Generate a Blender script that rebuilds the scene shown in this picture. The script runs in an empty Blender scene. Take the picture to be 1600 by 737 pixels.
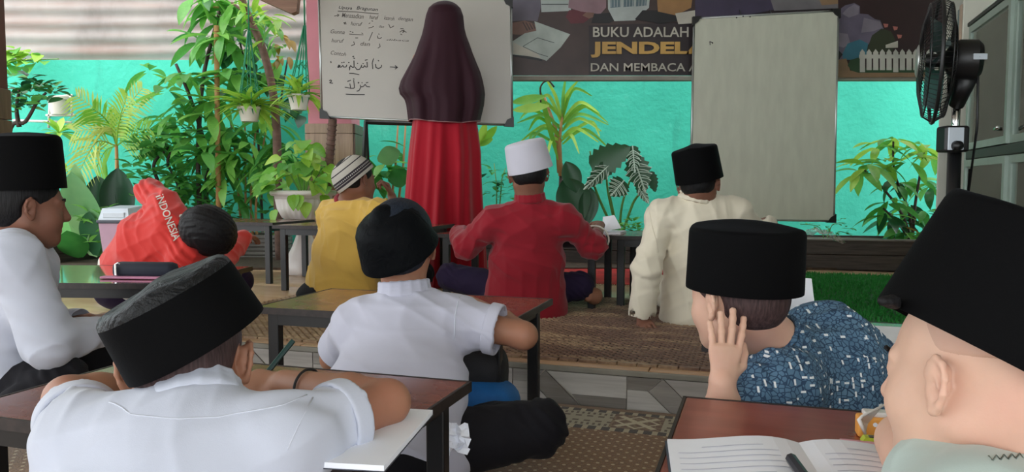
import bpy, bmesh, math, random
import numpy as np
from mathutils import Vector, Matrix

random.seed(7)
np.random.seed(7)
SC = bpy.context.scene
COL = SC.collection

# ------------------------------------------------------------------ camera
CAM_Z = 0.675                      # eye level of someone seated on the lower floor
PITCH = math.atan(78.5 / 1200.0)   # tilted down a little
cam_data = bpy.data.cameras.new('camera')
cam_data.sensor_fit = 'HORIZONTAL'
cam_data.sensor_width = 36.0
cam_data.lens = 36.0 * 1200.0 / 1600.0
cam_data.clip_start = 0.05
cam = bpy.data.objects.new('camera', cam_data)
COL.objects.link(cam)
cam.location = (0, 0, CAM_Z)
cam.rotation_euler = (math.pi / 2 - PITCH, 0, 0)
SC.camera = cam

# ------------------------------------------------------------------ sky, sun, exposure
SC.view_settings.view_transform = 'Standard'
SC.view_settings.look = 'None'
SC.view_settings.gamma = 1.0
SC.view_settings.exposure = 0.0
SC.view_settings.use_curve_mapping = False
world = bpy.data.worlds.new('sky')
SC.world = world
world.use_nodes = True
wn = world.node_tree
bg = wn.nodes['Background']
bg.inputs[0].default_value = (0.92, 0.97, 1.0, 1)   # evenly overcast sky
bg.inputs[1].default_value = 3.4
sun_data = bpy.data.lights.new('sun', 'SUN')
sun_data.energy = 2.0
sun_data.angle = math.radians(35)                   # sun veiled by thin cloud
sun_data.color = (1.0, 0.97, 0.9)
sun = bpy.data.objects.new('sun', sun_data)
COL.objects.link(sun)
sun.rotation_euler = (math.radians(24), math.radians(-26), 0)

# ------------------------------------------------------------------ helpers
def at(px, py, Y):
    """world point seen at photo pixel (px,py) on the plane y = Y"""
    xc = (px - 800.0) / 1200.0
    yc = -(py - 368.5) / 1200.0
    dy = math.cos(PITCH) + yc * math.sin(PITCH)
    dz = -math.sin(PITCH) + yc * math.cos(PITCH)
    t = Y / dy
    return Vector((xc * t, Y, CAM_Z + dz * t))

def on(px, py, z):
    """world point seen at photo pixel on the horizontal plane of height z"""
    a = at(px, py, 1.0)
    t = (z - CAM_Z) / (a.z - CAM_Z)
    return Vector((a.x * t, t, z))

V = Vector
def rotz(a): return Matrix.Rotation(a, 4, 'Z')
ROOM = math.radians(-18)          # the terrace is turned against the garden wall
RU = V((math.cos(ROOM), math.sin(ROOM), 0))    # along the platform edge, to the right
RV = V((-math.sin(ROOM), math.cos(ROOM), 0))   # away from the camera

def tag(o, label=None, cat=None, group=None, kind=None):
    if label: o['label'] = label
    if cat: o['category'] = cat
    if group: o['group'] = group
    if kind: o['kind'] = kind
    return o

def thing(name, label, cat, loc=(0, 0, 0), rz=0.0, group=None, kind=None):
    o = bpy.data.objects.new(name, None)
    o.empty_display_size = 0.05
    COL.objects.link(o)
    o.location = loc
    o.rotation_euler = (0, 0, rz)
    return tag(o, label, cat, group, kind)

def link(name, mesh, material=None, parent=None):
    o = bpy.data.objects.new(name, mesh)
    COL.objects.link(o)
    if material is not None and len(mesh.materials) == 0:
        mesh.materials.append(material)
    if parent is not None:
        o.parent = parent
    return o

def copy_tree(o, parent=None):
    c = o.copy()
    COL.objects.link(c)
    if parent is not None: c.parent = parent
    for ch in list(o.children):
        copy_tree(ch, c)
    return c

class MB:
    """collects geometry for ONE mesh object"""
    def __init__(self):
        self.v = []; self.f = []
    def add(self, vs, fs, M=None):
        n = len(self.v)
        if M is not None: vs = [M @ V(p) for p in vs]
        self.v.extend([tuple(p) for p in vs])
        self.f.extend([tuple(i + n for i in f) for f in fs])
        return self
    def box(self, c, s, M=None, bev=0.0):
        x, y, z = s[0] / 2, s[1] / 2, s[2] / 2
        if bev <= 0:
            vs = [(c[0] + a * x, c[1] + b * y, c[2] + d * z) for a in (-1, 1) for b in (-1, 1) for d in (-1, 1)]
            fs = [(0, 1, 3, 2), (4, 6, 7, 5), (0, 4, 5, 1), (2, 3, 7, 6), (0, 2, 6, 4), (1, 5, 7, 3)]
            return self.add(vs, fs, M)
        bm = bmesh.new()
        bmesh.ops.create_cube(bm, size=1.0)
        for q in bm.verts: q.co = V((q.co.x * s[0], q.co.y * s[1], q.co.z * s[2]))
        bmesh.ops.bevel(bm, geom=list(bm.edges), offset=min(bev, min(s) * .45), segments=2, affect='EDGES', profile=.5)
        bm.verts.index_update()
        vs = [q.co + V(c) for q in bm.verts]; fs = [[q.index for q in f.verts] for f in bm.faces]
        bm.free()
        return self.add(vs, fs, M)
    def tube(self, pts, r, n=8, cap=True, M=None):
        pts = [V(p) for p in pts]
        if not isinstance(r, (list, tuple)): r = [r] * len(pts)
        vs = []; fs = []
        up = None
        for i, p in enumerate(pts):
            t = (pts[min(i + 1, len(pts) - 1)] - pts[max(i - 1, 0)])
            if t.length < 1e-9: t = V((0, 0, 1))
            t.normalize()
            if up is None:
                up = V((0, 0, 1)) if abs(t.z) < .9 else V((1, 0, 0))
            a = up - t * up.dot(t)
            if a.length < 1e-6: a = V((1, 0, 0)) - t * t.x
            a.normalize(); up = a
            b = t.cross(a)
            for k in range(n):
                w = 2 * math.pi * k / n
                vs.append(p + (a * math.cos(w) + b * math.sin(w)) * r[i])
        for i in range(len(pts) - 1):
            for k in range(n):
                fs.append((i * n + k, i * n + (k + 1) % n, (i + 1) * n + (k + 1) % n, (i + 1) * n + k))
        if cap:
            fs.append(tuple(range(n - 1, -1, -1)))
            fs.append(tuple((len(pts) - 1) * n + k for k in range(n)))
        return self.add(vs, fs, M)
    def ring(self, c, R, r, axis=(0, 0, 1), n=24, m=6, ux=None, ab=(1, 1)):
        ax = V(axis).normalized()
        u = V(ux) if ux else (V((1, 0, 0)) if abs(ax.x) < .9 else V((0, 1, 0)))
        u = (u - ax * u.dot(ax)).normalized(); w = ax.cross(u)
        vs = []; fs = []
        for i in range(n):
            t = 2 * math.pi * i / n
            d = u * math.cos(t) * ab[0] + w * math.sin(t) * ab[1]
            p = V(c) + d * R; dn = d.normalized()
            for k in range(m):
                s = 2 * math.pi * k / m
                vs.append(p + dn * r * math.cos(s) + ax * r * math.sin(s))
        for i in range(n):
            j = (i + 1) % n
            for k in range(m):
                l = (k + 1) % m
                fs.append((i * m + k, j * m + k, j * m + l, i * m + l))
        return self.add(vs, fs)
    def lathe(self, prof, n=24, M=None, ab=(1, 1), flute=None):
        vs = []; fs = []
        for (r, z) in prof:
            for k in range(n):
                w = 2 * math.pi * k / n
                rr = r * (flute(w, z) if flute else 1.0)
                vs.append((rr * math.cos(w) * ab[0], rr * math.sin(w) * ab[1], z))
        for i in range(len(prof) - 1):
            for k in range(n):
                fs.append((i * n + k, i * n + (k + 1) % n, (i + 1) * n + (k + 1) % n, (i + 1) * n + k))
        if prof[0][0] > 1e-5: fs.append(tuple(range(n - 1, -1, -1)))
        if prof[-1][0] > 1e-5: fs.append(tuple((len(prof) - 1) * n + k for k in range(n)))
        return self.add(vs, fs, M)
    def prism(self, poly, depth, M=None):
        """polygon in x,z plane extruded along +y by depth"""
        n = len(poly)
        vs = [(p[0], 0, p[1]) for p in poly] + [(p[0], depth, p[1]) for p in poly]
        fs = [tuple(range(n)), tuple(range(2 * n - 1, n - 1, -1))]
        for i in range(n):
            j = (i + 1) % n
            fs.append((j, i, i + n, j + n))
        return self.add(vs, fs, M)
    def mesh(self, name, smooth=False, origin=None, fixn=True):
        me = bpy.data.meshes.new(name)
        vs = self.v
        if origin is not None:
            o = V(origin); vs = [tuple(V(p) - o) for p in vs]
        me.from_pydata(vs, [], self.f)
        if fixn:
            bm = bmesh.new(); bm.from_mesh(me)
            bmesh.ops.recalc_face_normals(bm, faces=bm.faces)
            bm.to_mesh(me); bm.free()
        if smooth:
            if smooth is True: me.polygons.foreach_set('use_smooth', [True] * len(me.polygons))
            else:
                me.polygons.foreach_set('use_smooth', [True] * len(me.polygons))
                me.set_sharp_from_angle(angle=math.radians(smooth))
        me.update()
        return me
    def build(self, name, material, parent=None, smooth=False, origin=None, fixn=True):
        return link(name, self.mesh(name, smooth, origin, fixn), material, parent)

# ------------------------------------------------------------------ materials
class NT:
    def __init__(self, name):
        self.m = bpy.data.materials.new(name)
        self.m.use_nodes = True
        self.t = self.m.node_tree
        self.b = self.t.nodes['Principled BSDF']
        self.out = self.t.nodes['Material Output']
    def n(self, typ, **kw):
        x = self.t.nodes.new(typ)
        for k, v in kw.items():
            if k.startswith('i_'):
                key = k[2:]
                x.inputs[int(key) if key.isdigit() else key.replace('_', ' ')].default_value = v
            else: setattr(x, k, v)
        return x
    def l(self, a, b): self.t.links.new(a, b)
    def coord(self, scale=(1, 1, 1), rot=(0, 0, 0), which='Object'):
        c = self.n('ShaderNodeTexCoord'); m = self.n('ShaderNodeMapping')
        m.inputs['Scale'].default_value = scale; m.inputs['Rotation'].default_value = rot
        self.l(c.outputs[which], m.inputs['Vector'])
        return m.outputs['Vector']
    def ramp(self, fac, stops):
        r = self.n('ShaderNodeValToRGB')
        el = r.color_ramp.elements
        while len(el) < len(stops): el.new(0.5)
        for e, (p, c) in zip(el, stops):
            e.position = p; e.color = (c[0], c[1], c[2], 1)
        self.l(fac, r.inputs['Fac'])
        return r.outputs['Color']
    def noise(self, vec, scale, detail=3, rough=.5, dist=0.0):
        x = self.n('ShaderNodeTexNoise'); x.inputs['Scale'].default_value = scale
        x.inputs['Detail'].default_value = detail; x.inputs['Roughness'].default_value = rough
        x.inputs['Distortion'].default_value = dist
        if vec is not None: self.l(vec, x.inputs['Vector'])
        return x.outputs['Fac']
    def mix(self, fac, a, b, typ='MIX'):
        x = self.n('ShaderNodeMix', data_type='RGBA', blend_type=typ)
        for s, v in ((x.inputs[0], fac), (x.inputs[6], a), (x.inputs[7], b)):
            if isinstance(v, (int, float)): s.default_value = v
            elif isinstance(v, tuple): s.default_value = (v[0], v[1], v[2], 1)
            else: self.l(v, s)
        return x.outputs[2]
    def math(self, op, a, b=0.0):
        x = self.n('ShaderNodeMath', operation=op)
        for s, v in ((x.inputs[0], a), (x.inputs[1], b)):
            if isinstance(v, (int, float)): s.default_value = v
            else: self.l(v, s)
        return x.outputs[0]
    def bump(self, h, strength=.3, dist=.01):
        x = self.n('ShaderNodeBump'); x.inputs['Strength'].default_value = strength
        x.inputs['Distance'].default_value = dist
        self.l(h, x.inputs['Height']); self.l(x.outputs[0], self.b.inputs['Normal'])
    def base(self, c):
        if isinstance(c, tuple): self.b.inputs['Base Color'].default_value = (c[0], c[1], c[2], 1)
        else: self.l(c, self.b.inputs['Base Color'])
    def set(self, **kw):
        for k, v in kw.items(): self.b.inputs[k.replace('_', ' ')].default_value = v
        return self

def srgb(r, g, b):
    f = lambda c: (c / 255.0 / 12.92) if c <= 10 else ((c / 255.0 + .055) / 1.055) ** 2.4
    return (f(r), f(g), f(b))

def plain(name, col, rough=.5, metal=0.0, var=.12, scale=12.0, bump=0.0, bscale=200.0, spec=.5, stretch=(1, 1, 1), **kw):
    """colour with a little procedural variation and fine relief"""
    t = NT(name)
    vec = t.coord(scale=stretch)
    n = t.noise(vec, scale, 4)
    d = tuple(max(0, c * (1 - var)) for c in col); u = tuple(min(1, c * (1 + var)) for c in col)
    t.base(t.ramp(n, [(.3, d), (.7, u)]))
    t.set(Roughness=rough, Metallic=metal)
    t.b.inputs['Specular IOR Level'].default_value = spec
    if bump > 0: t.bump(t.noise(vec, bscale, 3), bump, .004)
    for k, v in kw.items(): t.b.inputs[k.replace('_', ' ')].default_value = v
    return t.m

def leaf_mat(name, c1, c2, rough=.4, trans=.35):
    t = NT(name)
    oi = t.n('ShaderNodeObjectInfo')
    vec = t.coord()
    n = t.noise(vec, 14, 3)
    f = t.math('ADD', t.math('MULTIPLY', oi.outputs['Random'], .65), t.math('MULTIPLY', n, .35))
    col = t.ramp(f, [(.1, c1), (.8, c2)])
    t.base(col); t.set(Roughness=rough)
    tr = t.n('ShaderNodeBsdfTranslucent'); t.l(col, tr.inputs['Color'])
    mx = t.n('ShaderNodeMixShader'); mx.inputs[0].default_value = trans
    t.l(t.b.outputs[0], mx.inputs[1]); t.l(tr.outputs[0], mx.inputs[2])
    t.l(mx.outputs[0], t.out.inputs['Surface'])
    return t.m
# ------------------------------------------------------------------ materials of the setting
M = {}
def mk_wall():
    t = NT('teal_wall_paint')
    v = t.coord()
    n1 = t.noise(v, 1.3, 5, .6); n2 = t.noise(t.coord(scale=(3, 3, .35)), 2.2, 5, .65)
    c = t.ramp(n1, [(.3, srgb(50, 178, 154)), (.7, srgb(66, 202, 176))])
    drip = t.ramp(n2, [(.28, (1, 1, 1)), (.36, (0, 0, 0))])
    c = t.mix(t.math('MULTIPLY', drip, .25), c, srgb(36, 130, 112))
    pale = t.ramp(t.noise(v, 5, 6, .7), [(.60, (0, 0, 0)), (.72, (1, 1, 1))])
    c = t.mix(t.math('MULTIPLY', pale, .25), c, srgb(130, 225, 205))
    t.base(c); t.set(Roughness=.7)
    t.bump(t.noise(v, 18, 6, .6), .35, .02)
    return t.m
M['teal'] = mk_wall()
def mk_zinc():
    t = NT('weathered_zinc')
    v = t.coord(scale=(1, 1, .5)); w = t.coord(scale=(5, 1, .25)); h = t.coord(scale=(.5, 1, 5))
    c = t.ramp(t.noise(v, 2.4, 6, .6), [(.25, srgb(112, 102, 98)), (.5, srgb(146, 138, 134)), (.8, srgb(160, 152, 146))])
    rust = t.ramp(t.noise(h, 1.6, 5, .6), [(.45, (0, 0, 0)), (.68, (1, 1, 1))])
    c = t.mix(t.math('MULTIPLY', rust, .55), c, srgb(136, 100, 86))
    streak = t.ramp(t.noise(w, 2.0, 3, .5), [(.66, (0, 0, 0)), (.71, (1, 1, 1))])
    c = t.mix(t.math('MULTIPLY', streak, .6), c, srgb(190, 194, 194))
    t.base(c); t.set(Roughness=.6, Metallic=.1)
    return t.m
M['zinc'] = mk_zinc()
M['soil'] = plain('soil', srgb(70, 56, 44), .95, var=.4, scale=30, bump=.6, bscale=60)
def woodmat(name, c1, c2, rough=.5, scale=(1.5, 22, 22), coat=0.0, spec=.5, bump=.15):
    t = NT(name)
    v = t.coord(scale=scale)
    n = t.noise(v, 2.2, 6, .6, .6)
    t.base(t.ramp(n, [(.3, c1), (.7, c2)]))
    t.set(Roughness=rough, Coat_Weight=coat, Coat_Roughness=.12)
    t.b.inputs['Specular IOR Level'].default_value = spec
    t.bump(n, bump, .003)
    return t.m
M['tile_beige'] = woodmat('beige_floor_tile', srgb(200, 164, 128), srgb(220, 188, 154), .22, (2, 9, 9), bump=.02)
M['tile_edge'] = woodmat('orange_edge_tile', srgb(176, 136, 102), srgb(202, 164, 126), .35, (2, 20, 20), bump=.05)
M['grout'] = plain('pale_grout', srgb(205, 196, 184), .9)
for i, (a, b) in enumerate([((142, 136, 130), (176, 170, 163)), ((168, 162, 156), (202, 196, 190)), ((116, 110, 104), (154, 147, 140)), ((184, 180, 174), (216, 212, 206))]):
    M['riser%d' % i] = woodmat('grey_wood_look_tile_%d' % i, srgb(*a), srgb(*b), .4, (1.2, 26, 26), bump=.05)
M['pink'] = plain('pink_pillar_paint', srgb(214, 138, 152), .7, var=.05, scale=6, bump=.1, bscale=60)
M['wood_tile'] = woodmat('brown_wood_look_tile', srgb(132, 104, 84), srgb(172, 143, 118), .4, (20, 20, 1.6), bump=.05)
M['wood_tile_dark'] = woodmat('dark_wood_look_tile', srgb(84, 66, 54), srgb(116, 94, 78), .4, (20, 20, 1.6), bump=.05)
M['brown_paint'] = plain('red_brown_paint', srgb(86, 46, 40), .55, var=.15)
M['eave_wood'] = woodmat('eave_board_wood', srgb(118, 86, 70), srgb(150, 116, 96), .6)
M['ceiling'] = plain('ceiling_boards', srgb(196, 190, 178), .8, var=.08, scale=3)
M['concrete'] = plain('grey_concrete', srgb(150, 146, 136), .85, var=.15, scale=7, bump=.2, bscale=50)
M['cream_wall'] = plain('cream_wall_paint', srgb(196, 196, 184), .7, var=.06, scale=4)
M['black_metal'] = plain('black_painted_metal', srgb(24, 23, 25), .38, var=.2, scale=30)
M['dark_plank'] = woodmat('dark_wet_plank', srgb(40, 34, 31), srgb(78, 68, 62), .55, (2, 26, 26))
M['grey_plank'] = woodmat('grey_slat_wood', srgb(96, 92, 88), srgb(134, 130, 124), .6, (2, 26, 26))

# ------------------------------------------------------------------ ground, floors
PZ = 0.125                                   # platform height
E0 = V((0.69, 2.16, 0))                      # a point of the platform's front edge
def room(u, v, z=0.0):                       # u along the edge, v away from it
    return E0 + RU * u + RV * v + V((0, 0, z))
ROOMM = Matrix.Translation(E0) @ rotz(ROOM)

g = MB(); g.box((0, 3, -.06), (16, 14, .12)); fl = g.build('floor', M['concrete']); tag(fl, kind='structure')
gs = MB(); gs.box((0, 6.1, .07), (12, 2.2, .14)); gr = gs.build('ground', M['soil']); tag(gr, kind='structure')

plat = MB(); plat.box((-.6, 1.55, (PZ - .012) / 2), (6.4, 3.1 - .012, PZ - .012)); 
platform = plat.build('floor_platform', M['grout']); platform.matrix_world = ROOMM; tag(platform, kind='structure')
tm = MB(); tm.box((0, 0, 0), (.596, .596, .012), bev=.003); tme = tm.mesh('floor_tile', 30); tme.materials.append(M['tile_beige'])
for i in range(-6, 5):
    for j in range(5):
        o = link('floor_tile', tme, None, platform)
        o.location = (-.6 + i * .6 + .3 + .3, .13 + j * .6 + .3, PZ - .006)
em = MB(); em.box((0, 0, 0), (.597, .118, .012), bev=.003); eme = em.mesh('edge_tile', 30); eme.materials.append(M['tile_edge'])
for i in range(-6, 5):
    o = link('edge_tile', eme, None, platform); o.location = (-.6 + i * .6 + .6, .066, PZ - .006)
nm = MB(); nm.box((-.6, -.004, PZ - .010), (6.4, .014, .016), bev=.003)
nm.build('edge_strip', M['concrete'], platform)
# riser: wood-look tiles cut as a geometric pattern
def poly_piece(poly, name, mat, off):
    b = MB(); b.prism(poly, .006)
    o = link(name, b.mesh(name), mat, platform); o.location = (off, -.0065, .002); return o
H = PZ - .022
cw = .36
for c in range(-9, 8):
    o = c * cw; k = (c % 2)
    g = .0012
    pcs = [([(0, 0), (.13, 0), (.06, H * .62), (0, H * .62)], 3 if k else 1),
           ([(0, H * .62 + g), (.06, H * .62 + g), (.10, H), (0, H)], 2 if k else 0),
           ([(.134, 0), (.215, 0), (.105, H), (.064, H * .62)], 0 if k else 2),
           ([(.219, 0), (.357, 0), (.357, H * .34), (.19, H * .34)], 2),
           ([(.187, H * .34 + g), (.357, H * .34 + g), (.357, H), (.109, H)], 1 if k else 3)]
    for p, mi in pcs:
        poly_piece(p, 'riser_tile', M['riser%d' % mi], o)

# ------------------------------------------------------------------ garden wall, zinc fence
WY = 6.3
w = MB(); w.box((0, WY + .1, .845), (14, .2, 1.69)); wb = w.build('wall_back', M['teal']); tag(wb, kind='structure')
fence = thing('corrugated_fence', 'weathered corrugated zinc sheets standing on top of the teal garden wall', 'fence', (0, WY + .12, 1.69))
def zinc_sheet(x0, x1, z0, z1, yo):
    m = MB(); vs = []; fs = []
    n = int((z1 - z0) / .0125); nx = 10
    for i in range(n + 1):
        z = z0 + (z1 - z0) * i / n
        for k in range(nx + 1):
            x = x0 + (x1 - x0) * k / nx
            vs.append((x, yo + .007 * math.sin(2 * math.pi * z / .118) + .004 * math.sin(x * 3.1 + z * 5), z + .006 * math.sin(x * 2.3)))
    for i in range(n):
        for k in range(nx):
            a = i * (nx + 1) + k; fs.append((a, a + 1, a + nx + 2, a + nx + 1))
    m.add(vs, fs); return m
for i, (x0, x1) in enumerate([(-6.2, -4.3), (-4.35, -2.85), (-2.9, -1.3), (-1.35, .4), (.35, 2.2), (2.15, 4.2)]):
    for j in range(2):
        zinc_sheet(x0, x1, -.02 + j * .92, .96 + j * .92, .012 * (i % 2) - .014 * j).build('zinc_sheet', M['zinc'], fence, True)

# ------------------------------------------------------------------ roof over the terrace, beam, pillars
c = MB(); c.box((0.3, .85, 2.66), (8.6, 8.2, .08)); o = c.build('ceiling', M['ceiling']); tag(o, kind='structure')
BY = 5.05
b = MB(); pL = at(795, 121, BY); pR = at(1500, 124, BY)
bw = at(700, 118, BY).x, at(1453, 118, BY).x
zb = at(1100, 118, BY).z; zb2 = at(1100, 125.5, BY).z
b.box(((bw[0] + bw[1]) / 2, BY + .03, (zb + zb2) / 2), (bw[1] - bw[0], .06, zb - zb2), bev=.006)
o = b.build('trim_beam', M['concrete']); tag(o, kind='structure')
# pink pillar
PY = 5.2
x0 = at(480, 100, PY).x; x1 = at(548, 100, PY).x; zt = at(500, 193, PY).z
pil = MB(); pil.box(((x0 + x1) / 2, PY + .14, (zt + 2.62) / 2), (x1 - x0, .28, 2.62 - zt)); pillar = pil.build('pillar', M['pink']); tag(pillar, kind='structure')
base_w = x1 - x0 + .03
cx = (x0 + x1) / 2
zz = PZ
k = 0
while zz < zt - .01:
    h = min(.30, zt - zz)
    for (fx, fy, sx, sy, mm) in ((cx - base_w * .235, PY - .012, base_w * .47, .02, 'wood_tile'), (cx + base_w * .245, PY - .010, base_w * .49, .02, 'wood_tile' if k % 2 else 'wood_tile'),
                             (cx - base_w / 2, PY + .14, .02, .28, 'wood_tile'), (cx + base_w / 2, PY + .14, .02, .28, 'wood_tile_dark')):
        t = MB(); t.box((fx, fy, zz + h / 2), (sx - .003, sy if sy < .1 else sy, h - .003), bev=.002); t.build('pillar_tile', M[mm], pillar)
    zz += h; k += 1
core = MB(); core.box((cx, PY + .14, (PZ + zt) / 2), (base_w - .05, .26, zt - PZ)); core.build('pillar_core', M['grout'], pillar)
# brown pillar at the left edge
LY = 3.9
x1 = at(13, 100, LY + .26).x; zt = at(10, 130, LY).z
p2 = MB(); p2.box((x1 - .13, LY + .13, (zt + 2.62) / 2), (.25, .25, 2.62 - zt)); pillar2 = p2.build('pillar', M['brown_paint']); tag(pillar2, kind='structure')
zz = PZ
while zz < zt - .01:
    h = min(.3, zt - zz)
    t = MB(); t.box((x1 - .135, LY + .125, zz + h / 2), (.28, .28, h - .003), bev=.003); t.build('pillar_tile', M['wood_tile_dark'], pillar2); zz += h
# eave board end hanging into view above the garden
q = [at(400, -6, 4.6), at(404, -2, 4.6), at(455, 21, 4.6), at(463, 18, 4.6), at(466, -10, 4.6)]
e = MB(); e.prism([(p.x, p.z) for p in q] + [(q[-1].x, 2.62), (q[0].x, 2.62)], .06, Matrix.Translation((0, 4.6, 0)))
o = e.build('trim_eave', M['eave_wood']); tag(o, kind='structure')
# right-hand wall behind cabinet and shelves
r0 = V((1.95, 2.0, 0)); 
rw = MB(); rw.box((0, 0, 1.3), (.12, 5.2, 2.6)); o = rw.build('wall_right', M['cream_wall']); tag(o, kind='structure')
o.matrix_world = Matrix.Translation(r0 + RV * .5 + RU * .26) @ rotz(ROOM)

# ------------------------------------------------------------------ carpet on the lower floor
def mk_carpet():
    t = NT('brown_dotted_carpet')
    tc = t.n('ShaderNodeTexCoord'); sp = t.n('ShaderNodeSeparateXYZ'); t.l(tc.outputs['Object'], sp.inputs[0])
    x, y = sp.outputs[0], sp.outputs[1]
    def frac(s, k, off=0): return t.math('FRACT', t.math('ADD', t.math('MULTIPLY', s, k), off))
    def band(s, a, b): return t.math('MULTIPLY', t.math('GREATER_THAN', s, a), t.math('LESS_THAN', s, b))
    # staggered dots
    def dots(sc, r, ox, oy):
        fx = t.math('SUBTRACT', frac(x, sc, ox), .5); fy = t.math('SUBTRACT', frac(y, sc, oy), .5)
        d = t.math('SQRT', t.math('ADD', t.math('MULTIPLY', fx, fx), t.math('MULTIPLY', fy, fy)))
        return t.math('LESS_THAN', d, r)
    dd = t.math('MAXIMUM', dots(27, .12, 0, 0), dots(27, .12, .5, .5))
    n = t.noise(tc.outputs['Object'], 260, 2)
    basec = t.ramp(n, [(.3, srgb(112, 74, 30)), (.7, srgb(152, 108, 54))])
    field = t.mix(dd, basec, srgb(206, 184, 140))
    # border along the platform: y counted back from the edge (0) towards the camera
    yy = t.math('MULTIPLY', y, -1.0)
    pan = frac(x, 1 / .34, .12)
    is_sq = t.math('LESS_THAN', pan, .42)
    u = t.math('SUBTRACT', t.math('DIVIDE', pan, .42), .5)
    w = t.math('SUBTRACT', t.math('DIVIDE', t.math('SUBTRACT', yy, .055), .13), .5)
    rr = t.math('ADD', t.math('ABSOLUTE', u), t.math('ABSOLUTE', w))
    cross = t.math('ABSOLUTE', t.math('SUBTRACT', t.math('ABSOLUTE', u), t.math('ABSOLUTE', w)))
    wav = t.n('ShaderNodeTexVoronoi', feature='DISTANCE_TO_EDGE'); wav.inputs['Scale'].default_value = 40; t.l(tc.outputs['Object'], wav.inputs['Vector'])
    orn = t.math('LESS_THAN', wav.outputs['Distance'], .09)
    motif = t.math('MAXIMUM', t.math('MULTIPLY', t.math('LESS_THAN', cross, .09), t.math('LESS_THAN', rr, .75)), band(rr, .38, .46))
    sq = t.mix(motif, t.mix(t.math('MULTIPLY', orn, .35), srgb(110, 74, 40), srgb(180, 160, 118)), srgb(206, 194, 160))
    key = t.math('MULTIPLY', band(frac(x, 30), .25, .8), band(t.math('ABSOLUTE', w), .12, .22))
    key2 = t.math('MULTIPLY', band(frac(x, 60), .3, .75), band(t.math('ABSOLUTE', w), .30, .44))
    cream = t.mix(t.math('MAXIMUM', key, key2), srgb(176, 166, 136), srgb(94, 72, 44))
    bd = t.mix(is_sq, cream, sq)
    line = t.mix(band(frac(x, 26), .3, .7), srgb(58, 40, 26), srgb(190, 176, 140))
    c = t.mix(band(yy, .055, .185), field, bd)
    c = t.mix(t.math('MAXIMUM', band(yy, .030, .055), band(yy, .185, .215)), c, line)
    c = t.mix(t.math('LESS_THAN', yy, .030), c, srgb(128, 92, 52))
    t.base(c); t.set(Roughness=.95)
    t.b.inputs['Sheen Weight'].default_value = .3
    t.bump(n, .5, .004)
    return t.m
M['carpet'] = mk_carpet()
cb = MB(); cb.box((-1.1, -1.9, .005), (5.0, 3.8, .010), bev=.004)
carpet = cb.build('carpet', M['carpet']); carpet.matrix_world = Matrix.Translation(room(0, -.02)) @ rotz(ROOM)
tag(carpet, 'brown carpet with beige dots and an ornamental border along the tiled step', 'carpet')

# ------------------------------------------------------------------ woven mats on the platform
def mk_mat():
    t = NT('woven_mat_wood')
    v = t.coord()
    oi = t.noise(v, 60, 2)
    big = t.noise(t.coord(scale=(1, 4.0, 1)), 2.2, 4, .65)
    c = t.ramp(oi, [(.3, srgb(88, 60, 48)), (.7, srgb(124, 92, 74))])
    lightc = t.ramp(oi, [(.3, srgb(164, 134, 102)), (.7, srgb(200, 174, 138))])
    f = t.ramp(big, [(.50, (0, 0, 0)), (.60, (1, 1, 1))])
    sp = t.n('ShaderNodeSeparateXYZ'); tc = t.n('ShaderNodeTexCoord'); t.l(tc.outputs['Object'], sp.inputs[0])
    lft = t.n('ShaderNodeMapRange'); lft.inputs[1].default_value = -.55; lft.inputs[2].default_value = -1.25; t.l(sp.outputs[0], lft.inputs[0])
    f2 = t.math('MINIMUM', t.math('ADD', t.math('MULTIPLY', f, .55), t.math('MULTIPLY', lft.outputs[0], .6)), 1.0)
    t.base(t.mix(f2, c, lightc)); t.set(Roughness=.5)
    return t.m
M['mat'] = mk_mat()
M['mat_base'] = plain('mat_dark_string', srgb(44, 32, 26), .9)  # dark brown backing that shows in the gaps between the links
matt = thing('woven_mat', 'brown mat of small wooden links lying along the platform edge under the boys', 'mat', (0, 0, 0))
mb = MB()
U0, U1, V0, V1 = -2.2, .55, .075, 1.42
bu, bv = .031, .017
row = 0
vv = V0
while vv < V1:
    uu = U0 + (bu / 2 if row % 2 else 0)
    while uu < U1:
        # leave an edge of single tabs in front
        h = .0062 + random.uniform(-.0008, .0012)
        a, bq = bu * .43, bv * .40
        vs = [(uu - a, vv - bq, 0), (uu + a, vv - bq, 0), (uu + a, vv + bq, 0), (uu - a, vv + bq, 0),
              (uu - a * .8, vv - bq * .6, h), (uu + a * .8, vv - bq * .6, h), (uu + a * .8, vv + bq * .6, h), (uu - a * .8, vv + bq * .6, h)]
        mb.add(vs, [(0, 1, 5, 4), (1, 2, 6, 5), (2, 3, 7, 6), (3, 0, 4, 7), (4, 5, 6, 7)])
        uu += bu
    vv += bv; row += 1
for k in range(int((U1 - U0) / .062)):
    mb.box((U0 + .031 + k * .062, V0 - .016, .004), (.057, .022, .008))
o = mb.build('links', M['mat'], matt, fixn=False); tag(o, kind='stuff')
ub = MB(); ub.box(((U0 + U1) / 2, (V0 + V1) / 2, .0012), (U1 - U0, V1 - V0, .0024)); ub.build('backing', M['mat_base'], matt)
matt.matrix_world = Matrix.Translation(room(0, 0, PZ)) @ rotz(ROOM)

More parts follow.
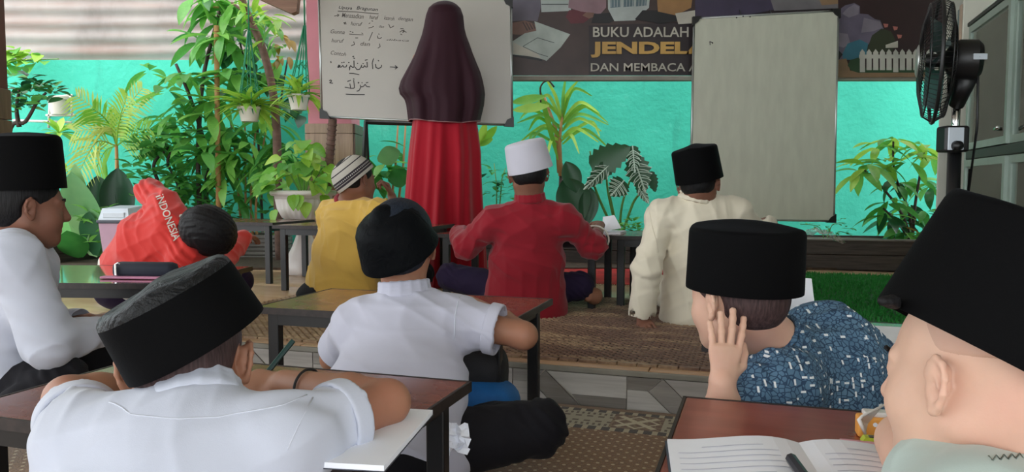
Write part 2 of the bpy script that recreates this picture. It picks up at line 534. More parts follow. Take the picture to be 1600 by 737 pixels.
# red fringed rug in front of the planter
M['red_rug'] = plain('red_rug_pile', srgb(170, 26, 24), .8, var=.35, scale=9, bump=.3, bscale=300)
M['fringe'] = plain('cream_fringe', srgb(200, 178, 150), .9)
rug = thing('red_rug', 'red rug with a pale fringe lying on the tiles before the whiteboards', 'rug', (.38, 4.72, PZ), ROOM)
rb = MB(); rb.box((0, 0, .004), (1.5, .80, .008), bev=.003); rb.build('pile', M['red_rug'], rug)
fr = MB()
for s in (-1, 1):
    for k in range(150):
        x = -.75 + k * .01; dx = random.uniform(-.006, .006)
        fr.tube([(x, s * .40, .004), (x + dx, s * .44, .003)], .0022, 3, False)
o = fr.build('fringe', M['fringe'], rug); tag(o, kind='stuff')

# artificial grass mat
M['turf'] = leaf_mat('plastic_grass', srgb(30, 120, 44), srgb(60, 165, 66), .5, .2)
M['turf_base'] = plain('green_mat_backing', srgb(22, 88, 36), .8, var=.3, scale=80)
gm = thing('grass_mat', 'bright green artificial grass mat lying on the tiles by the planter', 'mat', (1.22, 3.10, PZ), ROOM)
gb = MB(); gb.box((.58, .875, .004), (1.16, 1.75, .008)); gb.build('backing', M['turf_base'], gm)
rng = np.random.RandomState(3)
N = 16000
px = rng.uniform(.0, 1.16, N); py = rng.uniform(0, 1.75, N); an = rng.uniform(0, 6.28, N); ln = rng.uniform(.012, .022, N); lx = rng.normal(0, .006, N); ly = rng.normal(0, .006, N)
c_, s_ = np.cos(an) * .0032, np.sin(an) * .0032
vv = np.zeros((N, 3, 3)); vv[:, 0] = np.stack([px - c_, py - s_, np.full(N, .008)], 1); vv[:, 1] = np.stack([px + c_, py + s_, np.full(N, .008)], 1); vv[:, 2] = np.stack([px + lx, py + ly, .008 + ln], 1)
me = bpy.data.meshes.new('blades'); me.from_pydata(vv.reshape(-1, 3).tolist(), [], [(3 * i, 3 * i + 1, 3 * i + 2) for i in range(N)])
o = link('blades', me, M['turf'], gm); tag(o, kind='stuff')

# ------------------------------------------------------------------ planters along the garden
def planter(name, label, a, b, depth, z0, z1, mat, rows, group=None, soil=True):
    """box of horizontal boards, front side from a to b"""
    a = V(a); b = V(b); d = (b - a); L = d.length; ang = math.atan2(d.y, d.x)
    t = thing(name, label, 'planter', (a.x, a.y, z0), ang, group)
    h = (z1 - z0) / rows
    for i in range(rows):
        for (c, s) in (((L / 2, .012, (i + .5) * h), (L, .024, h - .004)), ((L / 2, depth - .012, (i + .5) * h), (L, .024, h - .004)),
                       ((.012, depth / 2, (i + .5) * h), (.024, depth - .052, h - .004)), ((L - .012, depth / 2, (i + .5) * h), (.024, depth - .052, h - .004))):
            m = MB(); m.box(c, s, bev=.003); m.build('board', mat, t)
    if soil:
        m = MB(); m.box((L / 2, depth / 2, (z1 - z0) * .5), (L - .052, depth - .052, (z1 - z0) * .86)); m.build('soil', M['soil'], t)
    return t
cR = at(1420, 425, 1); 
a = on(800, 402, PZ); b = on(1440, 426, PZ)
pl1 = planter('planter_box', 'long low planter of dark wet boards along the teal wall behind the boards', (-.25, 5.53), (2.75, 4.86), .5, PZ, .325, M['dark_plank'], 2)
pr = MB(); pr.box((1.53, -.004, .200), (3.08, .05, .012), bev=.003); pr.build('rim', M['grey_plank'], pl1)
pl2 = planter('planter_box', 'low dark timber planter under the broad pale leaves, left of the lilac bin', (at(40, 400, 5.1).x, 5.1), (at(172, 400, 5.75).x, 5.75), .35, PZ, .27, M['dark_plank'], 2)
pl3 = planter('planter_box', 'grey slatted wooden planter box under the thin bamboo-like stems', (at(362, 380, 5.75).x, 5.75), (at(432, 380, 5.75).x, 5.72), .35, PZ, .31, M['grey_plank'], 6)
# ------------------------------------------------------------------ materials of furniture and props
def mk_desktop(name, c1, c2, rough=.22):
    t = NT(name)
    v = t.coord(scale=(2.2, 16, 16))
    n = t.noise(v, 2.0, 5, .6, .5)
    t.base(t.ramp(n, [(.3, c1), (.7, c2)]))
    r = t.ramp(t.noise(t.coord(), 7, 4), [(.3, (rough - .05,) * 3), (.7, (rough + .09,) * 3)])
    t.l(r, t.b.inputs['Roughness'])
    t.set(Coat_Weight=.35, Coat_Roughness=.16)
    return t.m
M['desktop'] = mk_desktop('varnished_desktop', srgb(112, 62, 48), srgb(142, 84, 64))
M['desktop_red'] = mk_desktop('red_brown_desktop', srgb(124, 54, 44), srgb(146, 70, 56), .3)
M['edge_tape'] = plain('dark_worn_edge', srgb(40, 30, 28), .5, var=.4, scale=60)
M['board_white'] = plain('whiteboard_enamel', srgb(176, 172, 164), .28, var=.04, scale=3)
M['board_old'] = plain('old_whiteboard_enamel', srgb(200, 202, 186), .5, var=.06, scale=5, stretch=(4, 1, 1))
M['alu'] = plain('aluminium', srgb(176, 180, 178), .35, .8, var=.06)
M['black_plastic'] = plain('black_plastic', srgb(22, 22, 24), .4, var=.1)
M['ink'] = plain('black_marker_ink', srgb(40, 38, 40), .6)
M['ink_pale'] = plain('worn_marker_ink', srgb(96, 90, 86), .6)
M['paper'] = plain('white_paper', srgb(238, 240, 248), .8, var=.02)
M['print_grey'] = plain('printed_text_grey', srgb(188, 190, 206), .8)
M['white_plastic'] = plain('white_plastic', srgb(226, 220, 216), .4, var=.04)
M['lilac'] = plain('lilac_plastic', srgb(176, 140, 160), .4, var=.05)
M['lid_white'] = plain('pale_grey_lid', srgb(196, 204, 214), .25, var=.05)
M['dark_rim'] = plain('dark_slate_rim', srgb(54, 58, 70), .4)
M['chrome'] = plain('chrome', (.8, .8, .8), .15, 1.0)

# ------------------------------------------------------------------ low folding desks
def make_desk(label, corner, L=.75, W=.42, H=.335, z0=0.0, mat='desktop', group='low folding desks', ang=ROOM, notch=False):
    """corner = far right corner of the top"""
    c = V(corner); ux = V((math.cos(ang), math.sin(ang), 0)); vy = V((-math.sin(ang), math.cos(ang), 0))
    ctr = c - ux * L / 2 - vy * W / 2
    t = thing('low_desk', label, 'desk', (ctr.x, ctr.y, z0), ang, group)
    m = MB(); m.box((0, 0, H - .008), (L - .006, W - .006, .015), bev=.003); m.build('desk_top', M[mat], t)
    e = MB()
    for s in (-1, 1):
        e.box((0, s * (W / 2 - .001), H - .009), (L + .003, .005, .018)); e.box((s * (L / 2 - .001), 0, H - .009), (.005, W, .018))
    e.build('edge_band', M['edge_tape'], t)
    a = MB()
    for s in (-1, 1):
        a.box((0, s * (W / 2 - .03), H - .034), (L - .08, .024, .034)); a.box((s * (L / 2 - .05), 0, H - .034), (.024, W - .06, .034))
    a.build('apron', M['black_metal'], t)
    for sx in (-1, 1):
        for sy in (-1, 1):
            l = MB(); l.box((sx * (L / 2 - .05), sy * (W / 2 - .03), (H - .017) / 2), (.034, .026, H - .017), bev=.003); l.build('leg', M['black_metal'], t)
    return t
desk_front = make_desk('brown low desk under the arms of the front boy in white', (-.072, 1.32, 0), L=.69, W=.41)
desk_mid = make_desk('brown low desk in front of the boy with the round velvet cap', (.122, 2.30, 0), L=.76, W=.41)
desk_right = make_desk('red-brown low desk with the open book and pencil things', None or (.279 + .9 * math.cos(ROOM), 1.225 + .9 * math.sin(ROOM), 0), L=.9, W=.46, mat='desktop_red')
M['desktop_gloss'] = mk_desktop('glossy_desktop', srgb(112, 66, 52), srgb(138, 86, 66), .1); M['desktop_gloss'].node_tree.nodes['Principled BSDF'].inputs['Coat Weight'].default_value = 1.0; M['desktop_gloss'].node_tree.nodes['Principled BSDF'].inputs['Coat Roughness'].default_value = .06
desk_mint = make_desk('glossy low desk beside the left boy, carrying the navy pencil case', (-1.02, 3.0, 0), L=.85, W=.55, H=.36, ang=math.radians(-4), mat='desktop_gloss')
desk_red = make_desk('low desk in front of the boy in the dark red shirt', at(968, 358, 3.78) * 1 - V((0, 0, 0)), L=.80, W=.44, H=.325, z0=PZ)
desk_yellow = make_desk('low desk in front of the boy in yellow', (-.31, 4.12, PZ), L=.86, W=.40, H=.345, z0=PZ)
desk_flag = make_desk('low desk behind the slumped boy in the red jacket', (-1.20, 4.66, PZ), L=1.02, W=.42, H=.345, z0=PZ)
desk_cream = make_desk('low desk on which the boy in cream rests his right hand', (1.33, 3.62, PZ), L=.8, W=.42, H=.325, z0=PZ)
desk_batik = make_desk('low desk hidden behind the boy in the blue patterned shirt', (1.22, 1.80, 0), L=.72, W=.40)

# ------------------------------------------------------------------ ribbon writing helpers
def ribbon(mb, pts, w, f):
    """flat stroke through photo-frame points, f maps them onto the board's face"""
    P = [f(*p) for p in pts]
    for a, b in zip(P[:-1], P[1:]):
        d = b - a
        if d.length < 1e-6: continue
        n = V((-d.z, 0, d.x)).normalized() * w / 2
        e = d.normalized() * w * .3
        k = len(mb.v)
        mb.add([a - n - e, b - n + e, b + n + e, a + n - e], [(0, 1, 2, 3)])
def text_mesh(s, bold=0.0, shear=0.0):
    cu = bpy.data.curves.new('lettering', 'FONT'); cu.body = s; cu.offset = bold; cu.shear = shear; cu.resolution_u = 3
    o = bpy.data.objects.new('lettering', cu); COL.objects.link(o)
    bpy.context.view_layer.update()
    me = bpy.data.meshes.new_from_object(o)
    bpy.data.objects.remove(o)
    return me
def put_text(name, s, mat, parent, o3, ux, uz, w, h, bold=0.0, shear=0.0, lift=.0015, origin=None):
    """text fitted in the parallelogram o3 + a*ux*w + b*uz*h, facing -y like"""
    me = text_mesh(s, bold, shear)
    co = np.array([v.co for v in me.vertices]); mn = co.min(0); mx = co.max(0)
    nrm = V(ux).cross(V(uz)).normalized()
    for v in me.vertices:
        a = (v.co.x - mn[0]) / (mx[0] - mn[0]) * w; b = (v.co.y - mn[1]) / (mx[1] - mn[1]) * h
        v.co = V(o3) + V(ux) * a + V(uz) * b + nrm * lift - (V(origin) if origin else V())
    me.materials.clear(); me.update()
    return link(name, me, mat, parent)

# ------------------------------------------------------------------ whiteboard with handwriting, on a black stand
YA = 4.75
wa = [at(498, -14, YA), at(503, 182, YA), at(800, 195, YA), at(798, -1, YA)]
root = thing('whiteboard', 'whiteboard with handwritten lesson, standing before the pink pillar behind the teacher', 'whiteboard', ((wa[1] + wa[2]) / 2))
O = V(root.location)
m = MB(); m.prism([(p.x, p.z) for p in wa], .018, Matrix.Translation((0, YA, 0))); m.build('panel', M['board_white'], root, origin=O)
fm = MB()
for i in range(4):
    p, q = wa[i], wa[(i + 1) % 4]
    fm.tube([p + V((0, .004, 0)), q + V((0, .004, 0))], .0085, 6)
fm.build('frame', M['alu'], root, origin=O, smooth=True)
for i in range(4):
    p = wa[i]; d1 = (wa[(i + 1) % 4] - p).normalized(); d2 = (wa[i - 1] - p).normalized()
    c = MB(); c.prism([((p + d).x, (p + d).z) for d in (-d1 * .012 - d2 * .012, d1 * .05 - d2 * .012, d1 * .03 + d2 * .03, d2 * .05 - d1 * .012)], .03, Matrix.Translation((0, YA - .010, 0)))
    c.build('corner', M['black_plastic'], root, origin=O)
fA = lambda x, y: at(x, y, YA - .0012)
cA = lambda cx, cy: (500 + cx / 9.2125, cy / 9.2125)
cB = lambda cx, cy: (500 + cx / 9.2125, 70 + cy / 9.2125)
ink = MB()
for st in ([(250, 320), (270, 325), (290, 300), (270, 290), (262, 310), (300, 322), (330, 298), (342, 320), (375, 318), (386, 290)],
           [(420, 332), (440, 300), (456, 312), (470, 327), (490, 320), (488, 230)], [(430, 330), (425, 362)], [(480, 190), (500, 195)], [(470, 170), (488, 165)],
           [(505, 320), (530, 355), (565, 355), (590, 320), (600, 290)], [(590, 320), (622, 326), (642, 300), (660, 320), (682, 318), (676, 250)], [(650, 222), (682, 215)],
           [(770, 200), (752, 262), (760, 346)], [(798, 280), (805, 325), (842, 342), (880, 322), (887, 293)],
           [(1010, 318), (1110, 325)], [(1082, 300), (1114, 325), (1082, 348)], [(425, 410), (482, 412), (562, 430)], [(154, 238), (158, 258)],
           [(135, 515), (155, 505), (166, 520), (140, 546), (182, 553)],
           [(360, 610), (400, 616), (442, 626), (430, 560)], [(442, 626), (482, 626), (496, 616), (485, 510)], [(396, 526), (442, 510)], [(480, 488), (492, 494)],
           [(530, 666), (560, 660), (586, 610), (580, 580)], [(586, 606), (622, 600), (650, 570), (672, 600), (716, 605)], [(664, 546), (692, 540)], [(375, 710), (500, 716), (640, 716)],
           [(312, 258), (320, 254)], [(340, 252), (349, 250)], [(410, 255), (420, 255)], [(616, 270), (626, 272)], [(540, 262), (542, 270)], [(600, 545), (610, 545)], [(838, 226), (847, 232)], [(548, 540), (560, 550)], [(550, 552), (560, 540)]):
    ribbon(ink, [cB(*p) for p in st], .0052, fA)
ink.build('arabic_writing', M['ink'], root, origin=O, fixn=False)
ink = MB()
for st in ([(755, 465), (705, 582)], [(825, 515), (830, 545), (860, 556), (886, 540)], [(844, 488), (852, 493)], [(485, 600), (496, 640), (450, 656)], [(855, 630), (866, 670), (835, 692)],
           [(990, 350), (1012, 402), (1062, 375)], [(1150, 462), (1180, 440), (1212, 434), (1190, 466), (1220, 452)], [(1206, 448), (1242, 464)], [(1160, 490), (1180, 500)], [(1160, 412), (1200, 414)],
           [(425, 490), (500, 496), (622, 502)], [(432, 452), (446, 458)], [(462, 462), (478, 465)], [(598, 474), (615, 484)], [(510, 545), (545, 545)], [(705, 340), (720, 330)], [(745, 300), (760, 306)],
           [(260, 160), (520, 172), (840, 200)], [(208, 230), (262, 222)], [(250, 205), (272, 216), (254, 236)], [(340, 330), (372, 322), (350, 346), (380, 345)],
           [(770, 380), (740, 396), (700, 404)]):
    ribbon(ink, [cA(*p) for p in st], .0046, fA)
ink.build('pen_strokes', M['ink_pale'], root, origin=O, fixn=False)
def hand_line(s, x0, y0, x1, y1, hpx, mat='ink_pale', bold=.004):
    a = at(x0, y0, YA); b = at(x1, y1, YA); u = b - a; w = u.length; u.normalize()
    hh = hpx / 1200 * YA
    put_text('handwriting', s, M[mat], root, a, u, V((-u.z, 0, u.x)), w, hh, bold, .25, lift=.0012, origin=O)
hand_line('Upaya', 529.5, 15.5, 550, 16.5, 6, 'ink'); hand_line('Bragunan', 557, 16.5, 590, 19.5, 7, 'ink')
hand_line('Menasadkan', 534, 27, 568, 29.5, 7.0); hand_line('huruf', 577, 29.5, 591, 31, 6.5); hand_line('kasroh', 600, 30.5, 616, 32.5, 6); hand_line('dengan', 622, 33, 645, 35, 7)
hand_line('huruf', 548, 39.5, 566, 41, 6); hand_line('dan', 592, 43, 600, 44, 4)
hand_line('Gunna', 516.5, 52, 538.5, 53.5, 6); hand_line('huruf', 518, 66, 537.5, 67, 6); hand_line('dan', 563, 71, 578, 72, 6)
hand_line('dibaca', 604, 63.5, 639, 65, 3); hand_line('Contoh', 516.5, 85, 540.5, 88, 6)
# black metal stand carrying it
st = thing('board_stand', 'black metal stand holding up the whiteboard behind the teacher', 'stand', (at(600, 300, YA + .06).x, YA + .06, PZ))
O = V(st.location)
Y2 = YA + .05
tl, tr = at(572, 189, Y2), at(700, 193, Y2)
def sq(mb, a, b, w=.014): mb.tube([a, b], w, 4)
b = MB(); sq(b, tl + V((0, 0, -.005)), tr + V((0, 0, -.005)), .016); b.build('top_bar', M['black_metal'], st, origin=O)
for (p, q) in ((tl, V((at(560, 250, Y2).x, Y2 - .1, PZ))), (tr, V((at(706, 250, Y2).x, Y2 - .1, PZ)))):
    b = MB(); sq(b, p, q); b.build('leg', M['black_metal'], st, origin=O)
for (p, q) in ((tl, V((tl.x - .02, Y2 + .30, PZ))), (tr, V((tr.x, Y2 + .30, PZ)))):
    b = MB(); sq(b, p, q, .010); b.build('rear_leg', M['black_metal'], st, origin=O)
b = MB(); a_ = tl.lerp(V((at(560, 250, Y2).x, Y2 - .1, PZ)), .0); 
for xx in (tl.x, tr.x): sq(b, V((xx, Y2 + .005, tl.z - .01)), V((xx, Y2 + .005, 1.75)), .012)
b.build('upright', M['black_metal'], st, origin=O)

# ------------------------------------------------------------------ second, blank whiteboard hung from the beam
YB = 4.93
wb_ = [at(1085, 29, YB), at(1078, 341, YB), at(1303, 345, YB), at(1310, 17, YB)]
root = thing('whiteboard', 'blank stained whiteboard hung upright in front of the banner, behind the boy in cream', 'whiteboard', ((wb_[0] + wb_[3]) / 2))
O = V(root.location)
m = MB(); m.prism([(p.x, p.z) for p in wb_], .018, Matrix.Translation((0, YB, 0))); m.build('panel', M['board_old'], root, origin=O)
fm = MB()
for i in range(4): fm.tube([wb_[i] + V((0, .004, 0)), wb_[(i + 1) % 4] + V((0, .004, 0))], .008, 6)
fm.build('frame', M['alu'], root, origin=O, smooth=True)
for i in range(4):
    p = wb_[i]; d1 = (wb_[(i + 1) % 4] - p).normalized(); d2 = (wb_[i - 1] - p).normalized()
    c = MB(); c.prism([((p + d).x, (p + d).z) for d in (-d1 * .012 - d2 * .012, d1 * .045 - d2 * .012, d1 * .022 + d2 * .022, d2 * .045 - d1 * .012)], .03, Matrix.Translation((0, YB - .010, 0)))
    c.build('corner', M['black_plastic'], root, origin=O)
for px_ in (1162, 1210):
    c = MB(); p = at(px_, 26, YB); c.tube([p + V((0, .02, -.02)), p + V((0, .05, .02)), V((p.x, BY - .03, p.z + .06))], .004, 6); c.build('hook', M['black_metal'], root, origin=O)
ink = MB(); fB = lambda x, y: at(x, y, YB - .0012)
for s in ([(1109, 65), (1109.5, 70)], [(1109, 65), (1112, 66), (1113.5, 68)], [(1112.5, 66), (1114, 67)]): ribbon(ink, s, .005, fB)
ink.build('pen_mark', M['ink'], root, origin=O, fixn=False)
for q in ((1151, 27.5), (1161, 25.5), (1172, 26)):
    c = MB(); p = at(q[0], q[1], YB - .002); c.lathe([(0, 0), (.005, 0), (.004, .003), (0, .004)], 8, Matrix.Translation(p) @ Matrix.Rotation(math.pi / 2, 4, 'X')); c.build('screw', M['black_plastic'], root, origin=O)

# ------------------------------------------------------------------ printed banner under the roof edge
zt = 2.35
root = thing('banner', 'large dark printed banner about books hanging along the roof edge behind the whiteboards', 'banner', ((bw[0] + bw[1]) / 2, BY, zb))
O = V(root.location)
pm = lambda n, c: M.setdefault(n, plain('print_' + n, c, .45, var=.18, scale=7))
pm('banner_dark', srgb(46, 36, 40)); pm('banner_table', srgb(66, 50, 48)); pm('banner_cream', srgb(186, 182, 170)); pm('banner_gold', srgb(196, 156, 84))
pm('banner_page', srgb(172, 182, 176)); pm('banner_skin', srgb(120, 86, 74)); pm('banner_batik', srgb(96, 90, 104)); pm('banner_maroon', srgb(92, 34, 44)); pm('banner_rose', srgb(140, 110, 118))
pm('banner_shelf', srgb(168, 176, 174)); pm('banner_books', srgb(92, 112, 120)); pm('banner_ochre', srgb(150, 112, 70)); pm('banner_black', srgb(24, 24, 28)); pm('banner_purple', srgb(62, 54, 78)); pm('banner_cloud', srgb(128, 120, 134)); pm('banner_cloud2', srgb(100, 92, 112))
pm('banner_blue', srgb(54, 110, 130)); pm('banner_bush', srgb(46, 52, 34)); pm('banner_fence', srgb(186, 184, 176)); pm('banner_green', srgb(42, 70, 44)); pm('banner_sand', srgb(136, 108, 82)); pm('banner_night', srgb(44, 22, 26)); pm('banner_grey', srgb(110, 106, 110)); pm('banner_pink', srgb(170, 104, 96)); pm('banner_line', srgb(70, 76, 76))
m = MB(); m.box(((bw[0] + bw[1]) / 2, BY - .004, (zb + zt) / 2), (bw[1] - bw[0], .004, zt - zb)); m.build('banner_sheet', M['banner_dark'], root, origin=O)
layer = [0]
def pr_(poly, mat, name='print'):
    layer[0] += 1
    y = BY - .0075 - .00022 * layer[0]
    P = [at(x, yy, y) for x, yy in poly]
    b = MB(); b.prism([(p.x, p.z) for p in P], .0002, Matrix.Translation((0, y, 0)))
    return b.build(name, M[mat], root, origin=O)
def px7(l): return [(780 + x / 5.0, y / 5.0) for x, y in l]
def px8(l): return [(1080 + x / 4.706, y / 4.706) for x, y in l]
pr_(px7([(90, 590), (90, -250), (1530, -250), (1530, 170), (700, 200), (700, 590)]), 'banner_table')
pr_(px7([(310, -200), (560, -200), (560, 85), (330, 95)]), 'banner_shelf')
pr_(px7([(330, 30), (540, 30), (540, 38), (330, 38)]), 'banner_line')
pr_(px7([(60, -250), (300, -250), (325, 60), (300, 165), (200, 160), (95, 165)]), 'banner_batik')
pr_(px7([(95, 180), (200, 160), (285, 190), (290, 240), (240, 262), (150, 272), (95, 265)]), 'banner_skin')
for k in range(4): pr_(px7([(180 + k * 26, 172 + k * 4), (188 + k * 26, 172 + k * 4), (226 + k * 20, 236 - k * 5), (216 + k * 20, 240 - k * 5)]), 'banner_table')
pr_(px7([(100, 325), (200, 260), (290, 240), (275, 165), (555, 268), (480, 370), (370, 475), (330, 460), (240, 440), (100, 425)]), 'banner_page')
pr_(px7([(100, 425), (240, 440), (330, 460), (340, 478), (240, 462), (100, 440)]), 'banner_black')
for a, b in (((185, 360), (300, 292)), ((300, 292), (430, 332)), ((185, 360), (300, 415)), ((300, 415), (380, 440))):
    pr_(px7([a, b, (b[0], b[1] + 5), (a[0], a[1] + 5)]), 'banner_line')
pr_(px7([(110, 330), (180, 365), (300, 420), (330, 455), (110, 420)]), 'banner_cream')
pr_(px7([(520, 130), (545, 80), (640, 70), (720, 90), (740, 120), (660, 180), (560, 185)]), 'banner_maroon')
pr_(px7([(560, -200), (840, -200), (835, 60), (790, 110), (640, 90), (540, 60)]), 'banner_rose')
pr_(px7([(650, 120), (680, 95), (740, 100), (745, 130), (700, 145)]), 'banner_skin')
pr_(px7([(740, 110), (860, 100), (930, 150), (860, 180), (720, 180)]), 'banner_black')
pr_(px7([(845, -200), (1190, -200), (1170, 60), (1060, 160), (900, 165), (850, 70)]), 'banner_shelf')
for k in range(3): pr_(px7([(865 + k * 105, -200), (955 + k * 105, -200), (950 + k * 100, 55 - k * 6), (868 + k * 100, 62 - k * 6)]), 'banner_books')
for k in range(12): pr_(px7([(872 + k * 25, -150), (878 + k * 25, -150), (876 + k * 24, 56 - k), (872 + k * 24, 56 - k)]), 'banner_shelf')
pr_(px7([(1060, 150), (1120, 80), (1240, 80), (1370, 110), (1410, 160), (1260, 185)]), 'banner_black')
pr_(px7([(1220, -200), (1530, -200), (1500, 60), (1380, 120), (1240, 90)]), 'banner_ochre')
pr_(px7([(1375, 105), (1530, 80), (1530, 180), (1400, 190)]), 'banner_cream')
pr_(px7([(1530, -200), (1700, -200), (1700, 140), (1530, 180)]), 'banner_purple')
# right half: grey figure, dark red sky, smoke, fence
pr_(px8([(60, -300), (560, -300), (620, 70), (300, 130), (40, 180)]), 'banner_purple')
pr_(px8([(520, -200), (1100, -300), (1100, 60), (610, 80)]), 'banner_grey')
pr_(px8([(860, -200), (1180, -300), (1160, 20), (960, 40)]), 'banner_sand')
pr_(px8([(1080, -300), (2600, -300), (2600, 545), (1080, 545)]), 'banner_night')
pr_(px8([(1085, 75), (1130, 40), (1200, 22), (1240, 45), (1240, 100), (1300, 105), (1350, 140), (1390, 150), (1415, 210), (1360, 260), (1300, 330), (1240, 420), (1085, 440)]), 'banner_cloud2')
pr_(px8([(1150, 60), (1200, 30), (1235, 50), (1230, 105), (1160, 130), (1110, 100)]), 'banner_cloud')
pr_(px8([(1270, 130), (1330, 145), (1390, 160), (1405, 205), (1340, 230), (1250, 240)]), 'banner_cloud')
pr_(px8([(1085, 240), (1150, 250), (1170, 320), (1120, 350), (1085, 340)]), 'banner_cloud')
pr_(px8([(1110, 400), (1150, 320), (1240, 290), (1300, 320), (1290, 400), (1200, 440), (1120, 440)]), 'banner_blue')
pr_(px8([(1290, 370), (1330, 260), (1400, 210), (1470, 230), (1500, 290), (1480, 380), (1300, 400)]), 'banner_bush')
pr_(px8([(1430, 330), (1520, 300), (1520, 350), (1430, 352)]), 'banner_cream')
for q in ((1430, 185), (1500, 205), (1530, 265)): pr_(px8([(q[0] - 18, q[1] - 12), (q[0] + 20, q[1] - 8), (q[0] + 14, q[1] + 14), (q[0] - 8, q[1] + 18)]), 'banner_pink')
pr_(px8([(1085, 370), (1115, 400), (1085, 440)]), 'banner_black')
pr_(px8([(1080, 440), (1140, 430), (1170, 520), (2600, 520), (2600, 560), (1080, 570)]), 'banner_sand')
pr_(px8([(1150, 480), (1170, 440), (1240, 420), (1260, 500), (2600, 490), (2600, 532), (1230, 535), (1180, 520)]), 'banner_green')
for k in range(12):
    x = 1240 + k * 49
    pr_(px8([(x, 385), (x + 18, 360), (x + 38, 385), (x + 38, 530 if k in (0, 5, 10) else 515), (x, 530 if k in (0, 5, 10) else 515)]), 'banner_fence', 'fence_print')
pr_(px8([(1235, 402), (1830, 400), (1830, 428), (1235, 430)]), 'banner_fence', 'fence_print')
def ban_text(s, x0, x1, y0, y1, mat, bold):
    layer[0] += 2
    y = BY - .0075 - .00022 * layer[0]
    a = at(x0, y1, y); b = at(x1, y0, y)
    put_text('lettering', s, M[mat], root, a, V((1, 0, 0)), V((0, 0, 1)), b.x - a.x, b.z - a.z, bold, origin=O, lift=.0006)
ban_text('BUKU ADALAH', 926.5, 1076, 42, 58, 'banner_cream', .012)
ban_text('JENDELA', 923, 1108, 65, 90, 'banner_gold', .045)
ban_text('DAN MEMBACA ADALAH', 923, 1158, 98.5, 111.5, 'banner_cream', .010)

# ------------------------------------------------------------------ pedestal pot
pc = at(474, 298, 4.82)
pot = thing('pedestal_pot', 'large white fluted pot on a flared pedestal in front of the pink pillar', 'pot', (pc.x, pc.y, PZ))
flu = lambda w, z: 1 + .025 * math.cos(w * 26)
r = .178; hz = pc.z - PZ
P = MB(); P.lathe([(.02, hz - .20), (.08, hz - .195), (.13, hz - .165), (.158, hz - .11), (.168, hz - .055), (.170, hz - .03)], 104, None, flute=flu)
P.build('bowl', M['white_plastic'], pot, True)
P = MB(); P.lathe([(.168, hz - .034), (.195, hz - .028), (.204, hz - .014), (.200, hz), (.186, hz + .003), (.178, hz - .01), (.174, hz - .05)], 48); P.build('rim', M['white_plastic'], pot, True)
P = MB(); P.lathe([(0, hz - .06), (.165, hz - .055)], 32); P.build('soil', M['soil'], pot)
P = MB(); P.lathe([(.055, hz - .20), (.06, hz - .215), (.042, hz - .235), (.045, hz - .27), (.075, .17), (.11, .10), (.128, .05), (.130, .0), (0, 0)], 40, flute=lambda w, z: 1 + .02 * math.cos(w * 12)); P.build('pedestal', M['white_plastic'], pot, True)

# ------------------------------------------------------------------ lilac bin with lid
bc = at(194, 345, 5.05)
bn = thing('bin', 'lilac plastic bin with a pale grey lid beside the broad green leaves', 'bin', (bc.x, bc.y, PZ), math.radians(-8))
hh = bc.z - PZ
b = MB(); b.add(*(lambda w0, w1: ([(-w0, -w0, 0), (w0, -w0, 0), (w0, w0, 0), (-w0, w0, 0), (-w1, -w1, hh), (w1, -w1, hh), (w1, w1, hh), (-w1, w1, hh)], [(0, 1, 5, 4), (1, 2, 6, 5), (2, 3, 7, 6), (3, 0, 4, 7), (4, 5, 6, 7), (3, 2, 1, 0)]))(.085, .108)); b.build('bin_body', M['lilac'], bn)
b = MB(); b.box((0, 0, hh), (.235, .235, .022), bev=.006); b.build('bin_rim', M['dark_rim'], bn)
b = MB(); w0, w1 = .108, .090
b.add([(-w0, -w0, hh + .011), (w0, -w0, hh + .011), (w0, w0, hh + .011), (-w0, w0, hh + .011), (-w1, -w1, hh + .085), (w1, -w1, hh + .085), (w1, w1, hh + .10), (-w1, w1, hh + .10)], [(0, 1, 5, 4), (1, 2, 6, 5), (2, 3, 7, 6), (3, 0, 4, 7), (4, 5, 6, 7)])
lid = b.build('lid', M['lid_white'], bn)
b = MB(); b.box((0, -.101, hh + .042), (.15, .016, .035), bev=.004); b.build('flap', M['lid_white'], lid)

# ------------------------------------------------------------------ standing fan
FY = 2.40
fc = at(1463, 95, FY)
fan = thing('standing_fan', 'black standing fan with a wire cage beside the glass cabinet', 'fan', (at(1492, 300, FY + .02).x, FY + .03, PZ))
O = V(fan.location)
ax = V((-.915, .40, .03)).normalized()
m = MB(); RR = .190
m.ring(fc, RR, .006, ax, 48, 6)
for dx, rr in ((.028, .172), (-.030, .172), (.042, .11), (-.044, .11)): m.ring(fc + ax * dx, rr, .0022, ax, 40, 4)
m.build('cage_rim', M['black_metal'], fan, True, O)
m = MB(); u = V((0, 0, 1)); u = (u - ax * u.dot(ax)).normalized(); w_ = ax.cross(u)
for k in range(72):
    t = 2 * math.pi * k / 72; d = u * math.cos(t) + w_ * math.sin(t)
    for s in (1, -1):
        m.tube([fc + ax * s * .050 + d * .045, fc + ax * s * .044 + d * .11, fc + ax * s * .028 + d * .172, fc + d * RR], .0012, 3, False)
m.build('cage_wires', M['black_metal'], fan, True, O)
m = MB(); Mx = Matrix.Translation(fc) @ ax.to_track_quat('Z', 'Y').to_matrix().to_4x4()
m.lathe([(0, .056), (.04, .056), (.05, .052), (.05, .048), (0, .048)], 24, Mx); m.build('badge', M['alu'], fan, True, O)
M['blade'] = plain('smoky_blue_blade', srgb(60, 84, 84), .35)
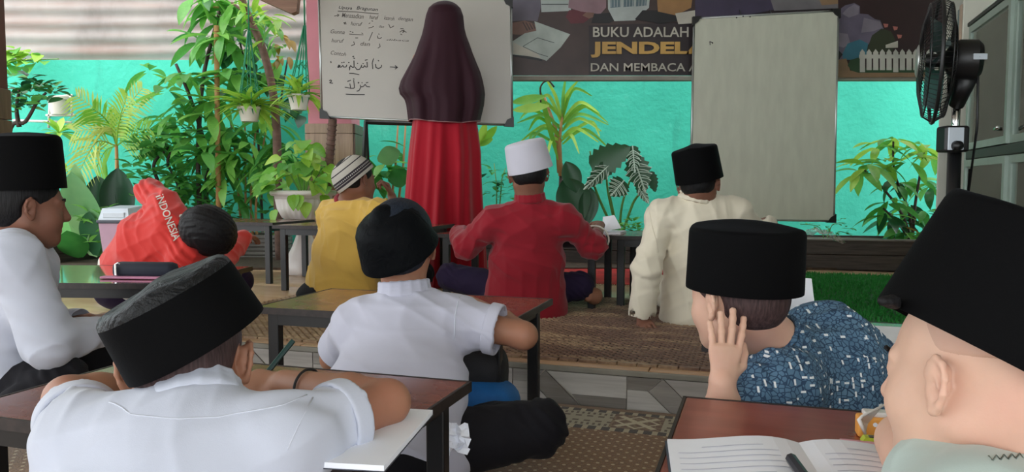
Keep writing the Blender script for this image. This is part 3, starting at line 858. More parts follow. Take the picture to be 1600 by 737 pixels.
for k in range(3):
    b = MB(); vs = []; fs = []
    for i in range(7):
        rr = .03 + .13 * i / 6; wd = .03 + .075 * math.sin(math.pi * min(1, (i + .8) / 7))
        for j in range(5):
            a = (j / 4 - .5); ang = 2 * math.pi * k / 3 + a * wd / rr * 1.2
            vs.append(((rr * math.cos(ang)), rr * math.sin(ang), -.02 * a * 2.2))
    for i in range(6):
        for j in range(4):
            q = i * 5 + j; fs.append((q, q + 1, q + 6, q + 5))
    b.add(vs, fs, Mx); b.build('blade', M['blade'], fan, True, O)
m = MB(); Mm = Matrix.Translation(fc - ax * .080) @ ax.to_track_quat('Z', 'Y').to_matrix().to_4x4()
m.lathe([(0, -.045), (.045, -.042), (.060, -.028), (.062, .02), (.05, .045), (.02, .06), (.02, .11), (0, .11)], 24, Mm); m.build('motor', M['black_plastic'], fan, 40, O)
m = MB(); m.box(tuple(fc - ax * .085 + V((0, -.061, .0))), (.042, .006, .018), bev=.002); m.build('label_plate', M['lid_white'], fan, False, O)
m = MB(); px_ = fc - ax * .085; bx = V((O.x, O.y, 0))
m.tube([px_ + V((0, 0, -.05)), V((O.x, O.y, px_.z - .13))], [.03, .022], 12); m.build('neck', M['black_plastic'], fan, True, O)
zb_ = at(1480, 238, FY).z; zt_ = at(1480, 197, FY).z
m = MB(); m.tube([V((O.x, O.y, zb_)), V((O.x, O.y, px_.z - .10))], .0125, 14); m.build('chrome_pole', M['chrome'], fan, True, O)
m = MB(); m.tube([V((O.x, O.y, PZ + .03)), V((O.x, O.y, zb_ + .01))], .020, 14); m.build('lower_pole', M['black_plastic'], fan, True, O)
cb_ = thing
pc_ = V((O.x - .025, O.y - .03, (zb_ + zt_) / 2))
m = MB(); m.box(tuple(pc_), (.075, .06, zt_ - zb_), bev=.008); box_o = m.build('control_box', M['black_plastic'], fan, False, O)
m = MB(); m.box(tuple(pc_ + V((-.008, -.032, 0))), (.048, .006, zt_ - zb_ - .012), bev=.002); m.build('control_panel', M['lid_white'], box_o, False, O)
m = MB(); m.lathe([(0, .02), (.014, .018), (.016, 0)], 16, Matrix.Translation(pc_ + V((-.008, -.034, -.022))) @ Matrix.Rotation(math.pi / 2, 4, 'X')); m.build('knob', M['black_plastic'], box_o, True, O)
m = MB(); m.lathe([(0, .035), (.03, .035), (.06, .028), (.17, .018), (.185, .008), (.185, 0), (0, 0)], 32, Matrix.Translation((O.x, O.y, PZ))); m.build('base', M['black_plastic'], fan, True, O)
m = MB(); m.tube([px_ + V((.02, -.02, -.04)), V((O.x + .05, O.y - .03, px_.z - .2)), V((O.x + .035, O.y - .02, px_.z - .42)), V((O.x + .05, O.y, zb_ - .05)), V((O.x + .03, O.y, PZ + .04))], .004, 6); m.build('cable', M['black_plastic'], fan, True, O)

# ------------------------------------------------------------------ glazed cabinet at the right
def mk_glass():
    t = NT('cabinet_glass')
    tr = t.n('ShaderNodeBsdfTransparent'); tr.inputs[0].default_value = (.80, .88, .84, 1)
    gl = t.n('ShaderNodeBsdfGlossy'); gl.inputs[0].default_value = (1, 1, 1, 1); gl.inputs['Roughness'].default_value = .03
    fr = t.n('ShaderNodeFresnel'); fr.inputs[0].default_value = 1.6
    mx = t.n('ShaderNodeMixShader'); t.l(fr.outputs[0], mx.inputs[0]); t.l(tr.outputs[0], mx.inputs[1]); t.l(gl.outputs[0], mx.inputs[2])
    t.l(mx.outputs[0], t.out.inputs['Surface'])
    return t.m
M['glass'] = mk_glass()
M['cab_alu'] = plain('grey_green_aluminium', srgb(150, 164, 154), .4, .4, var=.08)
M['cab_in'] = plain('cabinet_back_panel', srgb(196, 204, 192), .7, var=.08, scale=4)
cF = V((1.816, 3.10, PZ))                       # far end of the cabinet's front
zc = at(1515, 42, 3.10).z
Lc = 1.12; Dc = .26; Hc = zc - PZ
cab = thing('glass_cabinet', 'grey aluminium cabinet with sliding glass doors at the right edge', 'cabinet', cF, ROOM)
# local: x = into the cabinet (away from face), y = along, negative y = towards the camera
def cbx(name, c, s, mat='cab_alu', parent=None, bev=.003):
    m = MB(); m.box(c, s, bev=bev); return m.build(name, M[mat], parent or cab)
zr = .675 + (290 - 240) * 2.9 / 1200 - PZ      # height of the rail between upper and lower doors
cbx('side_panel', (Dc / 2, -.008, Hc / 2), (Dc, .016, Hc)); cbx('side_panel', (Dc / 2, -Lc + .008, Hc / 2), (Dc, .016, Hc))
cbx('back_panel', (Dc - .006, -Lc / 2, Hc / 2), (.012, Lc - .034, Hc), 'cab_in')
cbx('top_panel', (Dc / 2, -Lc / 2, Hc + .008), (Dc + .01, Lc + .01, .016), 'black_plastic'); cbx('bottom_panel', (Dc / 2, -Lc / 2, .03), (Dc - .03, Lc - .034, .06))
cbx('middle_rail', (.014, -Lc / 2, zr), (.026, Lc - .034, .035), 'black_plastic')
for z in (.25, zr + .0, zr + .30, zr + .58): cbx('shelf', (Dc / 2 + .012, -Lc / 2, z - .02), (Dc - .05, Lc - .04, .012), 'cab_in')
for (z0, z1) in ((.06, zr - .02), (zr + .02, Hc - .004)):
    for k in range(2):
        y0 = -.018 - k * (Lc - .036) / 2; y1 = y0 - (Lc - .036) / 2; xo = .004 + .012 * k
        d = MB(); w = .026
        d.box((xo, y0 - w / 2, (z0 + z1) / 2), (.014, w, z1 - z0)); d.box((xo, y1 + w / 2, (z0 + z1) / 2), (.014, w, z1 - z0))
        d.box((xo, (y0 + y1) / 2, z0 + w / 2), (.014, y0 - y1 - 2 * w, w)); d.box((xo, (y0 + y1) / 2, z1 - w / 2), (.014, y0 - y1 - 2 * w, w))
        do = d.build('door', M['cab_alu'], cab)
        g_ = MB(); g_.box((xo, (y0 + y1) / 2, (z0 + z1) / 2), (.003, y0 - y1 - 2 * w + .004, z1 - z0 - 2 * w + .004)); g_.build('glass_pane', M['glass'], do)
        if k == 0 and z0 > .2:
            h = MB(); h.tube([(xo - .005, y1 + .05, z0 + .05), (xo - .026, y1 + .05, z0 + .05), (xo - .026, y1 + .012, z0 + .055)], .006, 8); h.build('handle', M['chrome'], do, True)
# papers and boxes standing in it
pc2 = [srgb(170, 150, 130), srgb(120, 130, 126), srgb(196, 196, 188), srgb(134, 100, 90), srgb(90, 110, 110)]
for i in range(5): M['book%d' % i] = plain('book_cover_%d' % i, pc2[i], .6)
bks = 0
for (zs, n0) in ((.242, 4), (zr - .008, 4), (zr + .292, 4)):
    y = -.07
    for k in range(n0):
        hgt = random.uniform(.16, .22); th = random.uniform(.03, .09)
        o = thing('book', 'book standing upright behind the glass of the cabinet', 'book', cF + V((0, 0, 0)), ROOM, 'books inside the glass cabinet')
        o.matrix_world = Matrix.Translation(cF) @ rotz(ROOM) @ Matrix.Translation((.13, y - th / 2, zs - .006 + .012 - .012))
        m = MB(); m.box((.0, 0, hgt / 2 - .0), (.13, th, hgt), bev=.003); m.build('cover', M['book%d' % ((k * 2 + n0) % 5)], o)
        m = MB(); m.box((.003, 0, hgt / 2), (.128, th - .008, hgt + .001)); m.build('pages', M['paper'], o)
        y -= th + random.uniform(.03, .16)
# open bookshelf beyond the cabinet
bF = room(1.12, 1.02, PZ)
bF = V((1.845, 3.19, PZ)); bsL = .40; bsH = 1.75; bsD = .28
bs = thing('bookshelf', 'cream wooden bookshelf behind the fan and the glass cabinet', 'bookshelf', bF, ROOM)
for (n, c, s) in (('side_panel', (bsD / 2, .009, bsH / 2), (bsD, .018, bsH)), ('side_panel', (bsD / 2, bsL - .009, bsH / 2), (bsD, .018, bsH)), ('back_panel', (bsD - .005, bsL / 2, bsH / 2), (.01, bsL - .036, bsH)),
                  *[('shelf', (bsD / 2 - .006, bsL / 2, z), (bsD - .014, bsL - .038, .022)) for z in (.05, .38, .72, 1.08, 1.42, 1.735)]):
    m = MB(); m.box(c, s, bev=.003); m.build(n, M['cream_wall'], bs)
for zi, z in enumerate((.061, .391, .731, 1.091, 1.431)):
    y = .03
    while y < bsL - .12:
        th = random.uniform(.018, .05); hgt = random.uniform(.20, .27)
        o = thing('book', 'book standing on the cream bookshelf behind the fan', 'book', (0, 0, 0), 0, 'books on the cream bookshelf')
        o.matrix_world = Matrix.Translation(bF) @ rotz(ROOM) @ Matrix.Translation((.13, y + th / 2, z))
        m = MB(); m.box((0, 0, hgt / 2), (.19, th, hgt), bev=.003); m.build('cover', M['book%d' % random.randrange(5)], o)
        m = MB(); m.box((.003, 0, hgt / 2), (.19, th - .006, hgt + .001)); m.build('pages', M['paper'], o)
        y += th + random.uniform(.002, .03)

# ------------------------------------------------------------------ books and small things on the desks
def open_book(name, label, cat, ctr, ang, w, h, z, lines=True, mat='paper', curl=.010, group=None):
    t = thing(name, label, cat, (ctr[0], ctr[1], z), ang, group)
    m = MB(); m.box((0, 0, .0015), (2 * w + .006, h + .006, .003), bev=.001); m.build('cover', M['dark_rim'], t)
    for s in (-1, 1):
        vs = []; fs = []; n = 10
        for i in range(n + 1):
            u = i / n; x = s * w * u; zz = .003 + .004 * (1 - u) + curl * math.sin(math.pi * min(1, u * 1.15)) * math.exp(-2.0 * u) * 1.6
            for y in (-h / 2, h / 2): vs += [(x, y, .003), (x, y, zz + .003)]
        for i in range(n):
            a = i * 4
            fs += [(a + 1, a + 5, a + 7, a + 3), (a, a + 2, a + 6, a + 4), (a, a + 4, a + 5, a + 1), (a + 2, a + 3, a + 7, a + 6)]
        fs += [(n * 4, n * 4 + 2, n * 4 + 3, n * 4 + 1), (0, 1, 3, 2)]
        m = MB(); m.add(vs, fs); pg = m.build('pages', M[mat], t)
        if lines:
            L = MB()
            for k in range(11):
                y = h / 2 - .035 - k * .019
                if k in (0, 5): x0, x1 = .3, .75
                else: x0, x1 = .12, random.uniform(.75, .93)
                if y < -h / 2 + .02: break
                nseg = 8; q = []
                for j in range(nseg + 1):
                    u = x0 + (x1 - x0) * j / nseg; x = s * w * (u if s > 0 else 1.05 - u); uu = abs(x) / w
                    zz = .003 + .004 * (1 - uu) + curl * math.sin(math.pi * min(1, uu * 1.15)) * math.exp(-2.0 * uu) * 1.6 + .0036
                    q += [(x, y - .0009, zz), (x, y + .0009, zz)]
                L.add(q, [(2 * j, 2 * j + 2, 2 * j + 3, 2 * j + 1) for j in range(nseg)])
            L.build('printed_lines', M['print_grey'], pg, fixn=False)
    return t
DZ = .335
bk = on(1216, 700, DZ)                         # top end of the gutter
bang = math.radians(-9)
bd = V((-math.sin(bang), math.cos(bang), 0))
open_book('open_book', 'open printed book lying on the near right red-brown desk', 'book', (bk.x - bd.x * -.0 + .006, bk.y - .118, 0), bang, .166, .225, DZ)
def stick(name, label, cat, a, b, r, mats, group=None, n=8, parent=None):
    a = V(a); b = V(b)
    t = thing(name, label, cat, a, 0, group)
    O = V(a); d = (b - a)
    m = MB(); m.tube([a, a + d * .82], r, n); m.build('barrel', M[mats[0]], t, 40, O)
    m = MB(); m.tube([a + d * .82, a + d * .93, b], [r, r * .75, r * .12], n); m.build('tip', M[mats[1]], t, 40, O)
    return t
M['pen_black'] = plain('black_pen', srgb(38, 40, 48), .3)
M['pencil_pink'] = plain('pale_pink_pencil', srgb(206, 150, 160), .4)
M['pencil_teal'] = plain('dark_teal_pencil', srgb(20, 58, 56), .35)
stick('pen', 'thick black pen lying in the gutter of the open book', 'pen', on(1236, 716, DZ + .026), on(1262, 752, DZ + .026), .0065, ('pen_black', 'pen_black'))
stick('pencil', 'pale pink pencil lying beside the yellow-green sharpener', 'pencil', on(1312, 690, DZ + .006), on(1398, 699, DZ + .006), .0048, ('pencil_pink', 'pencil_pink'))
M['lime'] = plain('lime_plastic', srgb(186, 200, 60), .35)
M['orange'] = plain('orange_card', srgb(232, 160, 74), .5, var=.05)
M['blue_plastic'] = plain('blue_plastic', srgb(40, 92, 130), .4)
M['clear'] = plain('clear_plastic', srgb(210, 205, 200), .2, Transmission_Weight=.6, Alpha=.75)
sp_ = on(1372, 700, DZ)
sh = thing('sharpener', 'yellow-green pencil sharpener on the red-brown desk by the open book', 'sharpener', sp_, math.radians(-12))
m = MB(); m.prism([(-.017, 0), (.017, 0), (.021, .009), (.017, .015), (-.017, .015), (-.021, .009)], .014, Matrix.Translation((0, -.007, 0))); m.build('sharpener_body', M['lime'], sh)
m = MB(); m.box((0, -.002, .0155), (.024, .008, .0015)); m.build('blade', M['pen_black'], sh)
er = thing('eraser', 'small blue eraser lying right of the sharpener', 'eraser', on(1405, 712, DZ), math.radians(-15)); m = MB(); m.box((0, 0, .006), (.030, .014, .012), bev=.003); m.build('eraser_body', M['blue_plastic'], er)
ob = on(1376, 686, DZ)
ocase = thing('pencil_box', 'orange pencil box with a clear flap on the red-brown desk', 'box', (ob.x + .008, ob.y + .012, DZ), math.radians(-13))
m = MB(); m.box((0, 0, .014), (.066, .024, .028), bev=.003); m.build('box_body', M['orange'], ocase)
m = MB(); m.box((.004, .002, .031), (.058, .02, .007), bev=.002); m.build('box_lid', M['white_plastic'], ocase)
for (x, z, mt, rr) in ((-.012, .019, 'paper', .003), (.006, .019, 'pl_green', .0032), (-.006, .008, 'pl_red', .0013), (.010, .009, 'paper', .0024)):
    M.setdefault('pl_green', plain('printed_green', srgb(60, 96, 40), .5)); M.setdefault('pl_red', plain('printed_red', srgb(190, 60, 40), .5))
    m = MB(); m.lathe([(0, .0006), (rr, .0006), (rr, 0)], 12, Matrix.Translation((x, -.0122, z)) @ Matrix.Rotation(math.pi / 2, 4, 'X')); m.build('printed_mark', M[mt], ocase)
fl = [on(1363, 679, DZ), V(), V()]
p0 = at(1352, 682, ob.y - .005); p1 = at(1342, 655, ob.y - .005); p2_ = at(1382, 632, ob.y + .01); p3 = at(1356, 662, ob.y + .0)
m = MB(); m.tube([p0 + V((0, 0, .004)), p1, at(1347, 650, ob.y), p2_], [.0022, .003, .0022, .0015], 6); m.build('flap_edge', M['white_plastic'], ocase, True, V(ocase.location)).matrix_parent_inverse = Matrix.Rotation(math.radians(13), 4, 'Z')
m = MB(); m.add([p0, p1, p2_, p3], [(0, 1, 2, 3)]); m.build('clear_flap', M['clear'], ocase, False, V(ocase.location)).matrix_parent_inverse = Matrix.Rotation(math.radians(13), 4, 'Z')
# exercise book under the front boy's right elbow
def flat_book(name, label, poly, z, th=.006, mat='paper'):
    P = [on(x, y, z + th) for x, y in poly]
    c = sum(P, V()) / len(P)
    t = thing(name, label, 'book', (c.x, c.y, z))
    m = MB(); n = len(P)
    for (h0, h1, sc, nm, mm) in ((.0, .0012, 1.01, 'cover', 'dark_rim'), (.0012, th, 1.0, 'pages', mat)):
        m = MB(); vs = [((p.x - c.x) * sc, (p.y - c.y) * sc, h0) for p in P] + [((p.x - c.x) * sc, (p.y - c.y) * sc, h1) for p in P]
        fs = [tuple(range(n)), tuple(range(2 * n - 1, n - 1, -1))] + [((i + 1) % n, i, i + n, (i + 1) % n + n) for i in range(n)]
        m.add(vs, fs); m.build(nm, M[mm], t)
    return t
flat_book('exercise_book', "white exercise book under the front boy's right elbow", [(430, 628), (676, 640), (600, 727), (380, 715)], DZ, .008)
# navy pencil case on the glossy desk
M['navy'] = plain('navy_cloth', srgb(24, 32, 48), .7, var=.2); M['zip_pink'] = plain('pink_zip', srgb(196, 130, 160), .6)
pcs = at(228, 432, 2.62); 
case = thing('pencil_case', 'navy zipped pencil case on the glossy desk below the red jacket', 'pencil case', (pcs.x, 2.62, .36), math.radians(-6))
m = MB(); m.box((0, 0, .027), (.22, .06, .054), bev=.018); m.build('pouch', M['navy'], case, True)
m = MB(); m.box((-.006, -.036, .005), (.26, .03, .008), bev=.003); m.build('zip_strip', M['zip_pink'], case)
m = MB(); m.box((-.085, -.036, .03), (.009, .006, .04), bev=.002); m.tube([(-.085, -.037, .05), (-.075, -.037, .055), (-.07, -.036, .05)], .003, 6); m.build('zip_pull', M['chrome'], case)
# papers on the red boy's desk
pd = at(938, 352, 3.62)
pp = thing('open_book', "open pale book with one page raised on the red-shirted boy's desk", 'book', (pd.x, pd.y, PZ + .325), ROOM)
m = MB(); m.box((0, 0, .006), (.22, .16, .012), bev=.002); m.build('pages', M['paper'], pp)
m = MB(); m.add([(.02, -.06, .012), (.11, -.06, .03), (.06, .03, .085), (.0, .06, .075), (.02, -.06, .0135), (.11, -.06, .0315), (.06, .032, .0865), (.0, .062, .0765)], [(0, 1, 2, 3), (7, 6, 5, 4), (0, 4, 5, 1), (1, 5, 6, 2), (2, 6, 7, 3), (3, 7, 4, 0)]); m.build('raised_page', M['paper'], pp)
# booklet standing by the blue-shirted boy
bl = at(1258, 486, 1.62)
bt = thing('booklet', 'white booklet propped on the hidden desk behind the blue patterned shirt', 'booklet', (bl.x, 1.62, .335), math.radians(8))
m = MB(); zt_ = at(1258, 437, 1.62).z - .335
m.add([(-.07, 0, 0), (.035, 0, 0), (.041, .05, zt_ - .004), (-.062, .05, zt_ + .006), (-.07, .006, 0), (.035, .006, 0), (.041, .056, zt_ - .004), (-.062, .056, zt_ + .006)], [(0, 1, 2, 3), (7, 6, 5, 4), (0, 4, 5, 1), (1, 5, 6, 2), (2, 6, 7, 3), (3, 7, 4, 0)]); m.build('pages', M['paper'], bt)
m = MB(); m.box((-.016, .075, .003), (.11, .13, .006)); m.build('lower_half', M['paper'], bt)
b2 = on(1368, 523, .335)
bo = thing('loose_paper', 'white sheet of paper between the blue patterned shirt and the right boy’s face', 'paper', (b2.x, b2.y, .335), math.radians(-14)); m = MB(); m.box((0, 0, .002), (.16, .20, .004)); m.build('sheet', M['paper'], bo)
# crumpled clear plastic bag hanging over the cream boy's desk
M['film'] = plain('clear_plastic_film', srgb(210, 206, 200), .12, Alpha=.45, Transmission_Weight=.2)
pg = thing('plastic_bag', 'crumpled clear plastic bag on the desk right of the boy in cream', 'bag', at(1268, 374, 3.42))
bm_ = MB(); rng = np.random.RandomState(5)
nx, ny = 16, 7; vs = []; fs = []
for i in range(nx + 1):
    for j in range(ny + 1):
        u, w = i / nx, j / ny
        vs.append(((u - .45) * .24, (w - .5) * .12 + rng.normal(0, .006), .0 + rng.uniform(0, .03) * (1 - abs(2 * u - 1)) + (.012 - max(0, u - .75) * .14) + .006 * math.sin(9 * u + 4 * w)))
for i in range(nx):
    for j in range(ny):
        a = i * (ny + 1) + j; fs.append((a, a + 1, a + ny + 2, a + ny + 1))
bm_.add(vs, fs); o = bm_.build('film', M['film'], pg); pg.location.z = PZ + .325 - .004
# backpack under the middle desk
M['bag_blue'] = plain('blue_bag_cloth', srgb(20, 104, 176), .65, var=.15, scale=20, bump=.3, bscale=400); M['bag_black'] = plain('black_bag_cloth', srgb(26, 24, 28), .7, var=.3, scale=30, bump=.3, bscale=400)
bp = V((at(735, 640, 1.98).x, 1.98, 0))
bag = thing('school_bag', 'blue and black school bag on the carpet under the middle desk', 'bag', bp, math.radians(-12))
def blob(name, c, r, mat, parent, squ=2.6, n=24):
    m = MB(); vs = []; fs = []; nn = 16
    for i in range(nn + 1):
        ph = math.pi * i / nn - math.pi / 2
        for k in range(n):
            th = 2 * math.pi * k / n
            s = lambda a: math.copysign(abs(a) ** (2 / squ), a)
            vs.append((c[0] + r[0] * s(math.cos(ph)) * s(math.cos(th)), c[1] + r[1] * s(math.cos(ph)) * s(math.sin(th)), c[2] + r[2] * s(math.sin(ph))))
    for i in range(nn):
        for k in range(n): fs.append((i * n + k, i * n + (k + 1) % n, (i + 1) * n + (k + 1) % n, (i + 1) * n + k))
    m.add(vs, fs); return m.build(name, M[mat], parent, True)
blob('lower_pocket', (0, -.02, .095), (.135, .085, .085), 'bag_blue', bag, 3.2)
blob('upper_body', (-.02, .02, .185), (.115, .075, .085), 'bag_black', bag, 3)
m = MB(); m.ring((-.02, .02, .27), .028, .006, (0, 1, 0), 20, 6); m.build('grab_loop', M['bag_black'], bag, True)
m = MB(); m.tube([(-.08, -.09, .19), (-.05, -.12, .10), (-.02, -.11, .03)], .014, 6); m.build('strap', M['bag_black'], bag, True)
# ------------------------------------------------------------------ smooth bodies: distance fields turned into one surface
class SDF:
    def __init__(s, vox): s.v = vox; s.ops = []
    def _add(s, fn, lo, hi, k, sub): s.ops.append((fn, np.array(lo, float), np.array(hi, float), k, sub)); return s
    def cap(s, a, b, ra, rb=None, k=.012, sub=False):
        a = np.array(a, float); b = np.array(b, float); rb = ra if rb is None else rb
        d = b - a; L2 = max(d @ d, 1e-9); R = max(ra, rb)
        def fn(X, Y, Z):
            px, py, pz = X - a[0], Y - a[1], Z - a[2]
            t = np.clip((px * d[0] + py * d[1] + pz * d[2]) / L2, 0, 1)
            return np.sqrt((px - t * d[0]) ** 2 + (py - t * d[1]) ** 2 + (pz - t * d[2]) ** 2) - (ra + (rb - ra) * t)
        return s._add(fn, np.minimum(a, b) - R, np.maximum(a, b) + R, k, sub)
    def chain(s, pts, rs, k=.012, sub=False):
        for i in range(len(pts) - 1): s.cap(pts[i], pts[i + 1], rs[i], rs[i + 1], k, sub)
        return s
    def ell(s, c, r, R=None, k=.012, sub=False):
        c = np.array(c, float); r = np.array(r, float); R = np.eye(3) if R is None else np.array(R)
        ext = np.sqrt(((R * r[None, :]) ** 2).sum(1))
        def fn(X, Y, Z):
            px, py, pz = X - c[0], Y - c[1], Z - c[2]
            k0 = 0; k1 = 0
            for i in range(3):
                q = px * R[0, i] + py * R[1, i] + pz * R[2, i]
                k0 = k0 + (q / r[i]) ** 2; k1 = k1 + (q / r[i] ** 2) ** 2
            k0 = np.sqrt(k0); k1 = np.sqrt(k1)
            return np.where(k0 < .15, -.85 * r.min(), k0 * (k0 - 1) / np.maximum(k1, 1e-6))
        return s._add(fn, c - ext, c + ext, k, sub)
    def seg(s, a, b, wa, wb, lat, k=.02, sub=False, capr=.6):
        """limb or trunk piece with elliptical sections: wa/wb = (half width along lat, half depth)"""
        a = np.array(a, float); b = np.array(b, float); d = b - a; L = np.linalg.norm(d); d = d / L
        lat = np.array(lat, float); lat = lat - d * (lat @ d); lat /= np.linalg.norm(lat); dep = np.cross(d, lat)
        R = max(max(wa), max(wb))
        def fn(X, Y, Z):
            px, py, pz = X - a[0], Y - a[1], Z - a[2]
            h = px * d[0] + py * d[1] + pz * d[2]
            t = np.clip(h / L, 0, 1)
            w = wa[0] + (wb[0] - wa[0]) * t; e = wa[1] + (wb[1] - wa[1]) * t
            u = px * lat[0] + py * lat[1] + pz * lat[2]; v = px * dep[0] + py * dep[1] + pz * dep[2]
            m = np.minimum(w, e) * capr; x = h - t * L
            k0 = np.sqrt((u / w) ** 2 + (v / e) ** 2 + (x / m) ** 2)
            k1 = np.sqrt((u / w ** 2) ** 2 + (v / e ** 2) ** 2 + (x / m ** 2) ** 2)
            return np.where(k0 < .15, -.85 * np.minimum(w, e), k0 * (k0 - 1) / np.maximum(k1, 1e-6))
        return s._add(fn, np.minimum(a, b) - R, np.maximum(a, b) + R, k, sub)
    def cut(s, p, n, ext=.6, k=.004):
        """remove everything on the side of the plane the normal points to (within ext)"""
        p = np.array(p, float); n = np.array(n, float); n = n / np.linalg.norm(n)
        def fn(X, Y, Z): return -((X - p[0]) * n[0] + (Y - p[1]) * n[1] + (Z - p[2]) * n[2])
        return s._add(fn, p - ext, p + ext, k, True)
    def cutcap(s, p, n, r, L=.12, k=.004):
        """remove a short cylinder in front of a plane: clean cuff or hem ends"""
        p = np.array(p, float); n = np.array(n, float); n = n / np.linalg.norm(n)
        def fn(X, Y, Z):
            px, py, pz = X - p[0], Y - p[1], Z - p[2]
            h = px * n[0] + py * n[1] + pz * n[2]
            rad = np.sqrt(np.maximum(px * px + py * py + pz * pz - h * h, 0)) - r
            return np.maximum(np.maximum(-h, h - L), rad)
        return s._add(fn, p - (L + r), p + (L + r), k, True)
    def field(s):
        v = s.v
        lo = np.min([o[1] for o in s.ops if not o[4]], axis=0) - 4 * v; hi = np.max([o[2] for o in s.ops if not o[4]], axis=0) + 4 * v
        n = np.ceil((hi - lo) / v).astype(int) + 1
        G = np.full(n, 1.0, np.float32)
        ax = [(lo[i] + v * np.arange(n[i])).astype(np.float32) for i in range(3)]
        for fn, a, b, k, sub in s.ops:
            m = k + 3 * v
            i0 = np.clip(np.floor((a - m - lo) / v).astype(int), 0, n); i1 = np.clip(np.ceil((b + m - lo) / v).astype(int) + 1, 0, n)
            if np.any(i1 <= i0): continue
            sl = tuple(slice(p, q) for p, q in zip(i0, i1))
            d = fn(ax[0][sl[0]][:, None, None], ax[1][sl[1]][None, :, None], ax[2][sl[2]][None, None, :]).astype(np.float32)
            g = G[sl]
            if sub:
                d = -d; h = np.clip(.5 - .5 * (d - g) / k, 0, 1); G[sl] = d * (1 - h) + g * h + k * h * (1 - h)
            else:
                h = np.clip(.5 + .5 * (d - g) / k, 0, 1); G[sl] = d * (1 - h) + g * h - k * h * (1 - h)
        return G, lo, ax
    def mesh(s, name, disp=None, origin=(0, 0, 0)):
        G, lo, ax = s.field(); v = s.v
        if disp is not None:
            I = np.nonzero(np.abs(G) < 5 * v + .012)
            G[I] += disp(ax[0][I[0]], ax[1][I[1]], ax[2][I[2]]).astype(np.float32)
        return surface(G, lo, v, name, origin)

def surface(G, lo, v, name, origin):
    ins = G < 0
    sh = tuple(x - 1 for x in G.shape)
    cnt = np.zeros(sh, np.int8)
    offs = [(i, j, k) for i in (0, 1) for j in (0, 1) for k in (0, 1)]
    for o in offs: cnt += ins[o[0]:o[0] + sh[0], o[1]:o[1] + sh[1], o[2]:o[2] + sh[2]]
    act = (cnt > 0) & (cnt < 8)
    I = np.argwhere(act)
    vid = np.full(sh, -1, np.int32); vid[act] = np.arange(len(I))
    g = {o: G[I[:, 0] + o[0], I[:, 1] + o[1], I[:, 2] + o[2]] for o in offs}
    acc = np.zeros((len(I), 3)); num = np.zeros(len(I))
    for a in offs:
        for axs in range(3):
            if a[axs]: continue
            b = list(a); b[axs] = 1; b = tuple(b)
            m = (g[a] < 0) != (g[b] < 0)
            t = np.where(m, g[a] / np.where(m, g[a] - g[b], 1), 0)
            p = np.tile(np.array(a, float), (len(I), 1)); p[:, axs] += t
            acc += p * m[:, None]; num += m
    P = lo + v * (I + acc / num[:, None]) - np.array(origin)
    faces = []
    for axs in range(3):
        sl0 = [slice(None)] * 3; sl1 = [slice(None)] * 3; sl0[axs] = slice(0, -1); sl1[axs] = slice(1, None)
        A = ins[tuple(sl0)]; B = ins[tuple(sl1)]
        E = np.argwhere(A != B); 
        b, c = (axs + 1) % 3, (axs + 2) % 3
        ok = (E[:, b] > 0) & (E[:, c] > 0) & (E[:, b] < sh[b]) & (E[:, c] < sh[c]); E = E[ok]
        q = []
        for (db, dc) in ((-1, -1), (0, -1), (0, 0), (-1, 0)):
            e = E.copy(); e[:, b] += db; e[:, c] += dc; q.append(vid[e[:, 0], e[:, 1], e[:, 2]])
        q = np.stack(q, 1); flip = ~A[E[:, 0], E[:, 1], E[:, 2]]
        q[flip] = q[flip][:, ::-1]; faces.append(q)
    F = np.concatenate(faces); F = F[(F >= 0).all(1)]
    me = bpy.data.meshes.new(name)
    me.vertices.add(len(P)); me.vertices.foreach_set('co', P.astype(np.float32).ravel())
    me.loops.add(F.size); me.loops.foreach_set('vertex_index', F.astype(np.int32).ravel())
    me.polygons.add(len(F)); me.polygons.foreach_set('loop_start', np.arange(0, F.size, 4, dtype=np.int32)); me.polygons.foreach_set('loop_total', np.full(len(F), 4, np.int32))
    me.polygons.foreach_set('use_smooth', np.ones(len(F), bool))
    me.update(calc_edges=True); me.validate()
    return me

def wrinkle(amp, freq, seed, dirs=None, warp=1.0, n=5):
    """cloth folds: soft bulges plus sharp bent ridges that fade in and out"""
    r = np.random.RandomState(seed)
    K = []
    for i in range(n):
        d = r.normal(size=3) if dirs is None else np.array(dirs[i % len(dirs)], float) + r.normal(size=3) * .30
        d /= np.linalg.norm(d); K.append((d * freq * r.uniform(.7, 1.5), r.uniform(0, 6.28), r.normal(size=3) * freq * .30, r.uniform(0, 6.28), r.normal(size=3) * 11, r.uniform(0, 6.28)))
    def fn(X, Y, Z):
        t = 0
        for kd, ph, wv, p2, mk, p3 in K:
            w = np.sin(X * wv[0] + Y * wv[1] + Z * wv[2] + p2)
            m = np.clip(.35 + .9 * np.sin(X * mk[0] + Y * mk[1] + Z * mk[2] + p3), 0, 1)
            s_ = 1.1 - np.sqrt(np.sin(X * kd[0] + Y * kd[1] + Z * kd[2] + ph + warp * 1.3 * w) ** 2 + .03)
            t = t + m * (s_ * s_ - .3)
        return -amp * t / n * 3.2
    return fn
def near_fold(pts, amp, freq, axis, rad, seed=0):
    """fan of creases round a joint"""
    pts = [np.array(p, float) for p in pts]; axis = np.array(axis, float)
    def fn(X, Y, Z):
        o = 0
        for i, p in enumerate(pts):
            d = np.sqrt((X - p[0]) ** 2 + (Y - p[1]) ** 2 + (Z - p[2]) ** 2)
            o = o + np.exp(-(d / rad) ** 2) * np.sin((X * axis[0] + Y * axis[1] + Z * axis[2]) * freq + 2.5 * np.sin((X - Y + Z) * freq * .3 + i))
        return amp * o
    return fn
def plus(*f): return lambda X, Y, Z: sum(g(X, Y, Z) for g in f)

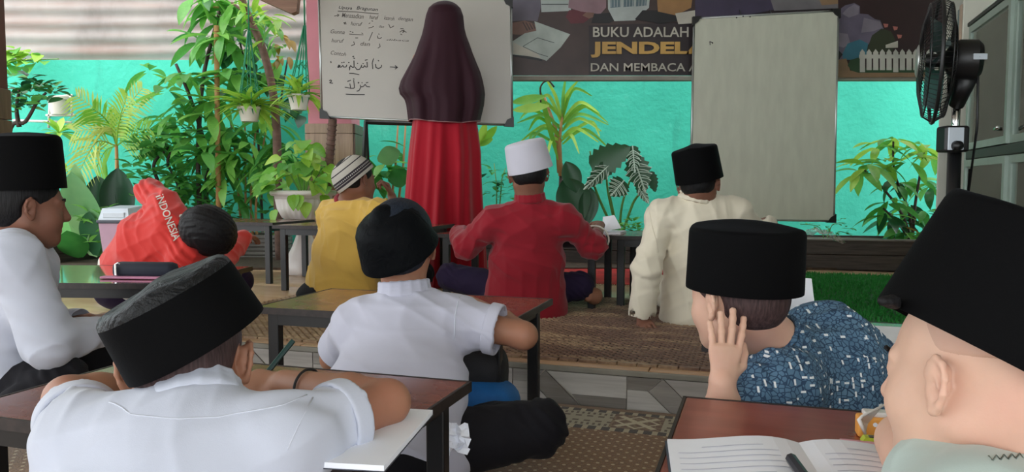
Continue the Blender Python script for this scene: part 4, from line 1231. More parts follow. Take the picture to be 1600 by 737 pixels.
# ------------------------------------------------------------------ head, ear, hand
def frame(fwd, up):
    f = V(fwd).normalized(); u = V(up); u = (u - f * u.dot(f)).normalized(); r = f.cross(u)
    return np.array([[r.x, f.x, u.x], [r.y, f.y, u.y], [r.z, f.z, u.z]])
def add_head(S, c, R, s=1.0, face=True):
    c = np.array(c, float)
    L = lambda x, y, z: c + R @ (np.array([x, y, z]) * s)
    E = lambda p, r, k=.012, sub=False, Q=None: S.ell(L(*p), np.array(r) * s, R if Q is None else R @ Q, k * s, sub)
    E((0, -.012, .030), (.070, .090, .078))                     # skull
    E((0, .022, -.020), (.058, .066, .078), .03)                # face
    E((0, .040, -.060), (.042, .044, .044), .03)                # jaw
    S.cap(L(-.046, -.002, -.045), L(-.016, .062, -.086), .020 * s, .016 * s, .025 * s)
    S.cap(L(.046, -.002, -.045), L(.016, .062, -.086), .020 * s, .016 * s, .025 * s)
    E((0, .066, -.088), (.019, .017, .015), .018)               # chin
    for q in (-1, 1):
        E((q * .034, .052, -.030), (.024, .026, .026), .025)    # cheek
        E((q * .031, .088, .005), (.016, .012, .010), .012, True)   # eye hollow
        E((q * .029, .071, .003), (.0145, .013, .0125), .006)   # lidded eye
        S.cap(L(q * .020, .0865, .000), L(q * .039, .0815, .000), .0026 * s, None, .002 * s, True)
        S.cap(L(q * .012, .083, .021), L(q * .044, .067, .019), .007 * s, .005 * s, .012 * s)  # brow
    S.cap(L(0, .084, .012), L(0, .100, -.022), .007 * s, .0105 * s, .012 * s)   # nose
    E((0, .100, -.026), (.012, .010, .009), .008)
    for q in (-1, 1): E((q * .011, .092, -.028), (.008, .009, .007), .006)
    S.cap(L(-.017, .080, -.050), L(.017, .080, -.050), .0058 * s, None, .008 * s)   # lips
    S.cap(L(-.014, .079, -.060), L(.014, .079, -.060), .0066 * s, None, .008 * s)
    S.cap(L(-.020, .089, -.0550), L(.020, .089, -.0550), .0022 * s, None, .003 * s, True)
    E((0, .070, -.073), (.02, .014, .007), .008, True)
    for q in (-1, 1): add_ear(S, L, R, s, q)
    return L
def add_ear(S, L, R, s, q):
    # ear: a tilted bowl with a rim, lobe and hollow
    al = .50                                                    # flare away from the skull
    cc = (q * .071, .008, -.006)
    def P(y, z, o=0.0):   # y back-to-front, z up, o outwards (local ear plane)
        yy = -y * math.cos(al); out = y * math.sin(al) * 1.0
        return L(cc[0] + q * (.004 + out + o), cc[1] + yy, cc[2] + z)
    rim = [(.004, -.004), (-.001, .010), (.004, .022), (.014, .028), (.023, .022), (.027, .008), (.024, -.008), (.016, -.020), (.008, -.027)]
    pts = [P(a, b, .001) for a, b in rim]
    for i in range(len(pts) - 1): S.cap(pts[i], pts[i + 1], .0036 * s, None, .003 * s)
    plate = [P(.006, .012, -.003), P(.015, .014, -.004), P(.014, .0, -.005), P(.008, -.012, -.003)]
    for i in range(3): S.cap(plate[i], plate[i + 1], .0085 * s if i != 2 else .0075 * s, None, .005 * s)
    S.cap(P(.015, .012, .007), P(.012, -.006, .006), .006 * s, .005 * s, .005 * s, True)   # concha
    S.cap(P(.012, .016, .002), P(.017, -.002, .002), .0022 * s, None, .003 * s)           # inner fold
    S.cap(P(.006, -.024, 0), P(.004, -.020, -.002), .0062 * s, None, .006 * s)            # lobe
    S.cap(P(.000, -.004, .003), P(.000, -.011, .002), .0034 * s, None, .004 * s)          # tragus
def add_hand(S, W, d, n, q=1, curl=(.35, .35, .4, .45), s=.85, spread=.10, thumb=(.5, .3), k=.004):
    """W wrist, d direction of the fingers, n back-of-hand normal, q=+1 thumb on the left of d seen from the back"""
    W = np.array(W, float); d = np.array(d, float); d /= np.linalg.norm(d); n = np.array(n, float); n = n - d * (n @ d); n /= np.linalg.norm(n)
    l = np.cross(n, d) * q                      # towards the thumb
    P = lambda a, b, c: W + (d * a + l * b + n * c) * s
    S.seg(P(.005, 0, 0), P(.075, .0, .002), (.024 * s, .015 * s), (.037 * s, .0125 * s), l, .010, capr=.7)
    base = [(.083, .029), (.088, .010), (.084, -.009), (.076, -.026)]
    lens = [(.036, .022, .018), (.040, .025, .019), (.037, .023, .018), (.029, .018, .016)]
    for i in range(4):
        b = base[i]; c = curl[i]
        a0 = spread * (1.5 - i) * .6
        dd = d * math.cos(a0) + l * math.sin(a0)
        p = P(b[0] - .012, b[1], .001); r = (.0088 - .0006 * abs(i - 1)) * s
        S.cap(P(.05, b[1] * .75, .001), p, .009 * s, r, .006)
        ang = c * .7
        for j in range(3):
            v = dd * math.cos(ang) - n * math.sin(ang)
            p2 = p + v * lens[i][j] * s
            S.cap(p, p2, r, r * .93, k * .5); S.ell(p2, (r * 1.02,) * 3, None, k * .5)
            p = p2; r *= .93; ang += c
    t0 = P(.018, .020, -.004); ta = thumb[0]; 
    v = d * math.cos(ta) * .8 + l * math.sin(ta) - n * .25; v /= np.linalg.norm(v)
    t1 = t0 + v * .036 * s; S.cap(t0, t1, .0135 * s, .0105 * s, .010)
    v2 = d * math.cos(ta - thumb[1]) + l * math.sin(ta - thumb[1]) - n * .35; v2 /= np.linalg.norm(v2)
    t2 = t1 + v2 * .029 * s; S.cap(t1, t2, .0100 * s, .0092 * s, .003)
    t3 = t2 + (v2 * .9 - l * .2) * .023 * s; S.cap(t2, t3, .0092 * s, .0072 * s, .003)
    return P

# ------------------------------------------------------------------ skin, hair, cloth
def skin_mat(name, base, red):
    t = NT(name)
    v = t.coord()
    c = t.ramp(t.noise(v, 26, 4), [(.3, tuple(x * .93 for x in base)), (.7, tuple(min(1, x * 1.05) for x in base))])
    c = t.mix(t.ramp(t.noise(v, 9, 2), [(.45, (0, 0, 0)), (.75, (.45, .45, .45))]), c, red)
    t.base(c); t.set(Roughness=.52, Subsurface_Weight=.12, Subsurface_Scale=.01)
    t.b.inputs['Subsurface Radius'].default_value = (1, .35, .2)
    t.b.inputs['Specular IOR Level'].default_value = .35
    t.bump(t.noise(v, 420, 3), .12, .001)
    return t.m
M['skin_brown'] = skin_mat('brown_skin', srgb(160, 114, 90), srgb(166, 106, 88))
M['skin_dark'] = skin_mat('dark_brown_skin', srgb(130, 90, 73), srgb(136, 86, 72))
M['skin_tan'] = skin_mat('tan_skin', srgb(168, 124, 102), srgb(176, 118, 100))
M['skin_light'] = skin_mat('light_tan_skin', srgb(212, 172, 150), srgb(216, 156, 140))
def hair_mat(name, c, stretch=(1, 1, .12)):
    t = NT(name)
    v = t.coord(scale=stretch)
    n = t.noise(v, 260, 3)
    t.base(t.ramp(n, [(.3, tuple(x * .6 for x in c)), (.7, tuple(x * 1.5 for x in c))]))
    t.set(Roughness=.6); t.b.inputs['Specular IOR Level'].default_value = .25; t.bump(n, .5, .003)
    return t.m
M['hair'] = hair_mat('black_hair', srgb(19, 18, 20)); M['hair_soft'] = hair_mat('dark_brown_hair', srgb(66, 50, 50)); M['stubble'] = skin_mat('shaved_hair_stubble', srgb(194, 154, 134), srgb(190, 148, 130)); M['hair_blue'] = hair_mat('blue_black_hair', srgb(24, 32, 44))
def cloth(name, c, weave=900, var=.05, rough=.85, sheen=.2, bump=.10):
    t = NT(name)
    if max(c) < .12: sheen = .03
    v = t.coord()
    n = t.noise(v, 5, 3)
    t.base(t.ramp(n, [(.3, tuple(x * (1 - var) for x in c)), (.7, tuple(min(1, x * (1 + var)) for x in c))]))
    t.set(Roughness=rough, Sheen_Weight=sheen)
    t.b.inputs['Specular IOR Level'].default_value = .2
    w = t.noise(v, weave, 2); w2 = t.noise(v, 55, 4, .6)
    t.bump(t.math('ADD', t.math('MULTIPLY', w, .35), w2), bump, .004)
    return t.m
def velvet(name, c, emboss=0.0):
    t = NT(name)
    v = t.coord()
    t.base(c); t.set(Roughness=.75, Sheen_Weight=.02 if emboss < .5 else .08, Sheen_Roughness=.4)
    t.b.inputs['Sheen Tint'].default_value = (.5, .6, .75, 1)
    t.b.inputs['Specular IOR Level'].default_value = .07
    n = t.noise(v, 500, 2)
    if emboss:
        w = t.n('ShaderNodeTexVoronoi', feature='SMOOTH_F1'); w.inputs['Scale'].default_value = 26; t.l(v, w.inputs['Vector'])
        q = t.noise(v, 34, 3, .5, 1.2)
        n = t.math('ADD', t.math('MULTIPLY', n, .1), t.math('ADD', w.outputs['Distance'], q))
        t.set(Roughness=.55); t.b.inputs['Specular IOR Level'].default_value = .30 if emboss > .5 else .05
        t.bump(n, emboss, .012)
    else: t.bump(n, .2, .002)
    return t.m
M['velvet'] = velvet('black_velvet', (.0022, .0022, .0026)); M['velvet_emb'] = velvet('embossed_black_velvet', (.004, .0045, .0055), .9); M['velvet_shiny'] = velvet('shiny_black_velvet', (.0034, .004, .005), .25)
M['white_shirt'] = cloth('white_cotton_shirt', srgb(190, 194, 208)); M['white_shirt2'] = cloth('thin_white_cotton_shirt', srgb(188, 188, 203)); M['mint_shirt'] = cloth('pale_mint_shirt', srgb(176, 190, 184)); M['cream_shirt'] = cloth('cream_tunic_cloth', srgb(226, 217, 197))
M['yellow_shirt'] = cloth('mustard_yellow_cloth', srgb(204, 166, 80)); M['red_shirt'] = cloth('dark_red_cloth', srgb(138, 24, 38)); M['red_jacket'] = cloth('bright_red_jacket', srgb(206, 44, 34)); M['black_trousers'] = cloth('black_trouser_cloth', srgb(22, 21, 26)); M['navy_trousers'] = cloth('dark_purple_navy_cloth', srgb(36, 26, 52))
M['white_cap'] = cloth('white_cap_cloth', srgb(196, 194, 206)); M['hijab'] = cloth('dark_maroon_veil', srgb(50, 24, 34), rough=.7, sheen=.1); M['red_dress'] = cloth('red_dress_cloth', srgb(160, 12, 34), rough=.75); M['jacket_white'] = cloth('white_jacket_band', srgb(214, 212, 202)); M['jacket_green'] = cloth('green_jacket_band', srgb(40, 120, 88))
M['seam'] = cloth('white_seam_thread', srgb(198, 202, 214))
M['wrist'] = plain('black_rubber_band', srgb(26, 22, 24), .6)
M['eye_white'] = plain('eye_white', srgb(210, 205, 200), .2); M['iris'] = plain('dark_iris', srgb(28, 20, 16), .1)
def mk_batik():
    t = NT('blue_patterned_cloth')
    v = t.coord()
    n = t.n('ShaderNodeTexNoise'); n.inputs['Scale'].default_value = 30; n.inputs['Detail'].default_value = 1; t.l(v, n.inputs['Vector'])
    d = t.n('ShaderNodeMapping'); t.l(v, d.inputs['Vector'])
    add = t.n('ShaderNodeVectorMath', operation='ADD'); sc = t.n('ShaderNodeVectorMath', operation='SCALE'); sc.inputs['Scale'].default_value = .012
    t.l(n.outputs['Color'], sc.inputs[0]); t.l(v, add.inputs[0]); t.l(sc.outputs[0], add.inputs[1])
    w = t.n('ShaderNodeTexVoronoi', feature='DISTANCE_TO_EDGE'); w.inputs['Scale'].default_value = 105; t.l(add.outputs[0], w.inputs['Vector'])
    line = t.math('LESS_THAN', w.outputs['Distance'], .085)
    wc = t.n('ShaderNodeTexVoronoi', feature='F1'); wc.inputs['Scale'].default_value = 62; wc.inputs['Randomness'].default_value = .9; t.l(v, wc.inputs['Vector'])
    sp = t.n('ShaderNodeSeparateColor'); t.l(wc.outputs['Color'], sp.inputs[0])
    # short white dashes: boxes round some cell centres
    sub = t.n('ShaderNodeVectorMath', operation='SUBTRACT'); t.l(v, sub.inputs[0]); t.l(wc.outputs['Position'], sub.inputs[1])
    sx = t.n('ShaderNodeSeparateXYZ'); t.l(sub.outputs[0], sx.inputs[0])
    hor = t.math('GREATER_THAN', sp.outputs[1], .55)
    a = t.math('ABSOLUTE', sx.outputs[0]); b = t.math('ABSOLUTE', sx.outputs[2])
    la = t.math('ADD', .0018, t.math('MULTIPLY', hor, .0028)); lb = t.math('ADD', .0046, t.math('MULTIPLY', hor, -.0028))
    box = t.math('MULTIPLY', t.math('LESS_THAN', a, la), t.math('LESS_THAN', b, lb))
    dash = t.math('MULTIPLY', box, t.math('LESS_THAN', sp.outputs[0], .33))
    base = t.ramp(t.noise(v, 16, 3), [(.3, srgb(72, 104, 132)), (.7, srgb(98, 132, 158))])
    c = t.mix(line, base, srgb(38, 64, 92)); c = t.mix(dash, c, srgb(226, 230, 232))
    t.base(c); t.set(Roughness=.85); t.bump(t.noise(v, 60, 4), .12, .004)
    return t.m
M['batik'] = mk_batik()

# ------------------------------------------------------------------ caps
def add_cap(name, parent, O, c, axis, fwd, a, b, h, mat, taper=.94, dome=.012, rnd=.014, ridge=True, sink=0.0, prof=None):
    """c centre of the rim, a half width (sideways), b half length (front-back), h height"""
    az = V(axis).normalized(); f = V(fwd); f = (f - az * f.dot(az)).normalized(); r = f.cross(az)
    Mx = Matrix(((r.x, f.x, az.x, c[0]), (r.y, f.y, az.y, c[1]), (r.z, f.z, az.z, c[2]), (0, 0, 0, 1)))
    if prof is None:
        prof = [(.965, .004), (1.0, 0), (1.003, .006)]
        n = 8
        for i in range(1, n): prof.append((1.003 + (taper - 1.003) * i / n, (h - rnd) * i / n + .004))
        for i in range(5):
            t = math.pi / 2 * i / 4; prof.append((taper - rnd / a * (1 - math.cos(t)), h - rnd + rnd * math.sin(t)))
        t0 = taper - rnd / a
        for i in range(1, 6): prof.append((t0 * (1 - i / 6), h + dome * (1 - (1 - i / 6) ** 2) - sink * (1 if i > 0 else 0)))
        prof.append((0, h + dome - sink))
        prof.insert(0, (.90, .03))
    n = 56
    vs = []; fs = []
    for (rr, z) in prof:
        for k in range(n):
            t = 2 * math.pi * k / n
            x = rr * a * math.cos(t); y = rr * b * math.sin(t)
            zz = z
            if ridge and z > h - .5 * rnd: zz += .007 * math.exp(-(x / (.28 * a)) ** 2) * (1 - .4 * (y / b) ** 2)
            vs.append(Mx @ V((x, y, zz)))
    for i in range(len(prof) - 1):
        for k in range(n): fs.append((i * n + k, i * n + (k + 1) % n, (i + 1) * n + (k + 1) % n, (i + 1) * n + k))
    m = MB(); m.add(vs, fs)
    o = m.build(name, M[mat] if isinstance(mat, str) else mat, parent, 50, O, fixn=False)
    if mat == 'velvet_emb':
        o.data.materials.append(M['velvet'])
        for p in o.data.polygons:
            if (Mx.inverted() @ (V(p.center) + V(O))).z < h - rnd: p.material_index = 1
    return o, Mx
def add_eyes(parent, O, L, R, s=1.0):
    for q in (-1, 1):
        m = MB(); c = V(L(q * .0295, .0725, .002))
        m.add(*_sphere(c, .0098 * s)); e = m.build('eye', M['eye_white'], parent, True, O)
        m = MB(); m.add(*_sphere(V(L(q * .0297, .0782, .0015)), .0048 * s)); m.build('iris', M['iris'], e, True, O).matrix_parent_inverse = Matrix.Identity(4)
        m = MB(); m.tube([V(L(q * .014, .0905, .022)), V(L(q * .030, .086, .0265)), V(L(q * .040, .078, .024))], [.0022, .003, .0015], 6); m.build('eyebrow', M['hair'], parent, True, O)
def _sphere(c, r, n=14, k=9):
    vs = []; fs = []
    for i in range(k + 1):
        ph = math.pi * i / k
        for j in range(n):
            t = 2 * math.pi * j / n; vs.append((c.x + r * math.sin(ph) * math.cos(t), c.y + r * math.sin(ph) * math.sin(t), c.z + r * math.cos(ph)))
    for i in range(k):
        for j in range(n): fs.append((i * n + j, (i + 1) * n + j, (i + 1) * n + (j + 1) % n, i * n + (j + 1) % n))
    return vs, fs
def hair_shape(vox, c, R, s, low_back=-.055, low_side=-.01, front=.06, th=.006, noise_=.002, seed=1):
    """close-cropped hair: skull shell cut above the nape, round the ears and at the forehead"""
    S = SDF(vox); c = np.array(c, float)
    L = lambda x, y, z: c + R @ (np.array([x, y, z]) * s)
    S.ell(L(0, -.014, .030), np.array((.070 + th, .090 + th, .078 + th)) * s, R, .01)
    S.ell(L(0, -.034, -.012), np.array((.060 + th, .062 + th, .060)) * s, R, .02)
    S.cut(L(0, 0, low_back), -R[:, 2], .2, .006)
    # plane rising to the front: in front of the ears nothing below the temples
    nv = R @ np.array([0, .80, -.60]); S.cut(L(0, .030, low_side), nv, .25, .006)
    for q in (-1, 1): S.ell(L(q * .075, .000, -.012), np.array((.020, .022, .034)) * s, R, .006, True)
    return S, wrinkle(noise_ * .4, 160, seed, [R[:, 0], R[:, 1]], .8)
def person(label, base, group=None):
    return thing('person', label, 'person', base, 0, group)
# ------------------------------------------------------------------ the people
from mathutils.bvhtree import BVHTree
J = lambda px, py, Y: np.array(at(px, py, Y))
A3 = lambda *a: np.array(a, float)
unit = lambda v: np.array(v, float) / np.linalg.norm(v)

def project(me, bvh, d, O, lift=.0012):
    """lay a flat mesh (coordinates relative to O) onto a surface along direction d"""
    d = V(d).normalized()
    for v in me.vertices:
        p = V(v.co) + V(O)
        h = bvh.ray_cast(p - d * .3, d)
        if h[0] is not None: v.co = h[0] - d * lift - V(O)
def seam(parent, O, bvh, pts, d, r, mat, name='seam', lift=.0):
    P = [V(p) for p in pts]; q = []
    for a, b in zip(P[:-1], P[1:]):
        n = max(2, int((b - a).length / .008))
        for i in range(n): q.append(a.lerp(b, i / n))
    q.append(P[-1]); d = V(d).normalized(); out = []
    for p in q:
        h = bvh.ray_cast(p - d * .3, d)
        if h[0] is not None: out.append(h[0] - d * lift)
    if len(out) < 3: return None
    m = MB(); m.tube(out, r, 5); return m.build(name, M[mat] if isinstance(mat, str) else mat, parent, True, O)
def bvh_of(o, O):
    me = o.data; n = len(me.vertices); co = np.empty(n * 3, np.float32); me.vertices.foreach_get('co', co)
    co = co.reshape(-1, 3) + np.array(O)
    lp = np.empty(len(me.loops), np.int32); me.loops.foreach_get('vertex_index', lp)
    return BVHTree.FromPolygons([tuple(x) for x in co.tolist()], lp.reshape(-1, 4).tolist())

def boy(label, base, vox, hc, fwd, up, neck, sh, pelvis, arms, skin, shirt, hs=.93, chest=(.128, .085), waist=(.118, .085), hip=(.135, .10), sleeve='short',
        sl=(.052, .050, .040), legs=None, trousers='black_trousers', hair='hair', hair_kw=None, cap=None, folds=.004, seed=1, mid=None, collar=True, eyes=True, neck_r=.044, hem=None, extra=None, arm_r=(.036, .031, .029, .0205), shirt_vox=None, hand_s=.82, drop=0.0):
    base = V(base); O = base
    root = person(label, base)
    R = frame(fwd, up); hc = np.array(hc, float); neck = np.array(neck, float)
    shL, shR = [np.array(x, float) for x in sh]; pelvis = np.array(pelvis, float)
    lat = unit(shR - shL); ch = (shL + shR) / 2; mid = (pelvis * .5 + ch * .5) if mid is None else np.array(mid, float)
    # body: one continuous surface
    S = SDF(vox)
    L = add_head(S, hc, R, hs)
    S.cap(L(0, -.030, -.030), neck + (hc - neck) * .1, neck_r * 1.02, neck_r, .03)
    S.cap(neck + (hc - neck) * .1, ch, neck_r, neck_r * 1.1, .03)
    S.seg(pelvis, mid, (hip[0] * .72, hip[1] * .72), (waist[0] * .75, waist[1] * .72), lat, .03); S.seg(mid, ch, (waist[0] * .75, waist[1] * .72), (chest[0] * .80, chest[1] * .72), lat, .03)
    for s in (shL, shR): S.cap(ch, s, .040, .036, .03)
    hands = {}
    for key, s in (('L', shL), ('R', shR)):
        if key not in arms: continue
        a = arms[key]; e = np.array(a['e'], float); w = np.array(a['w'], float)
        S.cap(s, e, arm_r[0], arm_r[1], .02); 
        m_ = e + (w - e) * .35; S.cap(e, m_, arm_r[1], arm_r[2] * 1.06, .012); S.cap(m_, w, arm_r[2] * 1.06, arm_r[3], .012)
        if 'd' in a:
            hs_ = hand_s
            hands[key] = add_hand(S, w, a['d'], a['n'], a.get('q', -1 if key == 'L' else 1), a.get('curl', (.45, .5, .5, .55)), hs_, a.get('spread', .12), a.get('thumb', (.6, .3)))
    body = link('body', S.mesh('body', None, O), M[skin], root)
    if eyes: add_eyes(root, O, L, R, hs)
    # hair
    if hair:
        kw = dict(vox=max(.0035, vox), c=hc, R=R, s=hs); kw.update(hair_kw or {})
        H_, w_ = hair_shape(**kw); link('hair', H_.mesh('hair', w_, O), M[hair], root)
    # shirt
    T = SDF(shirt_vox or vox)
    low = pelvis + A3(0, 0, -drop)
    T.seg(low, mid, hip, waist, lat, .05); T.seg(mid, ch - (ch - mid) * .12, waist, chest, lat, .05)
    for s in (shL, shR): T.cap(neck + (ch - neck) * .35, s, .050, sl[0], .035); T.cap(ch - (ch - mid) * .15, s - (ch - mid) * .08, .07, .050, .05)
    jt = []
    for key, s in (('L', shL), ('R', shR)):
        if key not in arms: continue
        a = arms[key]; e = np.array(a['e'], float); w = np.array(a['w'], float)
        if a.get('sleeve', sleeve) == 'short':
            f = a.get('f', .72); c_ = s + (e - s) * f
            T.cap(s, c_, sl[0], sl[1], .035)
            dd = unit(e - s); T.cutcap(c_, dd, sl[1] + .012, .07); T.cap(c_ - dd * .008, c_ + dd * .05, sl[1] - .007, None, .004, True)
            jt.append(s + (c_ - s) * .35)
        else:
            f = a.get('f', .96)
            T.cap(s, e, sl[0], sl[1], .03); c_ = e + (w - e) * f; T.cap(e, c_, sl[1], sl[2], .025)
            dd = unit(w - e); T.cutcap(c_, dd, sl[2] + .02, .10); T.cap(c_ - dd * .015, c_ + dd * .05, sl[2] - .006, None, .004, True)
            jt += [e, s]
    nd = unit(hc - neck)
    T.cap(neck + nd * .010, neck + nd * .14, neck_r + .006, neck_r + .03, .008, True)
    if hem is not None: T.cut(hem[0], hem[1], hem[2] if len(hem) > 2 else .5)
    if extra: extra(T)
    disp = plus(wrinkle(folds, 46, seed, [lat, lat + A3(0, 0, .35), (0, .3, 1), (lat + A3(0, 0, .9)), lat - A3(0, 0, .6)]), near_fold(jt, folds * .75, 85, unit(mid - ch) + .3 * lat, .085, seed)) if jt else wrinkle(folds, 46, seed)
    so = link('shirt', T.mesh('shirt', disp, O), M[shirt], root)
    if collar:
        Cx = SDF(.004 if vox > .0035 else .003)
        u_ = lat - nd * (lat @ nd); u_ = unit(u_); w_ = np.cross(nd, u_)
        pts = []; n = 16
        for i in range(n + 1):
            t = 2 * math.pi * i / n
            pts.append(neck + nd * (.004 + .006 * math.sin(t) * 0) + (u_ * math.cos(t) + w_ * math.sin(t)) * (neck_r + .012))
        ch_ = collar if isinstance(collar, float) else .019
        for i in range(n):
            Cx.cap(pts[i] - nd * .006, pts[i + 1] - nd * .006, .0085, None, .002); Cx.cap(pts[i], pts[i + 1], .0075, None, .002); Cx.cap(pts[i] + nd * ch_ * .5, pts[i + 1] + nd * ch_ * .5, .0058, None, .004); Cx.cap(pts[i] + nd * ch_, pts[i + 1] + nd * ch_, .005, None, .004)
        link('collar', Cx.mesh('collar', None, O), M[shirt], so)
    if legs:
        Q = SDF(max(vox, .005)); jt = []
        Q.ell(pelvis + A3(0, 0, -.01), (hip[0] * .95, hip[1] * .98, .09), None, .03)
        for (h, k, a) in legs:
            h, k, a = [np.array(x, float) for x in (h, k, a)]
            Q.cap(h, k, .078, .060, .03); Q.cap(k, a, .058, .044, .02); jt.append(k)
        Q.cut((pelvis[0], pelvis[1], base.z + .004), (0, 0, -1), .9)
        link('trousers', Q.mesh('trousers', plus(wrinkle(.004, 42, seed + 9), near_fold(jt, .004, 120, (1, .5, 1), .09)), O), M[trousers], root)
    capo = None
    if cap: capo, _ = add_cap('cap', root, O, *cap[0], **cap[1])
    return dict(root=root, O=O, body=body, shirt=so, L=L, R=R, lat=lat, ch=ch, mid=mid, hands=hands, cap=capo, nd=nd)

# ---- front boy in white, bent over the near desk
front = boy('boy in a white short-sleeved shirt and embossed black cap bent over the front desk', (-.42, .74, .01), .003,
    J(293, 566, 1.0), (-.12, .84, -.50), (-.12, .50, .86), J(303, 640, .945), (J(140, 692, .93), J(440, 690, .93)), (-.43, .73, .11),
    {'L': dict(e=J(106, 622, 1.09), w=J(232, 606, 1.19), d=(.9, .35, .02), n=(0, -.2, 1), f=.52, q=-1),
     'R': dict(e=J(605, 628, 1.075), w=J(445, 598, 1.185), d=(-.92, .22, -.06), n=(-.1, -.45, .9), f=.60, q=1, curl=(.75, .8, .85, .9), thumb=(.45, .5))},
    'skin_brown', 'white_shirt', hs=.94, chest=(.135, .075), waist=(.145, .10), hip=(.155, .12), sl=(.048, .052, .05), hair='hair_soft', hair_kw=dict(th=.003, noise_=.0008, low_back=-.075, low_side=-.02), eyes=False, seed=3, folds=.0045,
    cap=((J(309, 538, .985), (-.44, -.16, .88), (-.1, .9, -.2), .093, .098, .090, 'velvet_emb'), dict(taper=.95, dome=.006, sink=.004)),
    legs=[((-.50, .78, .10), (-.72, 1.02, .11), (-.42, 1.10, .06)), ((-.36, .78, .10), (-.14, 1.0, .11), (-.42, 1.06, .06))])
bv = bvh_of(front['shirt'], front['O']); O = front['O']
seam(front['shirt'], O, bv, [J(95, 668, .8), J(170, 676, .8), J(300, 684, .8), J(425, 672, .8), J(432, 652, .8)], (0, 1, 0), .0010, 'seam')
seam(front['shirt'], O, bv, [J(433, 640, .8), J(436, 690, .8), J(420, 737, .8)], (0, 1, 0), .0010, 'seam')
def cuff(p, s_, e_, f, r, w, mat, O, parent, name='cuff'):
    s_, e_ = np.array(s_), np.array(e_); d = unit(e_ - s_); c = s_ + (e_ - s_) * f
    C = SDF(.003); C.cap(c - d * w, c - d * .001, r + .0022, r + .0022, .002); C.cutcap(c - d * .0005, d, r + .03, .08); C.cutcap(c - d * w, -d, r + .03, .08); C.cap(c - d * (w + .03), c + d * .03, r - .004, None, .003, True)
    return link(name, C.mesh(name, None, O), M[mat], parent)
cuff(0, J(440, 690, .93), J(605, 628, 1.075), .60, .052, .030, 'white_shirt', O, front['shirt']); cuff(0, J(140, 692, .93), J(106, 622, 1.09), .52, .052, .030, 'white_shirt', O, front['shirt'])
m = MB(); e_, w_ = J(605, 628, 1.075), J(445, 598, 1.185); m.ring(e_ + (w_ - e_) * .76, .0275, .0022, tuple(w_ - e_), 28, 6); m.build('wristband', M['wrist'], front['root'], True, O)
hp = front['hands']['R'](.085, .012, -.02)
stick('pencil', "dark teal pencil held in the front boy's right hand", 'pencil', V(hp) + V((.055, .075, .072)), V(hp) + V((-.03, -.035, -.048)), .0045, ('pencil_teal', 'pencil_teal'))

# ---- boy with the round velvet cap in the middle
mid_b = boy('boy in a thin white shirt and round shiny black cap at the middle desk', (-.25, 1.60, .01), .0035,
    J(627, 382, 1.80), (.14, .98, .10), (0, -.10, 1), J(632, 456, 1.79), (J(560, 508, 1.78), J(712, 500, 1.78)), (-.26, 1.60, .12),
    {'R': dict(e=J(818, 524, 1.74), w=J(735, 474, 2.02), d=(-.72, .65, .03), n=(0, .1, 1), f=.66, curl=(.35, .4, .4, .5)), 'L': dict(e=J(520, 560, 1.95), w=J(600, 480, 2.16), d=(.8, .6, 0), n=(0, .1, 1), f=.66)},
    'skin_brown', 'white_shirt2', hs=.95, chest=(.130, .085), waist=(.145, .10), hip=(.175, .13), sl=(.050, .058, .05), hair='hair_blue', hair_kw=dict(th=.010, noise_=.003, low_back=-.072), eyes=False, seed=5, folds=.005, drop=.03,
    cap=((J(626, 396, 1.775), (-.32, -.38, .87), (.1, .8, .5), .094, .100, .108, 'velvet_shiny'), dict(taper=.86, dome=.02, rnd=.045, ridge=False)),
    legs=[((-.16, 1.64, .11), J(842, 668, 1.66), (-.12, 1.96, .07)), ((-.36, 1.66, .11), (-.66, 1.84, .12), (-.30, 1.98, .07))])
bv = bvh_of(mid_b['shirt'], mid_b['O']); O = mid_b['O']
seam(mid_b['shirt'], O, bv, [J(548, 470, 1.5), J(600, 478, 1.5), J(660, 480, 1.5), J(712, 478, 1.5)], (0, 1, 0), .0012, 'seam')
seam(mid_b['shirt'], O, bv, [J(712, 446, 1.5), J(706, 480, 1.5), J(699, 520, 1.5), J(698, 560, 1.5)], (0, 1, 0), .0015, 'seam')
cuff(0, J(712, 500, 1.78), J(818, 524, 1.74), .66, .058, .030, 'white_shirt2', O, mid_b['shirt'])
# crumpled tissue on his leg
tw = J(713, 684, 1.42)
m = MB(); rng = np.random.RandomState(11); vs = []; fs = []
for i in range(7):
    for j in range(7): vs.append(tuple(tw + A3((i - 3) * .008 + rng.normal(0, .003), rng.normal(0, .007) - .004 * abs(i - 3), (3 - j) * .009 + rng.normal(0, .003))))
for i in range(6):
    for j in range(6): a = i * 7 + j; fs.append((a, a + 1, a + 8, a + 7))
m.add(vs, fs); t_ = thing('tissue', 'crumpled white tissue by the black trousers under the front desk', 'tissue', V(tw)); m.build('sheet', M['paper'], t_, False, V(tw))

